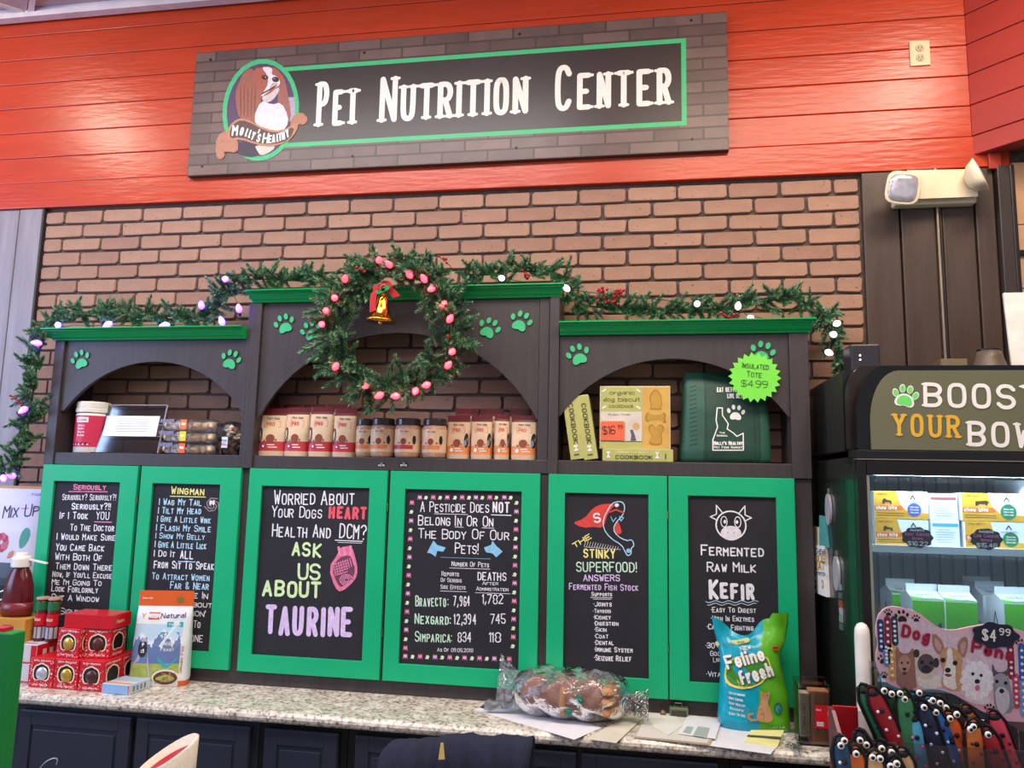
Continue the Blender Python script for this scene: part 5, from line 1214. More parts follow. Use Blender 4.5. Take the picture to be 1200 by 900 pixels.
# wrapped roll
RC = Vector((2.555, -.322, CT+.077))
t = thing('wrapped_roll', (RC.x, RC.y, CT), 'brown padded roll in crumpled clear plastic wrap on the worktop', 'package')
BRF = mat('#8a6455', .6, 0, .18, 12, .6, 18); TAN = mat('#c08a5c', .7, 0, .12, 30, .4, 60)
def lump(name, c, rx, ry, rz, m, seed, amp, n1=30, n2=26, ex=2.6, parent=None, rot=.16, smooth=True):
    rr = random.Random(seed); ph = [(rr.uniform(6, 14), rr.uniform(0, 6), rr.uniform(2, 6)) for _ in range(6)]
    mb = MB(); vs = []; fs = []
    for i in range(n1+1):
        s_ = -1+2*i/n1; rad = max(.02, (1-abs(s_)**ex))**(1/ex)
        for k in range(n2):
            a = 2*pi*k/n2
            w_ = 1+amp*sum(math.sin(f*s_+p+g*math.sin(a*2+p)) for f, p, g in ph)/3
            x = s_*rx; y = ry*rad*w_*math.cos(a); z = rz*rad*w_*math.sin(a)
            z = max(z, -rz*.93)
            vs.append((c.x+x*math.cos(rot)+y*math.sin(rot), c.y-x*math.sin(rot)*.6+y*math.cos(rot), c.z+z))
    for i in range(n1):
        for k in range(n2):
            l = (k+1) % n2; fs.append((i*n2+k, (i+1)*n2+k, (i+1)*n2+l, i*n2+l))
    fs += [list(range(n2)), [n1*n2+k for k in range(n2)][::-1]]
    mb.raw(vs, fs, m); return mb.build(name, parent, smooth=smooth)
lump('roll', RC, .175, .085, .073, BRF, 4, .07, parent=t)
for k in range(3):   # tan knotted strap ends
    lump('tan_end', RC+Vector((.135, -.055+.0*k, .035-k*.034)), .022, .045, .017, TAN, 20+k, .05, 10, 12, parent=t, rot=.3)
lump('tan_strap', RC+Vector((-.02, -.078, -.005)), .012, .014, .05, TAN, 30, .05, 10, 12, parent=t)
MB().ball(RC+Vector((.035, -.088, .005)), .014, mat('#1d7a5c', .4), 8, (1, .4, 1.5)).build('green_label', t); 
MB().ball(RC+Vector((.0, -.088, -.035)), .010, mat('#1d7a5c', .4), 8, (1.5, .4, .8)).build('green_label', t)
WR = clear('#fdfcff', .02, .09, .55, 22, .97)
o = lump('plastic_wrap', RC+Vector((0, 0, .005)), .205, .100, .082, WR, 9, .07, 60, 48, 3.2, parent=t); 
def tail(name, a, b, wa, wb, seed):
    rr = random.Random(seed); mb = MB(); n = 12; m_ = 8; vs = []
    for i in range(m_+1):
        c = a.lerp(b, i/m_); w = wa+(wb-wa)*i/m_
        for k in range(n+1): vs.append(c+Vector(((b-a).normalized().z*0, (k/n-.5)*w*.6+rr.uniform(-.004, .004), (k/n-.5)*w+rr.uniform(-.012, .012))))
    fs = [(i*(n+1)+k, (i+1)*(n+1)+k, (i+1)*(n+1)+k+1, i*(n+1)+k+1) for i in range(m_) for k in range(n)]
    mb.raw(vs, fs, clear('#fbfcff', .16, .15, .8, 40)); o = mb.build(name, t); o.modifiers.new('thick', 'SOLIDIFY').thickness = .0006
tail('wrap_tail', RC+Vector((-.17, .02, .0)), RC+Vector((-.265, .05, .03)), .09, .13, 1); tail('wrap_tail', RC+Vector((.19, -.01, -.01)), RC+Vector((.265, -.03, -.015)), .05, .09, 2)
tail('wrap_tail', RC+Vector((-.17, .0, -.03)), RC+Vector((-.3, -.02, -.055)), .05, .02, 3)

# teal and green litter bag
t = thing('litter_bag', (3.172, -.285, CT), 'plump teal and green bag printed with a cat, in front of the last door', 'bag')
B = Bag([(0, -.113, .115, .10), (.03, -.12, .118, .125), (.12, -.112, .112, .125), (.2, -.108, .092, .115), (.245, -.112, .088, .095), (.285, -.12, .108, .06), (.325, -.13, .118, .02), (.362, -.135, .122, .006)], 2.8)
_row = B.row
TL_ = mat('#119fb8', .25, 0, .05, 8, .2, 20); GL = mat('#5fae24', .25, 0, .08, 8, .2, 20); DGN = flat('#3f8a2a'); YEL = flat('#e6d25a')
def ffn(u, v):
    if u > .012+.04*max(0, v-.2)*4: return GL
    return TL_
zoom_top = .362
mb = MB(); B.mesh(mb, ffn, 30, 44); o = merge(mb.build('bag_body', t, smooth=True, local=True))
for v in o.data.vertices:      # crumpled top edge with two ears, slight dents
    if v.co.z > .27:
        k = (v.co.z-.27)/.092; d = -.058*math.exp(-((v.co.x+.045)/.055)**2)-.02*math.exp(-((v.co.x+.0)/.03)**2); v.co.z += d*k+.018*k*(v.co.x > .06); v.co.y += .012*math.sin(v.co.x*60)*k
    v.co.y += .0025*math.sin(v.co.z*70+v.co.x*45)
mb = MB()
B.poly(mb, [(-.10, .155), (-.095, .21), (-.07, .235), (-.02, .245), (.04, .25), (.055, .2), (.03, .165), (-.03, .135), (-.08, .14)], YEL, .0035, 1)
B.poly(mb, [(-.094, .165), (-.09, .21), (-.065, .232), (-.02, .24), (.035, .245), (.05, .205), (.028, .172), (-.03, .145), (-.075, .15)], DGN, .0042, 1)
LOWER[0] = True
for dx_, dy_, c_, h_ in ((.002, -.002, flat('#1c4a24'), .0052), (0, 0, WHT, .0060)): B.text(mb, 'Feline', (-.09+dx_, .193+dy_), (.035+dx_, .232+dy_), .044, c_, w=.19, h=h_); B.text(mb, 'fresh', (-.045+dx_, .148+dy_), (.062+dx_, .184+dy_), .048, c_, w=.19, h=h_)
LOWER[0] = False
B.line(mb, [(-.118, .268), (-.05, .282), (-.02, .29)], .014, flat('#d0cf8a'), .004); B.text(mb, 'Natural Pine', (-.105, .265), (-.03, .281), .008, flat('#5c7a3c'), w=.14, h=.0048)
B.text(mb, 'New', (-.045, .255), (-.01, .265), .014, WHT, w=.14, h=.004)
CAT = flat('#c09068'); CAT2 = flat('#8a6440')
B.poly(mb, [(.0, .045), (.002, .08), (.015, .1), (.012, .125), (.014, .138), (.022, .130), (.034, .131), (.042, .139), (.042, .12), (.036, .1), (.046, .08), (.052, .048), (.04, .038), (.01, .038)], CAT, .0035, 1)
B.line(mb, [(.002, .045), (-.016, .04), (-.026, .048), (-.024, .06), (-.014, .062)], .007, CAT, .0035)
for a in (.06, .075, .09): B.line(mb, [(.01, a), (.018, a+.006)], .0016, CAT2, .004)
for u in (.022, .034): B.ell(mb, u, .122, .0018, .0015, flat('#1c3c1c'), .0042, 6)
B.line(mb, [(.022, .07), (.023, .042)], .0014, CAT2, .004)
for k in range(5): B.text(mb, ('* Outstanding', '* Odor Control', '* Keep Healthy', '* Scoops', '* Easy To Use')[k], (-.092, .118-k*.0165), (-.036-.006*(k % 2), .114-k*.0165), .0085, WHT, w=.13, h=.0035)
B.ell(mb, .07, .08, .014, .02, flat('#2c6a50'), .0035, 14); B.ell(mb, .07, .08, .009, .014, flat('#3c9a96'), .0042, 12); B.text(mb, '20 Lb', (.05, .018), (.09, .02), .008, WHT, w=.14, h=.0035)
B.ell(mb, .07, .268, .012, .01, flat('#c0682c'), .004, 12); B.line(mb, [(.062, .27), (.078, .27)], .003, BLK, .0045); B.line(mb, [(.064, .264), (.07, .261), (.076, .264)], .002, BLK, .0045)
o = mb.build('printed_front', t, local=True)
for v in o.data.vertices: v.co.y += .0025*math.sin(v.co.z*70+v.co.x*45)

# acrylic brochure holder
t = thing('leaflet_holder', (3.336, -.40, CT), 'clear acrylic holder with brown cards and red label at the right end of the worktop', 'holder', None, 0)
w, d, h = .100, .075, .195; AC = clear('#f6f8fa', .03, .05, 0, 30, .93)
for nm, bx in (('front_pane', (-w/2, w/2, -d/2, -d/2+.003, .004, h-.02)), ('back_pane', (-w/2, w/2, d/2-.003, d/2, .004, h)), ('side_pane', (-w/2, -w/2+.003, -d/2+.0031, d/2-.0031, .004, h-.01)), ('side_pane', (w/2-.003, w/2, -d/2+.0031, d/2-.0031, .004, h-.01)), ('base', (-w/2, w/2, -d/2, d/2, 0, .0039))):
    mb = MB(); mb.box(*bx, AC); mb.build(nm, t, bevel=.0008, local=True)
mb = MB(); mb.box(-.012, w/2-.004, -d/2+.006, d/2-.02, .0045, .165, mat('#cf8a5e', .6, 0, .12, 12)); mb.build('brown_cards', t, bevel=.001, local=True)
mb = MB(); mb.box(-w/2+.008, -.014, -d/2+.004, d/2-.02, .03, .155, mat('#dcc8a6', .6, 0, .2, 20)); mb.build('pale_leaflet', t, local=True)
Sf = Surf((-w/2, -d/2-.0004, 0), (1, 0, 0), (0, 0, 1)); mb = MB(); Sf.rect(mb, .05, .055, w, .125, REDX, .0003); Sf.rect(mb, .056, .062, .076, .074, WHT, .0006); Sf.text(mb, 'Sale', (.055, .108), (.07, .108), .006, WHT, w=.14); Sf.ell(mb, w-.006, .10, .006, .012, flat('#d89030'), .0006, 10)
for i in range(6): Sf.rect(mb, .058+i*.003, .064, .0592+i*.003, .072, BLK, .0009)
Sf.text(mb, 'Raw Diet', (.022, .06), (.022, .13), .008, flat('#3a3024'), w=.13)
mb.build('labels', t, local=True)
# key ring chain
t = thing('key_chain', at(932, 878, 2, CT), 'small silver chain with keys lying beside the acrylic holder', 'keys')
c = t.location; sv = mat('#a8a49c', .25, .8, .1); rr = random.Random(3)
for i in range(9):
    p = Vector((c.x+rr.uniform(-.02, .03), c.y-.02+rr.uniform(-.02, .05), CT+.003+.0006*i)); a = rr.uniform(0, 3)
    pts = [p+Vector((.010*math.cos(t_)*math.cos(a)-.006*math.sin(t_)*math.sin(a), .010*math.cos(t_)*math.sin(a)+.006*math.sin(t_)*math.cos(a), 0)) for t_ in [2*pi*k/10 for k in range(11)]]
    mb = MB(); mb.tube(pts, .0013, sv, 6); mb.build('link', t)
for k in range(2):
    mb = MB(); mb.box(c.x-.005+k*.012, c.x+.004+k*.012, c.y-.03, c.y+.025, CT+.009+k*.003, CT+.0105+k*.003, sv); mb.build('key', t, bevel=.0005)

# ------------------------------------------------------------------ display fridge
fx0, fx1, fy0, fy1 = 3.425, 4.20, -.64, -.03
BG = mat('#101613', .28, 0, .05, 5, 0, 40, (1, 1, 1), .3)
fr = thing('display_fridge', ((fx0+fx1)/2, -.34, 0), 'black glass door display fridge with olive lettered header right of the hutch', 'fridge')
MB().box(fx0, fx0+.025, fy0, fy1, .0005, 1.85, BG).build('side_panel', fr, bevel=.003)
MB().box(fx1-.025, fx1, fy0, fy1, .0005, 1.85, BG).build('side_panel', fr, bevel=.003)
MB().box(fx0+.026, fx1-.026, fy1-.03, fy1, .0005, 1.85, mat('#5f6a70', .5)).build('back_panel', fr)
LIN = mat('#a9b2b4', .4, 0, .05)
mb = MB(); mb.box(fx0+.026, fx1-.026, fy1-.045, fy1-.031, .2, 1.84, mat('#9aa6ae', .5, 0, .06)); bl = mb.build('inner_back', fr)
for i in range(17):
    MB().box(fx0+.05+i*.042, fx0+.056+i*.042, fy1-.049, fy1-.0455, .22, 1.8, mat('#6e7b84', .5)).build('rib', fr)
MB().box(fx0+.026, fx0+.032, fy0+.01, fy1-.05, .2, 1.80, LIN).build('inner_side', fr); MB().box(fx1-.032, fx1-.026, fy0+.01, fy1-.05, .2, 1.80, LIN).build('inner_side', fr)
MB().box(fx0+.026, fx1-.026, fy0, fy1-.05, 1.80, 1.85, BG).build('top_panel', fr)
MB().box(fx0+.026, fx1-.026, fy0, fy1-.05, .0005, .2, BG).build('base', fr)
# door
dz0, dz1 = .16, 1.838
DB = mat('#17100f', .25, 0, .08)
mb = MB(); mb.box(fx0+.002, fx0+.028, fy0-.035, fy0-.001, dz0, dz1, DB); dr = mb.build('door', fr, bevel=.003)
MB().box(fx1-.03, fx1-.002, fy0-.035, fy0-.001, dz0, dz1, DB).build('door_stile', dr, bevel=.003)
MB().box(fx0+.0285, fx1-.0305, fy0-.035, fy0-.001, 1.795, dz1, DB).build('door_rail', dr, bevel=.003); MB().box(fx0+.0285, fx1-.0305, fy0-.035, fy0-.001, dz0, .24, DB).build('door_rail', dr, bevel=.003)
MB().box(fx0+.0285, fx0+.036, fy0-.03, fy0-.003, .2405, 1.7945, mat('#a8aa9c', .3, .6, .08)).build('metal_strip', dr)
MB().box(fx0+.0365, fx1-.031, fy0-.02, fy0-.014, .2405, 1.7945, clear('#dfeaf0', .03, .02, 0, 30, .97)).build('door_glass', dr)
MB().box(fx0+.002, fx1-.002, fy0-.036, fy0-.001, 1.8395, 1.843, mat('#8a7c78', .3, .5)).build('highlight_strip', dr)
MB().box(fx0, fx1, fy0-.03, fy0+.05, 1.8435, 1.868, BLACKP).build('header_rail', fr, bevel=.002)
# curved header: rounded upper corners
def hdr(x0, x1, z0, z1, rx, rz):
    pts = [(x0, z0)]
    for i in range(0, 11):
        a = pi-(pi/2)*i/10; pts.append((x0+rx+rx*math.cos(a), z1-rz+rz*math.sin(a)))
    for i in range(0, 11):
        a = pi/2-(pi/2)*i/10; pts.append((x1-rx+rx*math.cos(a), z1-rz+rz*math.sin(a)))
    pts.append((x1, z0)); return pts
HM = mat('#2a211e', .22, 0, .1); HM2 = mat('#120f10', .2)
mb = MB(); mb.prism([(x, -.03, z) for x, z in hdr(fx0+.001, fx1-.001, 1.869, 2.128, .012, .015)][::-1], (0, -.52, 0), BG); mb.build('header_box', fr, bevel=.006)
mb = MB(); mb.prism([(x, -.551, z) for x, z in hdr(fx0+.002, fx1-.002, 1.869, 2.132, .05, .10)][::-1], (0, -.055, 0), HM); mb.build('header_band', fr, bevel=.012, seg=3)
mb = MB(); mb.prism([(x, -.607, z) for x, z in hdr(fx0+.010, fx1-.010, 1.869, 2.124, .085, .17)][::-1], (0, -.05, 0), HM2); mb.build('header_band', fr, bevel=.01, seg=3)
OLV = mat('#6a6850', .42, 0, .06, 3)
mb = MB(); mb.prism([(x, -.658, z) for x, z in hdr(fx0+.047, fx1-.047, 1.871, 2.108, .085, .16)][::-1], (0, -.006, 0), OLV); hp = mb.build('header_panel', fr)
HS = frontS(-.6642); mb = MB(); YL = flat('#e2ae35'); 
HS.tpx(mb, 'BOOST', 1082, 477, 1220, 481, 29, WHT, w=.15, serif=True, sc=1, ar=.8, h=.0012); HS.tpx(mb, 'YOUR', 1046, 511, 1125, 514, 27, YL, w=.15, serif=True, sc=1, ar=.8, h=.0012); HS.tpx(mb, 'BOWL', 1134, 523, 1240, 527, 30, WHT, w=.15, serif=True, sc=1, ar=.8, h=.0012)
mb.build('header_lettering', fr)
mb = MB(); u, v = HS.px(1061, 462.5)
for k, (sc_, m_, hh) in enumerate(((.076, WHT, .0008), (.066, flat('#6fdc6a'), .0012))):
    for pl in paw_polys(sc_, -.18): 
        if k == 0:
            cx_ = sum(p[0] for p in pl)/len(pl); cz_ = sum(p[1] for p in pl)/len(pl); pl = [(cx_*.88+(a-cx_)*1.12, cz_*.88+(b-cz_)*1.12) for a, b in pl]
        HS.poly(mb, [(u+a, v+b) for a, b in pl], m_, hh)
mb.build('paw_emblem', fr)
d = bpy.data.lights.new('fridge_light', 'AREA'); d.shape = 'RECTANGLE'; d.size = .6; d.size_y = .05; d.energy = 4; d.color = (.85, .95, 1)
o = bpy.data.objects.new('fridge_light', d); COL.objects.link(o); o.location = (3.8, -.585, 1.785); o.rotation_euler = (-.35, 0, 0)
d2 = d.copy(); d2.energy = 1.6; o2 = bpy.data.objects.new('fridge_light', d2); COL.objects.link(o2); o2.location = (3.8, -.59, 1.56); o2.rotation_euler = (-.35, 0, 0)
WS = mat('#d8dce0', .35, 0, .03)
for z in (1.585, 1.19, .8):
    mb = MB(); mb.box(fx0+.034, fx1-.034, -.60, -.09, z-.006, z, WS); sh = mb.build('shelf', fr)
    MB().box(fx0+.034, fx1-.034, -.606, -.6005, z-.018, z+.004, WS).build('shelf_front_strip', fr, bevel=.001)
# boxed chews
YB = mat('#e2a42c', .4, 0, .06); WBX = mat('#e6e8ee', .4, 0, .04)
def chews(x0, x1, z, h, y, cir, animal, lb):
    w = x1-x0; t, F, R, T = pack('chew_box', ((x0+x1)/2, y, z+.0006), w, .2, h, 0, WBX, lb, 'box', 'yellow and white chew boxes in the fridge'); mb = MB()
    F.poly(mb, [(0, 0), (w, 0), (w, h*.22), (w*.62, h*.26), (w*.48, h*.55), (w*.42, h), (0, h)], YB, .0003)
    F.poly(mb, [(0, h*.3), (w*.55, h*.32), (w*.5, h*.48), (0, h*.47)], flat('#d8682c'), .0006)
    LOWER[0] = True; F.text(mb, 'chew bits', (w*.03, h*.32), (w*.42, h*.34), h*.15, WHT, w=.17, h=.001, sc=.85); LOWER[0] = False; F.text(mb, 'Remedy', (w*.06, h*.86), (w*.34, h*.86), h*.07, DBR, w=.15)
    F.text(mb, 'Answers', (w*.58, h*.58), (w*.86, h*.58), h*.08, flat('#3c4a70'), w=.13); F.line(mb, [(w*.68, h*.72), (w*.72, h*.86), (w*.76, h*.72)], .0035, flat('#20242e'), .0006)
    F.ell(mb, w*.74, h*.34, w*.13, w*.13, flat(cir), .0009, 18)
    for k in range(3): F.text(mb, 'Grass', (w*.66, h*(.41-k*.1)), (w*.82, h*(.41-k*.1)), h*.06, WHT, w=.16, h=.0013)
    if animal: F.poly(mb, [(w*.15, h*.54), (w*.16, h*.7), (w*.2, h*.74), (w*.24, h*.68), (w*.32, h*.66), (w*.33, h*.53), (w*.3, h*.53), (w*.29, h*.6), (w*.2, h*.6), (w*.19, h*.53)], DBR, .0009)
    else: F.poly(mb, [(w*.22, h*.54), (w*.22, h*.7), (w*.4, h*.74), (w*.44, h*.68), (w*.42, h*.62), (w*.4, h*.54), (w*.37, h*.6), (w*.27, h*.6), (w*.25, h*.54)], DBR, .0009)
    for k in range(2): F.line(mb, [(w*.04, h*(.2-k*.08)), (w*.55, h*(.2-k*.08))], .0018, DBR, .0006)
    mb.build('printed_front', t, local=True)
zS = 1.585
chews(3.503, 3.655, zS, .079, -.56, '#4c56b0', 1, 'lower yellow and white chew box with blue circle at the fridge left'); chews(3.503, 3.657, zS+.0798, .083, -.56, '#4c56b0', 1, 'upper yellow and white chew box with blue circle at the fridge left')
chews(3.757, 3.925, zS, .079, -.56, '#1f7a4a', 0, 'lower orange and white chew box with green circle in the fridge'); chews(3.752, 3.925, zS+.0798, .083, -.56, '#1f7a4a', 0, 'upper orange and white chew box with green circle in the fridge')
for k, (z, c_, lb) in enumerate(((zS, '#4aa0c0', 'lower white text covered carton standing between the chew boxes'), (zS+.0798, '#8a4a4a', 'upper white text covered carton standing between the chew boxes'))):
    t, F, R, T = pack('supplement_carton', (3.706, -.55+.004*k, z+.0006), .082, .16, .079, .06, WBX, lb, 'box', 'white cartons in the fridge'); mb = MB()
    F.rect(mb, .004, .06, .078, .069, flat(c_), .0004); scribble(F, mb, .008, .05, .074, 6, .0075, .002, flat('#9aa0aa'), .0005, k); mb.build('printed_front', t, local=True)
t, F, R, T = pack('supplement_carton', (3.99, -.56, zS+.0006), .12, .2, .205, 0, WBX, 'tall white carton at the right frame edge of the top fridge shelf', 'box'); mb = MB(); F.rect(mb, .0, .0, .12, .07, flat('#c99a6a'), .0004); F.poly(mb, [(.0, .2), (.03, .17), (.06, .2)], flat('#5a3040'), .0004); F.text(mb, 'Bone', (.02, .1), (.09, .1), .02, flat('#c0503c'), w=.15); mb.build('printed_front', t, local=True)
for (px_, py_, lb, l1, pr_) in ((1075.5, 630, 'left dark scalloped price tag, before the goat chew boxes in the fridge', ('Answers', 'Goat Cheese', 'Bites'), '$16.22'), (1156.5, 632, 'right dark scalloped price tag, before the cow chew boxes in the fridge', ('Answers', 'Cow Cheese', 'Bites'), '$15.48')):
    Sf = frontS(-.612); u, v = Sf.px(px_, py_); t = thing('shelf_price_tag', (u, -.611, v), lb, 'label', 'price tags in the fridge'); mb = MB()
    mb.prism([(u+.043*(1+.06*math.cos(9*a))*math.cos(a), -.6072, v+.030*(1+.06*math.cos(9*a))*math.sin(a)) for a in [2*pi*k/54 for k in range(54)]], (0, -.0012, 0), mat('#24141a', .5)); mb.build('card', t)
    Sf = frontS(-.6088); mb = MB(); Sf.text(mb, l1[0], (u-.02, v+.018), (u+.02, v+.018), .008, WHT, w=.15); Sf.text(mb, l1[1], (u-.034, v+.005), (u+.034, v+.005), .010, flat('#e86ab0'), w=.16); Sf.text(mb, l1[2], (u-.015, v-.007), (u+.015, v-.007), .008, flat('#e86ab0'), w=.16); Sf.text(mb, pr_, (u-.028, v-.024), (u+.028, v-.024), .013, WHT, w=.14); mb.build('lettering', t)
# milk cartons with gable tops
GC = mat('#5cc42c', .4, 0, .06); NVY = flat('#26306e')
def carton(x, y, rz, lb, green=True):
    t = thing('milk_carton', (x, y, 1.1906), lb, 'carton', 'green milk cartons on the second fridge shelf', rz); w = .090; h = .238; g_ = .020
    mb = MB(); mb.box(-w/2, w/2, -w/2, w/2, 0, h, WBX); 
    mb.raw([(-w/2, -w/2, h), (w/2, -w/2, h), (w/2, w/2, h), (-w/2, w/2, h), (-w/2, 0, h+g_), (w/2, 0, h+g_)], [(0, 1, 5, 4), (2, 3, 4, 5), (0, 4, 3), (1, 2, 5)], WBX); mb.build('carton_body', t, local=True)
    mb = MB(); mb.box(-w/2, w/2, -.002, .002, h+g_, h+g_+.020, WBX); mb.build('gable_fin', t, local=True)
    F = Surf((-w/2, -w/2-.0004, 0), (1, 0, 0), (0, 0, 1)); L_ = Surf((-w/2-.0004, w/2, 0), (0, -1, 0), (0, 0, 1)); mb = MB()
    if green:
        F.rect(mb, 0, 0, w, h*.98, GC, .0003); F.line(mb, [(w*.1+.3*w*math.cos(a)+w*.55, h*.1+.35*w*math.sin(a)) for a in [pi*.45+k*pi*.6/8 for k in range(9)]], .004, WHT, .0006)
        F.poly(mb, [(w*.2, h*.3), (w*.22, h*.6), (w*.28, h*.68), (w*.33, h*.62), (w*.45, h*.56), (w*.5, h*.5), (w*.42, h*.48), (w*.42, h*.3)], NVY, .0009, 1); F.poly(mb, [(w*.7, h*.5), (w*.8, h*.7), (w*.9, h*.72), (w*.88, h*.55)], NVY, .0009)
    G_ = Surf((-w/2, -w/2-.0003, h), (1, 0, 0), (0, w/2, g_)); G_.text(mb, 'Raw Milk', (w*.25, .018), (w*.75, .018), .012, flat('#8a8a98'), w=.12); 
    if green: G_.poly(mb, [(0, 0), (w, 0), (w*.7, .008), (w*.45, .005), (w*.2, .012), (0, .016)], GC, .0004)
    L_.text(mb, 'Answers', (w*.15, h*.62), (w*.85, h*.62), .012, flat('#3c4a70'), w=.13); L_.line(mb, [(w*.4, h*.72), (w*.5, h*.86), (w*.6, h*.72)], .004, flat('#20242e'), .0006); scribble(L_, mb, w*.15, h*.5, w*.85, 6, .012, .0022, flat('#9aa0aa'), .0006, 3)
    mb.build('printed_faces', t, local=True)
def cxp(px_, Y): return float(ay(px_, 700, Y)[0])
carton(cxp(1062, -.44), -.385, .1, 'green carton at the back left of the fridge shelf'); carton(cxp(1084, -.54), -.51, .05, 'leftmost front green carton'); carton(cxp(1122, -.54), -.515, .05, 'second front green carton from the left')
carton(cxp(1150, -.25), -.22, .1, 'pale carton far back between the green ones', False); carton(cxp(1163, -.38), -.36, .1, 'pale carton behind the right green carton', False); carton(cxp(1189, -.53), -.5, .12, 'rightmost front green carton at the frame edge')
# magnets, brochures on the fridge side (plane x = fx0)
SX = Surf((fx0-.0008, 0, 0), (0, -1, 0), (0, 0, 1))
def sx(x, y): return SX.px(x, y)
t = thing('brochure_pocket', (fx0-.001, -.2, 1.5), 'white brochure sheet with yellow and blue print on the fridge side', 'brochure')
A = [sx(948, 690), sx(973, 700), sx(970, 640), sx(953, 639)]
mb = MB(); mb.prism([SX.p(u, v, 0) for u, v in A], tuple(SX.N*.012), WHT); mb.build('sheet', t)
mb = MB(); c = [sx(x, y) for x, y in ((953.5, 640), (964, 640), (963, 618), (955.5, 617))]; mb.prism([SX.p(u, v, 0) for u, v in c], tuple(SX.N*.008), flat('#d8cbb0')); mb.build('yellow_card', t)
mb = MB(); c = [sx(x, y) for x, y in ((963.5, 641), (972, 642), (969.5, 606), (963.5, 604))]; mb.prism([SX.p(u, v, 0) for u, v in c], tuple(SX.N*.010), flat('#4f9a98')); mb.build('teal_card', t)
S2 = Surf(SX.p(0, 0, .0125), SX.U, SX.V); mb = MB()
q1 = lambda x, y: S2.px(x, y)
S2.text(mb, 'Chews', q1(956, 649), q1(968, 650), .022, flat('#3a4460'), w=.16); S2.text(mb, 'DOG', q1(955.5, 659), q1(967.5, 660), .03, flat('#d09a30'), w=.2); S2.text(mb, 'CAT', q1(955, 668), q1(967.5, 669), .03, flat('#d09a30'), w=.2); S2.text(mb, 'Nutrition', q1(954, 674), q1(968, 675.5), .016, flat('#3a4460'), w=.16)
for x_, c_ in ((955.5, '#3a4460'), (964, '#d0a030')): S2.ell(mb, *q1(x_, 684.5), .016, .016, flat(c_), .0006, 12); S2.ell(mb, *q1(x_, 684.5), .008, .008, WHT, .001, 8)
mb.build('print', t)
for (x, y, ru, rv, lb) in ((972.5, 597, .035, .052, 'upper oval fish shaped magnet on the fridge side'), (982, 672, .036, .055, 'lower oval fish shaped magnet on the fridge side')):
    u, v = sx(x, y); t = thing('magnet', SX.p(u, v), lb, 'magnet', 'oval magnets on the fridge side'); mb = MB()
    mb.prism([SX.p(u+ru*math.cos(a), v+rv*math.sin(a)) for a in [2*pi*k/20 for k in range(20)]], tuple(SX.N*.008), mat('#b8b4bc', .3, .2, .1)); mb.build('oval', t, bevel=.001)
    mb = MB(); mb.box(fx0-.006, fx0-.001, -u-.006, -u+.006, v+rv, v+rv+.018, mat('#8a9488', .3, .5)); mb.build('tab', t)
u, v = sx(986, 712); t = thing('charm_strip', SX.p(u, v), 'narrow strip of small silver charms hanging on the fridge side', 'charm')
rr = random.Random(8)
for k in range(6):
    mb = MB(); vv = v+.062-k*.024; mb.prism([SX.p(u-.018+rr.uniform(-.004, .004), vv-.011), SX.p(u+.018, vv-.010+rr.uniform(-.004, .004)), SX.p(u+.017, vv+.011), SX.p(u-.016, vv+.009)], tuple(SX.N*.004), mat(('#a8b8b0', '#6a7a78', '#b8684c', '#c8ccc8')[k % 4], .25, .4)); mb.build('charm', t)
# white pole beside the fridge
t = thing('white_pole', (3.418, -.72, .0), 'white round topped pole standing at the fridge corner', 'pole')
mb = MB(); mb.lathe((3.4, -.73, 0), [(.0205, .001), (.0205, 1.345), (.019, 1.362), (.013, 1.374), (.004, 1.379)], mat('#e6ded6', .35), 20); mb.build('pole', t, smooth=True); t.location = (3.4, -.73, 0)
for c in t.children: c.data.transform(Matrix.Translation((3.418-3.4, .72-.73+.02-.01, 0)) if False else Matrix.Translation((.026, .01, 0)))
# things on the fridge top
tz = 2.1325
t = thing('small_speaker', (3.555, -.3, tz), 'small dark box with two tiny lights on the fridge top', 'speaker')
mb = MB(); mb.box(-.048, .048, -.05, .05, 0, .115, mat('#2e2b33', .4)); mb.build('case', t, bevel=.006, local=True)
for dz in (.075, .06): mb = MB(); mb.ball((-.018, -.0505, dz), .0032, emis('#dfe8ff', 2.5), 6); mb.build('indicator', t, local=True)
t = thing('cone_stand', (3.965, -.3, tz), 'dark taupe cone shaped lamp base on the fridge top', 'lamp'); TP = mat('#5e4f44', .45, 0, .08)
mb = MB(); mb.lathe((0, 0, 0), [(.07, 0), (.066, .01), (.052, .04), (.042, .07), (.037, .095)], TP, 28); mb.build('cone', t, smooth=True, local=True)
mb = MB(); mb.lathe((0, 0, 0), [(.038, .0955), (.038, .1)], BLACKP, 24); mb.build('rim', t, local=True)
t, F, R, T = pack('brown_box', (3.865, -.27, tz), .085, .07, .075, 0, mat('#75664f', .6), 'small taupe box beside the cone on the fridge top', 'box')
t = thing('white_poster_board', (4.09, -.33, tz), 'white framed board with orange print leaning on the fridge top at the right edge', 'poster'); w = .3
Mq = Matrix.Rotation(-.1, 4, 'X'); mb = MB(); mb.box(-.068, w, 0, .012, 0, .30, mat('#e9e2dc', .5), Mq); mb.build('board', t, bevel=.002, local=True)
Sf = Surf(Mq @ Vector((-.068, -.0006, 0)), (1, 0, 0), Mq.to_3x3() @ Vector((0, 0, 1))); mb = MB(); Sf.text(mb, 'Tasty', (.075, .15), (.2, .155), .07, flat('#d98a3c'), w=.2); Sf.ell(mb, .13, .17, .085, .06, flat('#f3dcc0'), .0003)
mb.build('print', t, local=True)

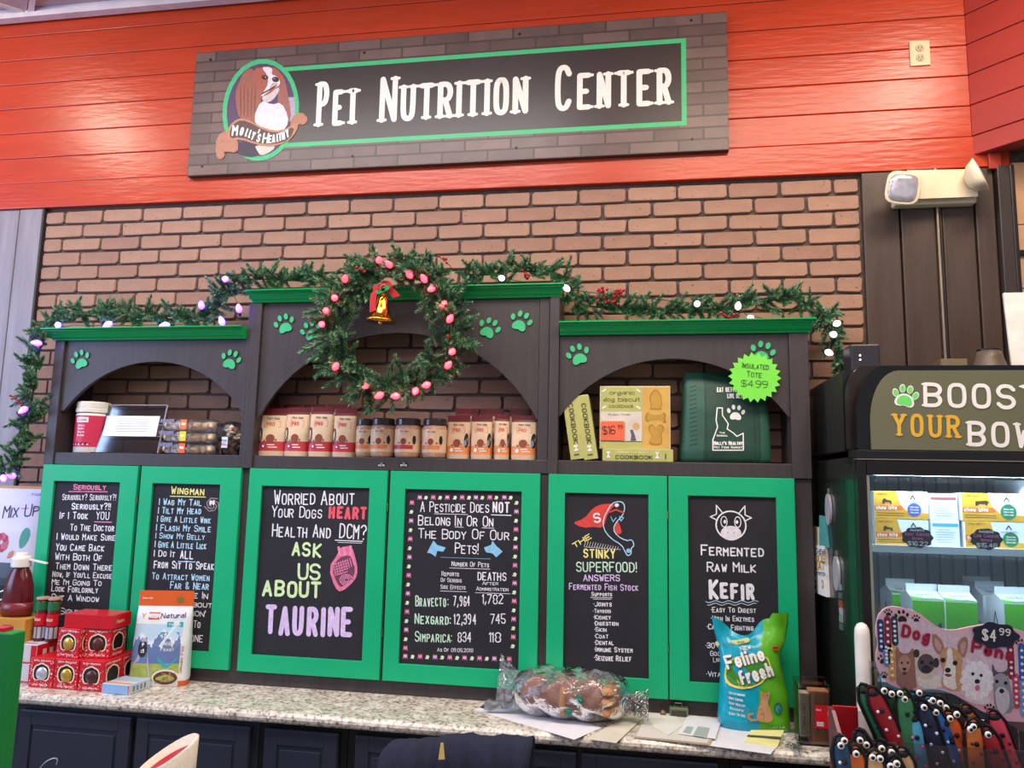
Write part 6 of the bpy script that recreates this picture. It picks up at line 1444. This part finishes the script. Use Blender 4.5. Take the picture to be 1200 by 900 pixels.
# ------------------------------------------------------------------ nearest foreground: pen display on the sales counter
t = thing('sales_counter', (3.35, -2.02, 0), 'dark sales counter carrying the dog pen display', 'counter')
MB().box(2.98, 3.9, -2.15, -1.72, .0005, 1.19, NAVY).build('body', t, bevel=.004); MB().box(2.96, 3.92, -2.17, -1.70, 1.1905, 1.22, GR).build('counter_top', t, bevel=.004)
YD = -1.9; DSS = frontS(YD)
t = thing('pen_display', (3.25, YD, 1.2206), 'acrylic and burgundy display stand for the dog pens', 'display stand'); BUR = mat('#5c1426', .4, 0, .08); AC2 = clear('#f0e8ea', .07, .05, 0, 30, .95)
zb = 1.2206
def dp(x, y): u, v = DSS.px(x, y); return u, v
mb = MB(); mb.box(3.065, 3.56, YD-.10, YD+.05, zb, zb+.012, BUR); mb.build('base', t)
mb = MB(); P_c = [(YD-.105, zb+.013), (YD+.05, zb+.013), (YD+.05, 1.435), (YD+.03, 1.435), (YD-.105, 1.345)]
for x in (3.058, 3.557):
    mb = MB(); mb.prism([(x, y, z) for y, z in P_c], (.005, 0, 0), BUR); mb.build('side_panel', t)
u0, v0 = dp(1010, 838); u1, v1 = dp(1030, 870)
mb = MB(); mb.box(3.064, 3.098, YD+.046, YD+.05, 1.30, 1.437, REDX); mb.build('red_backing', t)
for y, z1 in ((YD-.03, 1.415), (YD-.10, 1.345)):
    mb = MB(); mb.box(3.064, 3.556, y, y+.003, zb+.013, z1, AC2); mb.build('acrylic_front', t)
mb = MB(); mb.box(3.064, 3.556, YD+.051, YD+.054, zb+.013, 1.43, AC2); mb.build('acrylic_back', t)
# header board (bone outline)
Z8 = zoomf(960, 680, 4.0917)
S9 = frontS(YD+.056)
out = [(272, 200), (290, 150), (335, 122), (400, 130), (470, 150), (520, 190), (575, 230), (640, 240), (720, 222), (800, 208), (900, 222), (1000, 250), (1090, 290), (1180, 340), (1230, 420), (1225, 500), (1170, 540), (1165, 600), (1180, 680), (1120, 740), (1030, 745), (950, 715), (860, 655), (790, 635), (720, 590), (640, 542), (560, 520), (470, 527), (380, 518), (320, 490), (280, 430), (268, 370), (282, 300), (268, 250)]
hb2 = thing('pens_sign', (3.25, YD+.06, 1.40), 'pink bone shaped display board with five dog faces reading Dog Pens', 'sign')
pp = [S9.px(x, y) for x, y in Z8(out)]; pp = chaikin(pp, True, 1)
mb = MB(); mb.prism([(u, YD+.0575, v) for u, v in pp][::-1] if False else [(u, YD+.0575, v) for u, v in pp], (0, -.003, 0), mat('#e8b8c4', .4, 0, .08, 6)); mb.build('board', hb2)
mb = MB(); zl = min(p[1] for p in pp)
mb.box(3.12, 3.135, YD+.0582, YD+.061, zb+.001, 1.50, AC2); mb.box(3.3, 3.315, YD+.0582, YD+.061, zb+.001, 1.45, AC2); mb.build('support_strip', hb2) if False else None
MB().box(3.12, 3.135, YD+.0582, YD+.061, zb, 1.50, AC2).build('support_strip', hb2); MB().box(3.3, 3.315, YD+.0582, YD+.061, zb, 1.47, AC2).build('support_strip', hb2)
S10 = frontS(YD+.0542); mb = MB()
def Q(pts, col, h, sm=1): S10.ppx(mb, Z8(pts), mat(col, .45, 0, .12, 250), h*.35, sm)
Q([(360, 180), (500, 190), (620, 260), (760, 260), (900, 300), (980, 400), (960, 600), (840, 620), (700, 560), (560, 500), (420, 500), (350, 400)], '#dcc2cf', .0009)
def QE(cx, cy, rx, ry, col, h, rot=0): Q(ring(cx, cy, rx, ry, 20, rot), col, h, 0)
# terrier brown
Q([(362, 350), (372, 310), (390, 350), (430, 350), (450, 318), (458, 365), (462, 470), (470, 525), (370, 515), (370, 430)], '#9a6a5c', .0015); QE(408, 400, 30, 42, '#b98a78', .0021); QE(395, 395, 5, 6, '#2a1a1c', .0027); QE(424, 395, 5, 6, '#2a1a1c', .0027); QE(408, 425, 9, 8, '#2a1a1c', .0027); QE(408, 445, 10, 8, '#5c3438', .0027)
# pug
Q([(458, 340), (480, 330), (545, 345), (570, 400), (560, 450), (520, 480), (480, 470), (458, 420)], '#d8c4b4', .0018); QE(512, 400, 42, 48, '#5a4a52', .0024); QE(465, 350, 15, 20, '#3a2e34', .0027); QE(560, 395, 14, 24, '#3a2e34', .0027); QE(492, 392, 9, 9, '#171216', .0030); QE(536, 396, 9, 9, '#171216', .0030); QE(512, 425, 24, 17, '#2e262c', .0030); QE(512, 412, 8, 6, '#100c10', .0034); Q([(470, 460), (520, 480), (555, 450), (600, 480), (580, 520), (480, 520)], '#e6d8cc', .0016)
# chihuahua
Q([(542, 252), (540, 300), (560, 350), (590, 360), (600, 310), (570, 265)], '#a87868', .0024); Q([(660, 300), (690, 268), (712, 275), (712, 330), (690, 380), (665, 350)], '#a87868', .0024); Q([(550, 270), (552, 310), (572, 345), (588, 330), (580, 295)], '#c89a94', .0028); Q([(672, 310), (700, 285), (702, 325), (685, 362)], '#c89a94', .0028)
Q([(585, 330), (620, 318), (665, 335), (690, 380), (680, 430), (690, 540), (600, 520), (580, 490), (600, 440), (575, 390)], '#c99a72', .0028); Q([(612, 325), (635, 322), (640, 380), (655, 420), (650, 470), (660, 530), (600, 510), (590, 480), (600, 420), (612, 380)], '#ece4e0', .0032); QE(592, 382, 12, 12, '#241417', .0036); QE(650, 396, 12, 12, '#241417', .0036); QE(615, 430, 14, 12, '#241417', .0036); Q([(595, 450), (615, 445), (640, 455), (615, 465)], '#7a4a4c', .0036)
# westie
QE(755, 480, 72, 88, '#e9e6ea', .0028); Q([(705, 400), (700, 360), (735, 400)], '#e0dce0', .0026, 0); Q([(790, 420), (805, 390), (815, 440)], '#d8ccd0', .0026, 0); Q([(700, 540), (810, 540), (820, 590), (760, 600), (690, 570)], '#dcd8de', .0026)
for a in range(14): QE(755+66*math.cos(a*.45), 480+80*math.sin(a*.45), 16, 16, '#efecef', .0030)
QE(735, 448, 8, 8, '#17141a', .0034); QE(775, 455, 8, 8, '#17141a', .0034); QE(756, 484, 13, 11, '#17141a', .0034); QE(757, 515, 12, 14, '#c86a80', .0034)
# schnauzer
Q([(828, 390), (826, 450), (850, 470), (900, 470), (912, 405), (890, 440), (845, 440)], '#55505c', .0028); Q([(835, 450), (900, 450), (920, 520), (940, 630), (850, 640), (835, 560)], '#8d8a98', .0026); QE(868, 480, 34, 36, '#a09ca8', .0032); Q([(838, 510), (905, 515), (915, 600), (880, 650), (850, 620)], '#c9c4cc', .0034); QE(850, 484, 9, 9, '#17141a', .0038); QE(892, 492, 9, 9, '#17141a', .0038); QE(873, 530, 12, 11, '#17141a', .0038)
RD = mat('#a3123c', .5)
LOWER[0] = True
LOWER[0] = True
S10.tpx(mb, 'Dog', *(Z8([(388, 270)])[0]), *(Z8([(525, 302)])[0]), 16, RD, w=.22, serif=False, h=.0020, sc=.8)
S10.tpx(mb, 'Pens', *(Z8([(722, 345)])[0]), *(Z8([(928, 392)])[0]), 16, RD, w=.22, serif=False, h=.0022)
LOWER[0] = False
for x, y, s_ in ((330, 152, .010), (395, 168, .017), (463, 180, .010), (305, 375, .013), (310, 452, .009), (965, 300, .012), (815, 610, .012)):
    u, v = S10.px(*Z8([(x, y)])[0])
    for pl in paw_polys(s_, .1): S10.poly(mb, [(u+a*1.1, v+b*1.1) for a, b in pl], BLK, .0008)
for x, y0, y1, c_ in ((292, 200, 330, '#2c3a78'), (325, 185, 340, '#8c1c3c'), (358, 185, 300, '#2c3a50'), (318, 310, 400, '#5c7cb8'), (345, 310, 470, '#d89a50'), (915, 320, 460, '#8c1c3c'), (968, 320, 480, '#2c5ab8'), (940, 460, 600, '#c8405c'), (975, 480, 640, '#6a9ad0')):
    S10.lpx(mb, Z8([(x, y0), (x+6, y1)]), .009, mat(c_, .5, 0, .5, 400), .0009)
    for k in range(5): S10.ell(mb, *S10.px(*Z8([(x+1+k, y0+(y1-y0)*(k+.5)/5)])[0]), .0022, .0022, WHT, .0014, 6)
mb.build('printed_front', hb2)
t = thing('price_sticker', (3.25, YD, 1.5), 'dark blue cloud shaped sticker reading 4.99 on the bone shaped board', 'label'); u, v = S10.px(*Z8([(840, 262)])[0]); t.location = (u, YD+.05, v)
mb = MB(); mb.prism([(u+.030*(1+.08*math.cos(7*a))*math.cos(a), YD+.0515, v+.0175*(1+.08*math.cos(7*a))*math.sin(a)) for a in [2*pi*k/42 for k in range(42)]], (0, -.001, 0), mat('#1c1e34', .5)); mb.build('card', t)
MB().box(u-.004, u+.004, YD+.0516, YD+.0538, v-.004, v+.004, WHT).build('foam_pad', t)
Sf = frontS(YD+.0503); mb = MB(); Sf.text(mb, '$4', (u-.019, v-.008), (u, v-.009), .017, WHT, w=.14); Sf.text(mb, '99', (u+.004, v+.001), (u+.019, v), .010, WHT, w=.16); mb.build('lettering', t)
# the pens
EYE = mat('#f2efea', .3, 0, .02); PUP = mat('#121014', .2)
def pen(top, bot, Y, c1, c2, dots, eyes, lb):
    a = ay(top[0], top[1], Y); b = ay(bot[0], bot[1], Y); A = Vector([float(k) for k in a]); D = (Vector([float(k) for k in b])-A)
    D.normalize(); Lp = .135; t = thing('dog_pen', A, lb, 'pen', 'dog shaped pens in the display')
    up = -D; side = Vector((0, -1, 0)).cross(up).normalized(); fw_ = side.cross(up)
    def loc(x, y, z): return A+side*x+Vector((0, -1, 0))*y+up*z
    m1 = mat(c1, .45, 0, .1, 60); m2 = mat(c2, .5, 0, .1, 60); hw = .0122
    prof = [(-Lp, .006), (-Lp*.8, .008), (-.06, .0115), (-.02, hw), (0, hw*.95), (.012, hw*.7), (.018, hw*.35)]
    mb = MB(); vs = []; fs = []; n = 14
    for z, r_ in prof:
        for k in range(n): an = 2*pi*k/n; vs.append(loc(r_*math.cos(an), .006*math.sin(an)*(r_/hw+.4), z))
    for j in range(len(prof)-1):
        for k in range(n): l = (k+1) % n; fs.append((j*n+k, j*n+l, (j+1)*n+l, (j+1)*n+k))
    fs += [list(range(n))[::-1], [(len(prof)-1)*n+k for k in range(n)]]
    mb.raw(vs, fs, m1); mb.build('body', t, smooth=True)
    mb = MB(); mb.tube([loc(-.009, .004, -Lp*.9), loc(-hw*1.02, .003, -.05), loc(-hw*1.05, .003, -.0), loc(-hw*.5, .003, .017), loc(0, .004, .021), loc(hw*.5, .003, .017), loc(hw*1.05, .003, 0), loc(hw*1.02, .003, -.05), loc(.009, .004, -Lp*.9)], .0024, m2, 6); mb.build('edge_trim', t)
    if dots:
        for k in range(9):
            p = loc(.0055*(-1)**k, .0085, -.012-.0125*k); mb = MB(); mb.ball(p, .0022, mat(dots, .5), 5); mb.build('spot', t)
    mb = MB(); mb.ball(loc(0, .002, .010), .0085, m2, 8, (1, .7, .8)); mb.build('head', t, smooth=True)
    for k, e in enumerate(eyes):
        E_ = ay(e[0], e[1], Y-.016); p = Vector([float(q) for q in E_])
        if (p-A).length > .06: continue
        mb = MB(); mb.ball(p, .0044, EYE, 8, (1, .55, 1)); o_ = mb.build('eye', t, smooth=True); mb = MB(); mb.ball(p+Vector((0, -.0020, 0)), .0024, PUP, 6, (1, .5, 1)); mb.build('pupil', o_)
    mb = MB(); mb.ball(loc(0, .010, -.012), .0032, PUP, 6); mb.build('nose', t)
def z8(x, y): return Z8([(x, y)])[0]
K_ = '#17141a'
PENS = [((228, 562), (290, 700), 0, '#2f7a4c', K_, '#1c3c2c', ((312, 530), (348, 545)), 'green pen with black edge at the left end of the upper row'),
((272, 575), (350, 740), 1, '#a8202c', K_, '#e8e0dc', ((312, 530), (348, 546)), 'red spotted pen second in the upper row'),
((338, 585), (382, 760), 0, '#2c6a3c', K_, '#14301c', ((388, 543), (410, 570)), 'dark green pen third in the upper row'),
((408, 590), (425, 760), 1, '#3f8a58', K_, None, ((388, 544), (410, 571)), 'mid green pen fourth in the upper row'),
((450, 600), (480, 770), 0, '#3ca0d8', K_, '#1c3c6c', ((480, 541),), 'sky blue pen in the upper row'),
((505, 640), (560, 820), 1, '#242a4c', '#10121f', '#e8e8f0', ((503, 610), (545, 577)), 'navy pen with white spots in the upper row'),
((562, 665), (640, 840), 0, '#2a6ab8', K_, '#16345c', ((560, 634),), 'blue pen beside the navy one'),
((590, 620), (680, 800), 2, '#1c1a24', K_, '#e8e0d8', ((608, 612), (580, 590)), 'black pen with white spots behind the blue one'),
((632, 690), (690, 860), 0, '#d8622c', K_, '#3a1c14', ((628, 663), (660, 644)), 'orange pen with dark spots in the middle of the display'),
((665, 670), (745, 860), 2, '#1c1820', K_, '#d8a080', ((660, 643),), 'black speckled pen right of the orange one'),
((738, 730), (748, 880), 1, '#e07a34', K_, '#5c2c14', ((740, 703), (726, 715)), 'orange pen with two stacked eyes near the front right'),
((712, 660), (770, 850), 3, '#c8642c', K_, '#3a1c14', (), 'orange pen with black top at the back right'),
((815, 765), (870, 920), 1, '#a8202c', K_, '#3a0c14', ((810, 741),), 'dark red pen with one eye at the right'),
((848, 690), (915, 870), 2, '#d8485c', K_, '#5c1420', (), 'pink red pen at the right end'),
((105, 815), (130, 960), 5, '#2c4a6c', K_, '#e0e0e8', ((104, 793), (121, 770)), 'dark blue pen at the left front corner'),
((175, 860), (190, 1000), 5, '#d8682c', K_, '#5c2c14', ((177, 833),), 'orange pen in the front row left'),
((138, 850), (138, 1000), 4, '#8a4a2c', K_, None, (), 'brown pen behind the front orange one'),
((205, 785), (250, 960), 4, '#1c1a20', K_, '#e0d0c0', ((226, 790), (196, 768)), 'black spotted pen in the front row'),
((262, 885), (266, 1010), 5, '#e0b080', K_, '#6a4a2c', ((256, 850), (292, 856)), 'tan pen with two eyes in the front row'),
((305, 835), (350, 990), 4, '#2a2430', K_, '#e0e0e8', ((300, 808),), 'dark pen behind the tan one in the front row'),
((350, 855), (400, 1000), 4, '#c0703c', K_, '#3a1c14', ((347, 826),), 'rust pen right of the dark pen in the front row'),
((362, 910), (375, 1030), 5, '#1c1a20', K_, '#d8a060', ((342, 893), (372, 880)), 'black pen with two eyes at the front bottom'),
((405, 870), (440, 1010), 4, '#d0a878', K_, '#5c3c24', (), 'beige pen at the right of the front row'),
((300, 600), (372, 770), 3, '#8c1c28', K_, '#1c0c10', (), 'maroon pen squeezed behind the red spotted one'),
((480, 615), (515, 800), 3, '#d84860', K_, '#f0e0e4', (), 'pink pen with white spots behind the navy one'),
((535, 615), (600, 800), 3, '#3c9ac8', K_, '#1c2c5c', ((530, 590),), 'light blue pen peeking over the navy one'),
((612, 720), (660, 880), 0, '#1f4f9c', K_, '#e8e8f0', (), 'royal blue pen left of the orange one'),
((780, 790), (812, 930), 0, '#c0503c', K_, '#3a1c14', (), 'brick red pen left of the dark red one'),
((450, 700), (478, 860), 1, '#5cb8e0', K_, '#e86a9c', (), 'pale blue pen in the middle of the front tier')]
for k, (a, b, l, c1, c2, dt, ey, lb) in enumerate(PENS):
    Yp = (YD+.012, YD+.0, YD+.026, YD+.036, YD-.058, YD-.078)[l]
    pen(z8(*a), z8(*b), Yp, c1, c2, dt, [z8(*e) for e in ey], lb)

# ------------------------------------------------------------------ other foreground things
gx = 1.405
t = thing('green_board', (gx-.35, -1.5, 0), 'bright green painted board end at the lower left frame edge', 'board')
GP = mat('#11833c', .4, 0, .06, 4)
MB().box(gx-.6, gx, -1.52, -1.48, .0005, 1.392, GP).build('panel', t, bevel=.004); MB().box(gx-.6, gx-.03, -1.515, -1.485, 1.3925, 1.40, REDX).build('red_top_strip', t)
MB().box(gx-.6, gx, -1.6, -1.4, .0005, .03, GP).build('foot', t) if False else None
# navy cloth over a chair
t = thing('desk_chair', (2.3, -.98, 0), 'dark chair whose back stands in front of the cabinets', 'chair'); FR = mat('#17171c', .4)
for x in (2.13, 2.48): 
    for y in (-.97, -1.38): MB().tube([(x, y, .001), (x, y, .45)], .014, FR).build('leg', t)
MB().box(2.10, 2.51, -1.41, -.95, .4505, .50, FR).build('seat', t, bevel=.01)
for x in (2.15, 2.46): MB().tube([(x, -.96, .5), (x, -.96, .99)], .012, FR).build('back_post', t)
MB().box(2.12, 2.49, -.975, -.945, .80, 1.015, FR).build('backrest', t, bevel=.01)
t = thing('navy_garment', (2.3, -.96, .75), 'navy blue cloth garment with a small yellow tag draped over the chair back', 'clothing')
NB = mat('#1d2036', .9, 0, .12, 60, .4, 300); X0 = float(ay(446, 890, -1.0)[0]); X1 = float(ay(621, 880, -1.0)[0])
vs = []; nx_ = 40
prof = [(-1.012, .72), (-1.010, .85), (-1.006, .97), (-.995, 1.02), (-.96, 1.032), (-.925, 1.02), (-.918, .95), (-.915, .75)]
def top(u):
    e = [(0, 1.012), (.05, 1.035), (.1, 1.04), (.25, 1.05), (.31, 1.052), (.38, 1.053), (.42, 1.066), (.62, 1.070), (.64, 1.067), (.8, 1.072), (1, 1.076)]
    for a, b in zip(e, e[1:]):
        if u <= b[0]: return a[1]+(b[1]-a[1])*(u-a[0])/(b[0]-a[0])
    return e[-1][1]
for i in range(nx_+1):
    u = i/nx_; tz_ = top(u)
    for y, z in prof: vs.append((X0+(X1-X0)*u+.004*math.sin(z*60+u*9), y-.006*math.sin(u*26+z*8)-.004*math.sin(u*61), z if z < .9 else z+(tz_-1.032)))
k = len(prof); fs = [(i*k+j, (i+1)*k+j, (i+1)*k+j+1, i*k+j+1) for i in range(nx_) for j in range(k-1)]
mb = MB(); mb.raw(vs, fs, NB); o = mb.build('cloth', t, smooth=True); m_ = o.modifiers.new('thick', 'SOLIDIFY'); m_.thickness = .006; m_.offset = 1
px0 = ay(518, 880, -1.035); mb = MB(); mb.prism([(px0[0]-.004, -1.034, px0[2]+.02), (px0[0]-.009, -1.034, px0[2]-.022), (px0[0]+.008, -1.034, px0[2]-.02), (px0[0]+.003, -1.034, px0[2]+.02)], (0, -.002, 0), mat('#e0c070', .5)); mb.build('yellow_tag', t)
# cream tote with red lining on a stool
C0 = ay(199, 900, -1.3); c = Vector((1.667, -1.3, 1.0))
t = thing('stool', (c.x, c.y, 0), 'round stool under the cream basket', 'stool')
for k in range(4): a = pi/4+k*pi/2; MB().tube([(c.x+.14*math.cos(a), c.y+.14*math.sin(a), .001), (c.x+.1*math.cos(a), c.y+.1*math.sin(a), .72)], .012, FR).build('leg', t)
MB().lathe((c.x, c.y, .7205), [(.13, 0), (.14, .01), (.14, .03), (.13, .04)], FR, 24).build('seat', t)
t = thing('cream_basket', (c.x, c.y, .7615), 'cream fabric basket with slanted rim and red lining at the bottom frame edge', 'basket')
mb = MB(); n = 32; rings_ = []
def rim(r_, lo, sl, off=0): return [(c.x+r_*math.cos(2*pi*k/n), c.y+r_*.85*math.sin(2*pi*k/n)+off, lo+sl*math.cos(2*pi*k/n)+sl*.55*math.sin(2*pi*k/n)) for k in range(n)]
rs = [rim(.05, .762, 0), rim(.06, .85, .0), rim(.066, .98, .02), rim(.070, 1.083, .034), rim(.064, 1.086, .034), rim(.058, 1.03, .03), rim(.05, .90, 0)]
vs = [p for r_ in rs for p in r_]; fs = [(j*n+k, j*n+(k+1) % n, (j+1)*n+(k+1) % n, (j+1)*n+k) for j in range(len(rs)-1) for k in range(n)]+[list(range(n))[::-1], [(len(rs)-1)*n+k for k in range(n)]]
mb.raw(vs, fs, mat('#d8cdbd', .8, 0, .06, 60, .3, 200)); mb.build('basket_body', t, smooth=True)
mb = MB(); rr_ = rim(.060, 1.064, .03); r2_ = rim(.045, 1.05, .03); r3_ = rim(.020, 1.056, .02)
mb.raw(rr_+r2_+r3_, [(j*n+k, j*n+(k+1) % n, (j+1)*n+(k+1) % n, (j+1)*n+k) for j in range(2) for k in range(n)]+[[2*n+k for k in range(n)]], mat('#b81c34', .5, 0, .1)); mb.build('red_lining', t, smooth=True)
t = thing('wire_hook', (0, 0, 0), 'thin pale wire hook at the lower left in front of the cabinet door', 'wire')
pts = [ay(x, y, -.52) for x, y in ((44, 906), (49, 897), (56, 891), (64, 888), (68, 890), (66, 896))]; t.location = [float(k) for k in pts[0]]
mb = MB(); mb.tube(chaikin([tuple(p) for p in pts], False, 2), .0022, mat('#a8aab0', .3, .4)); mb.build('wire', t)
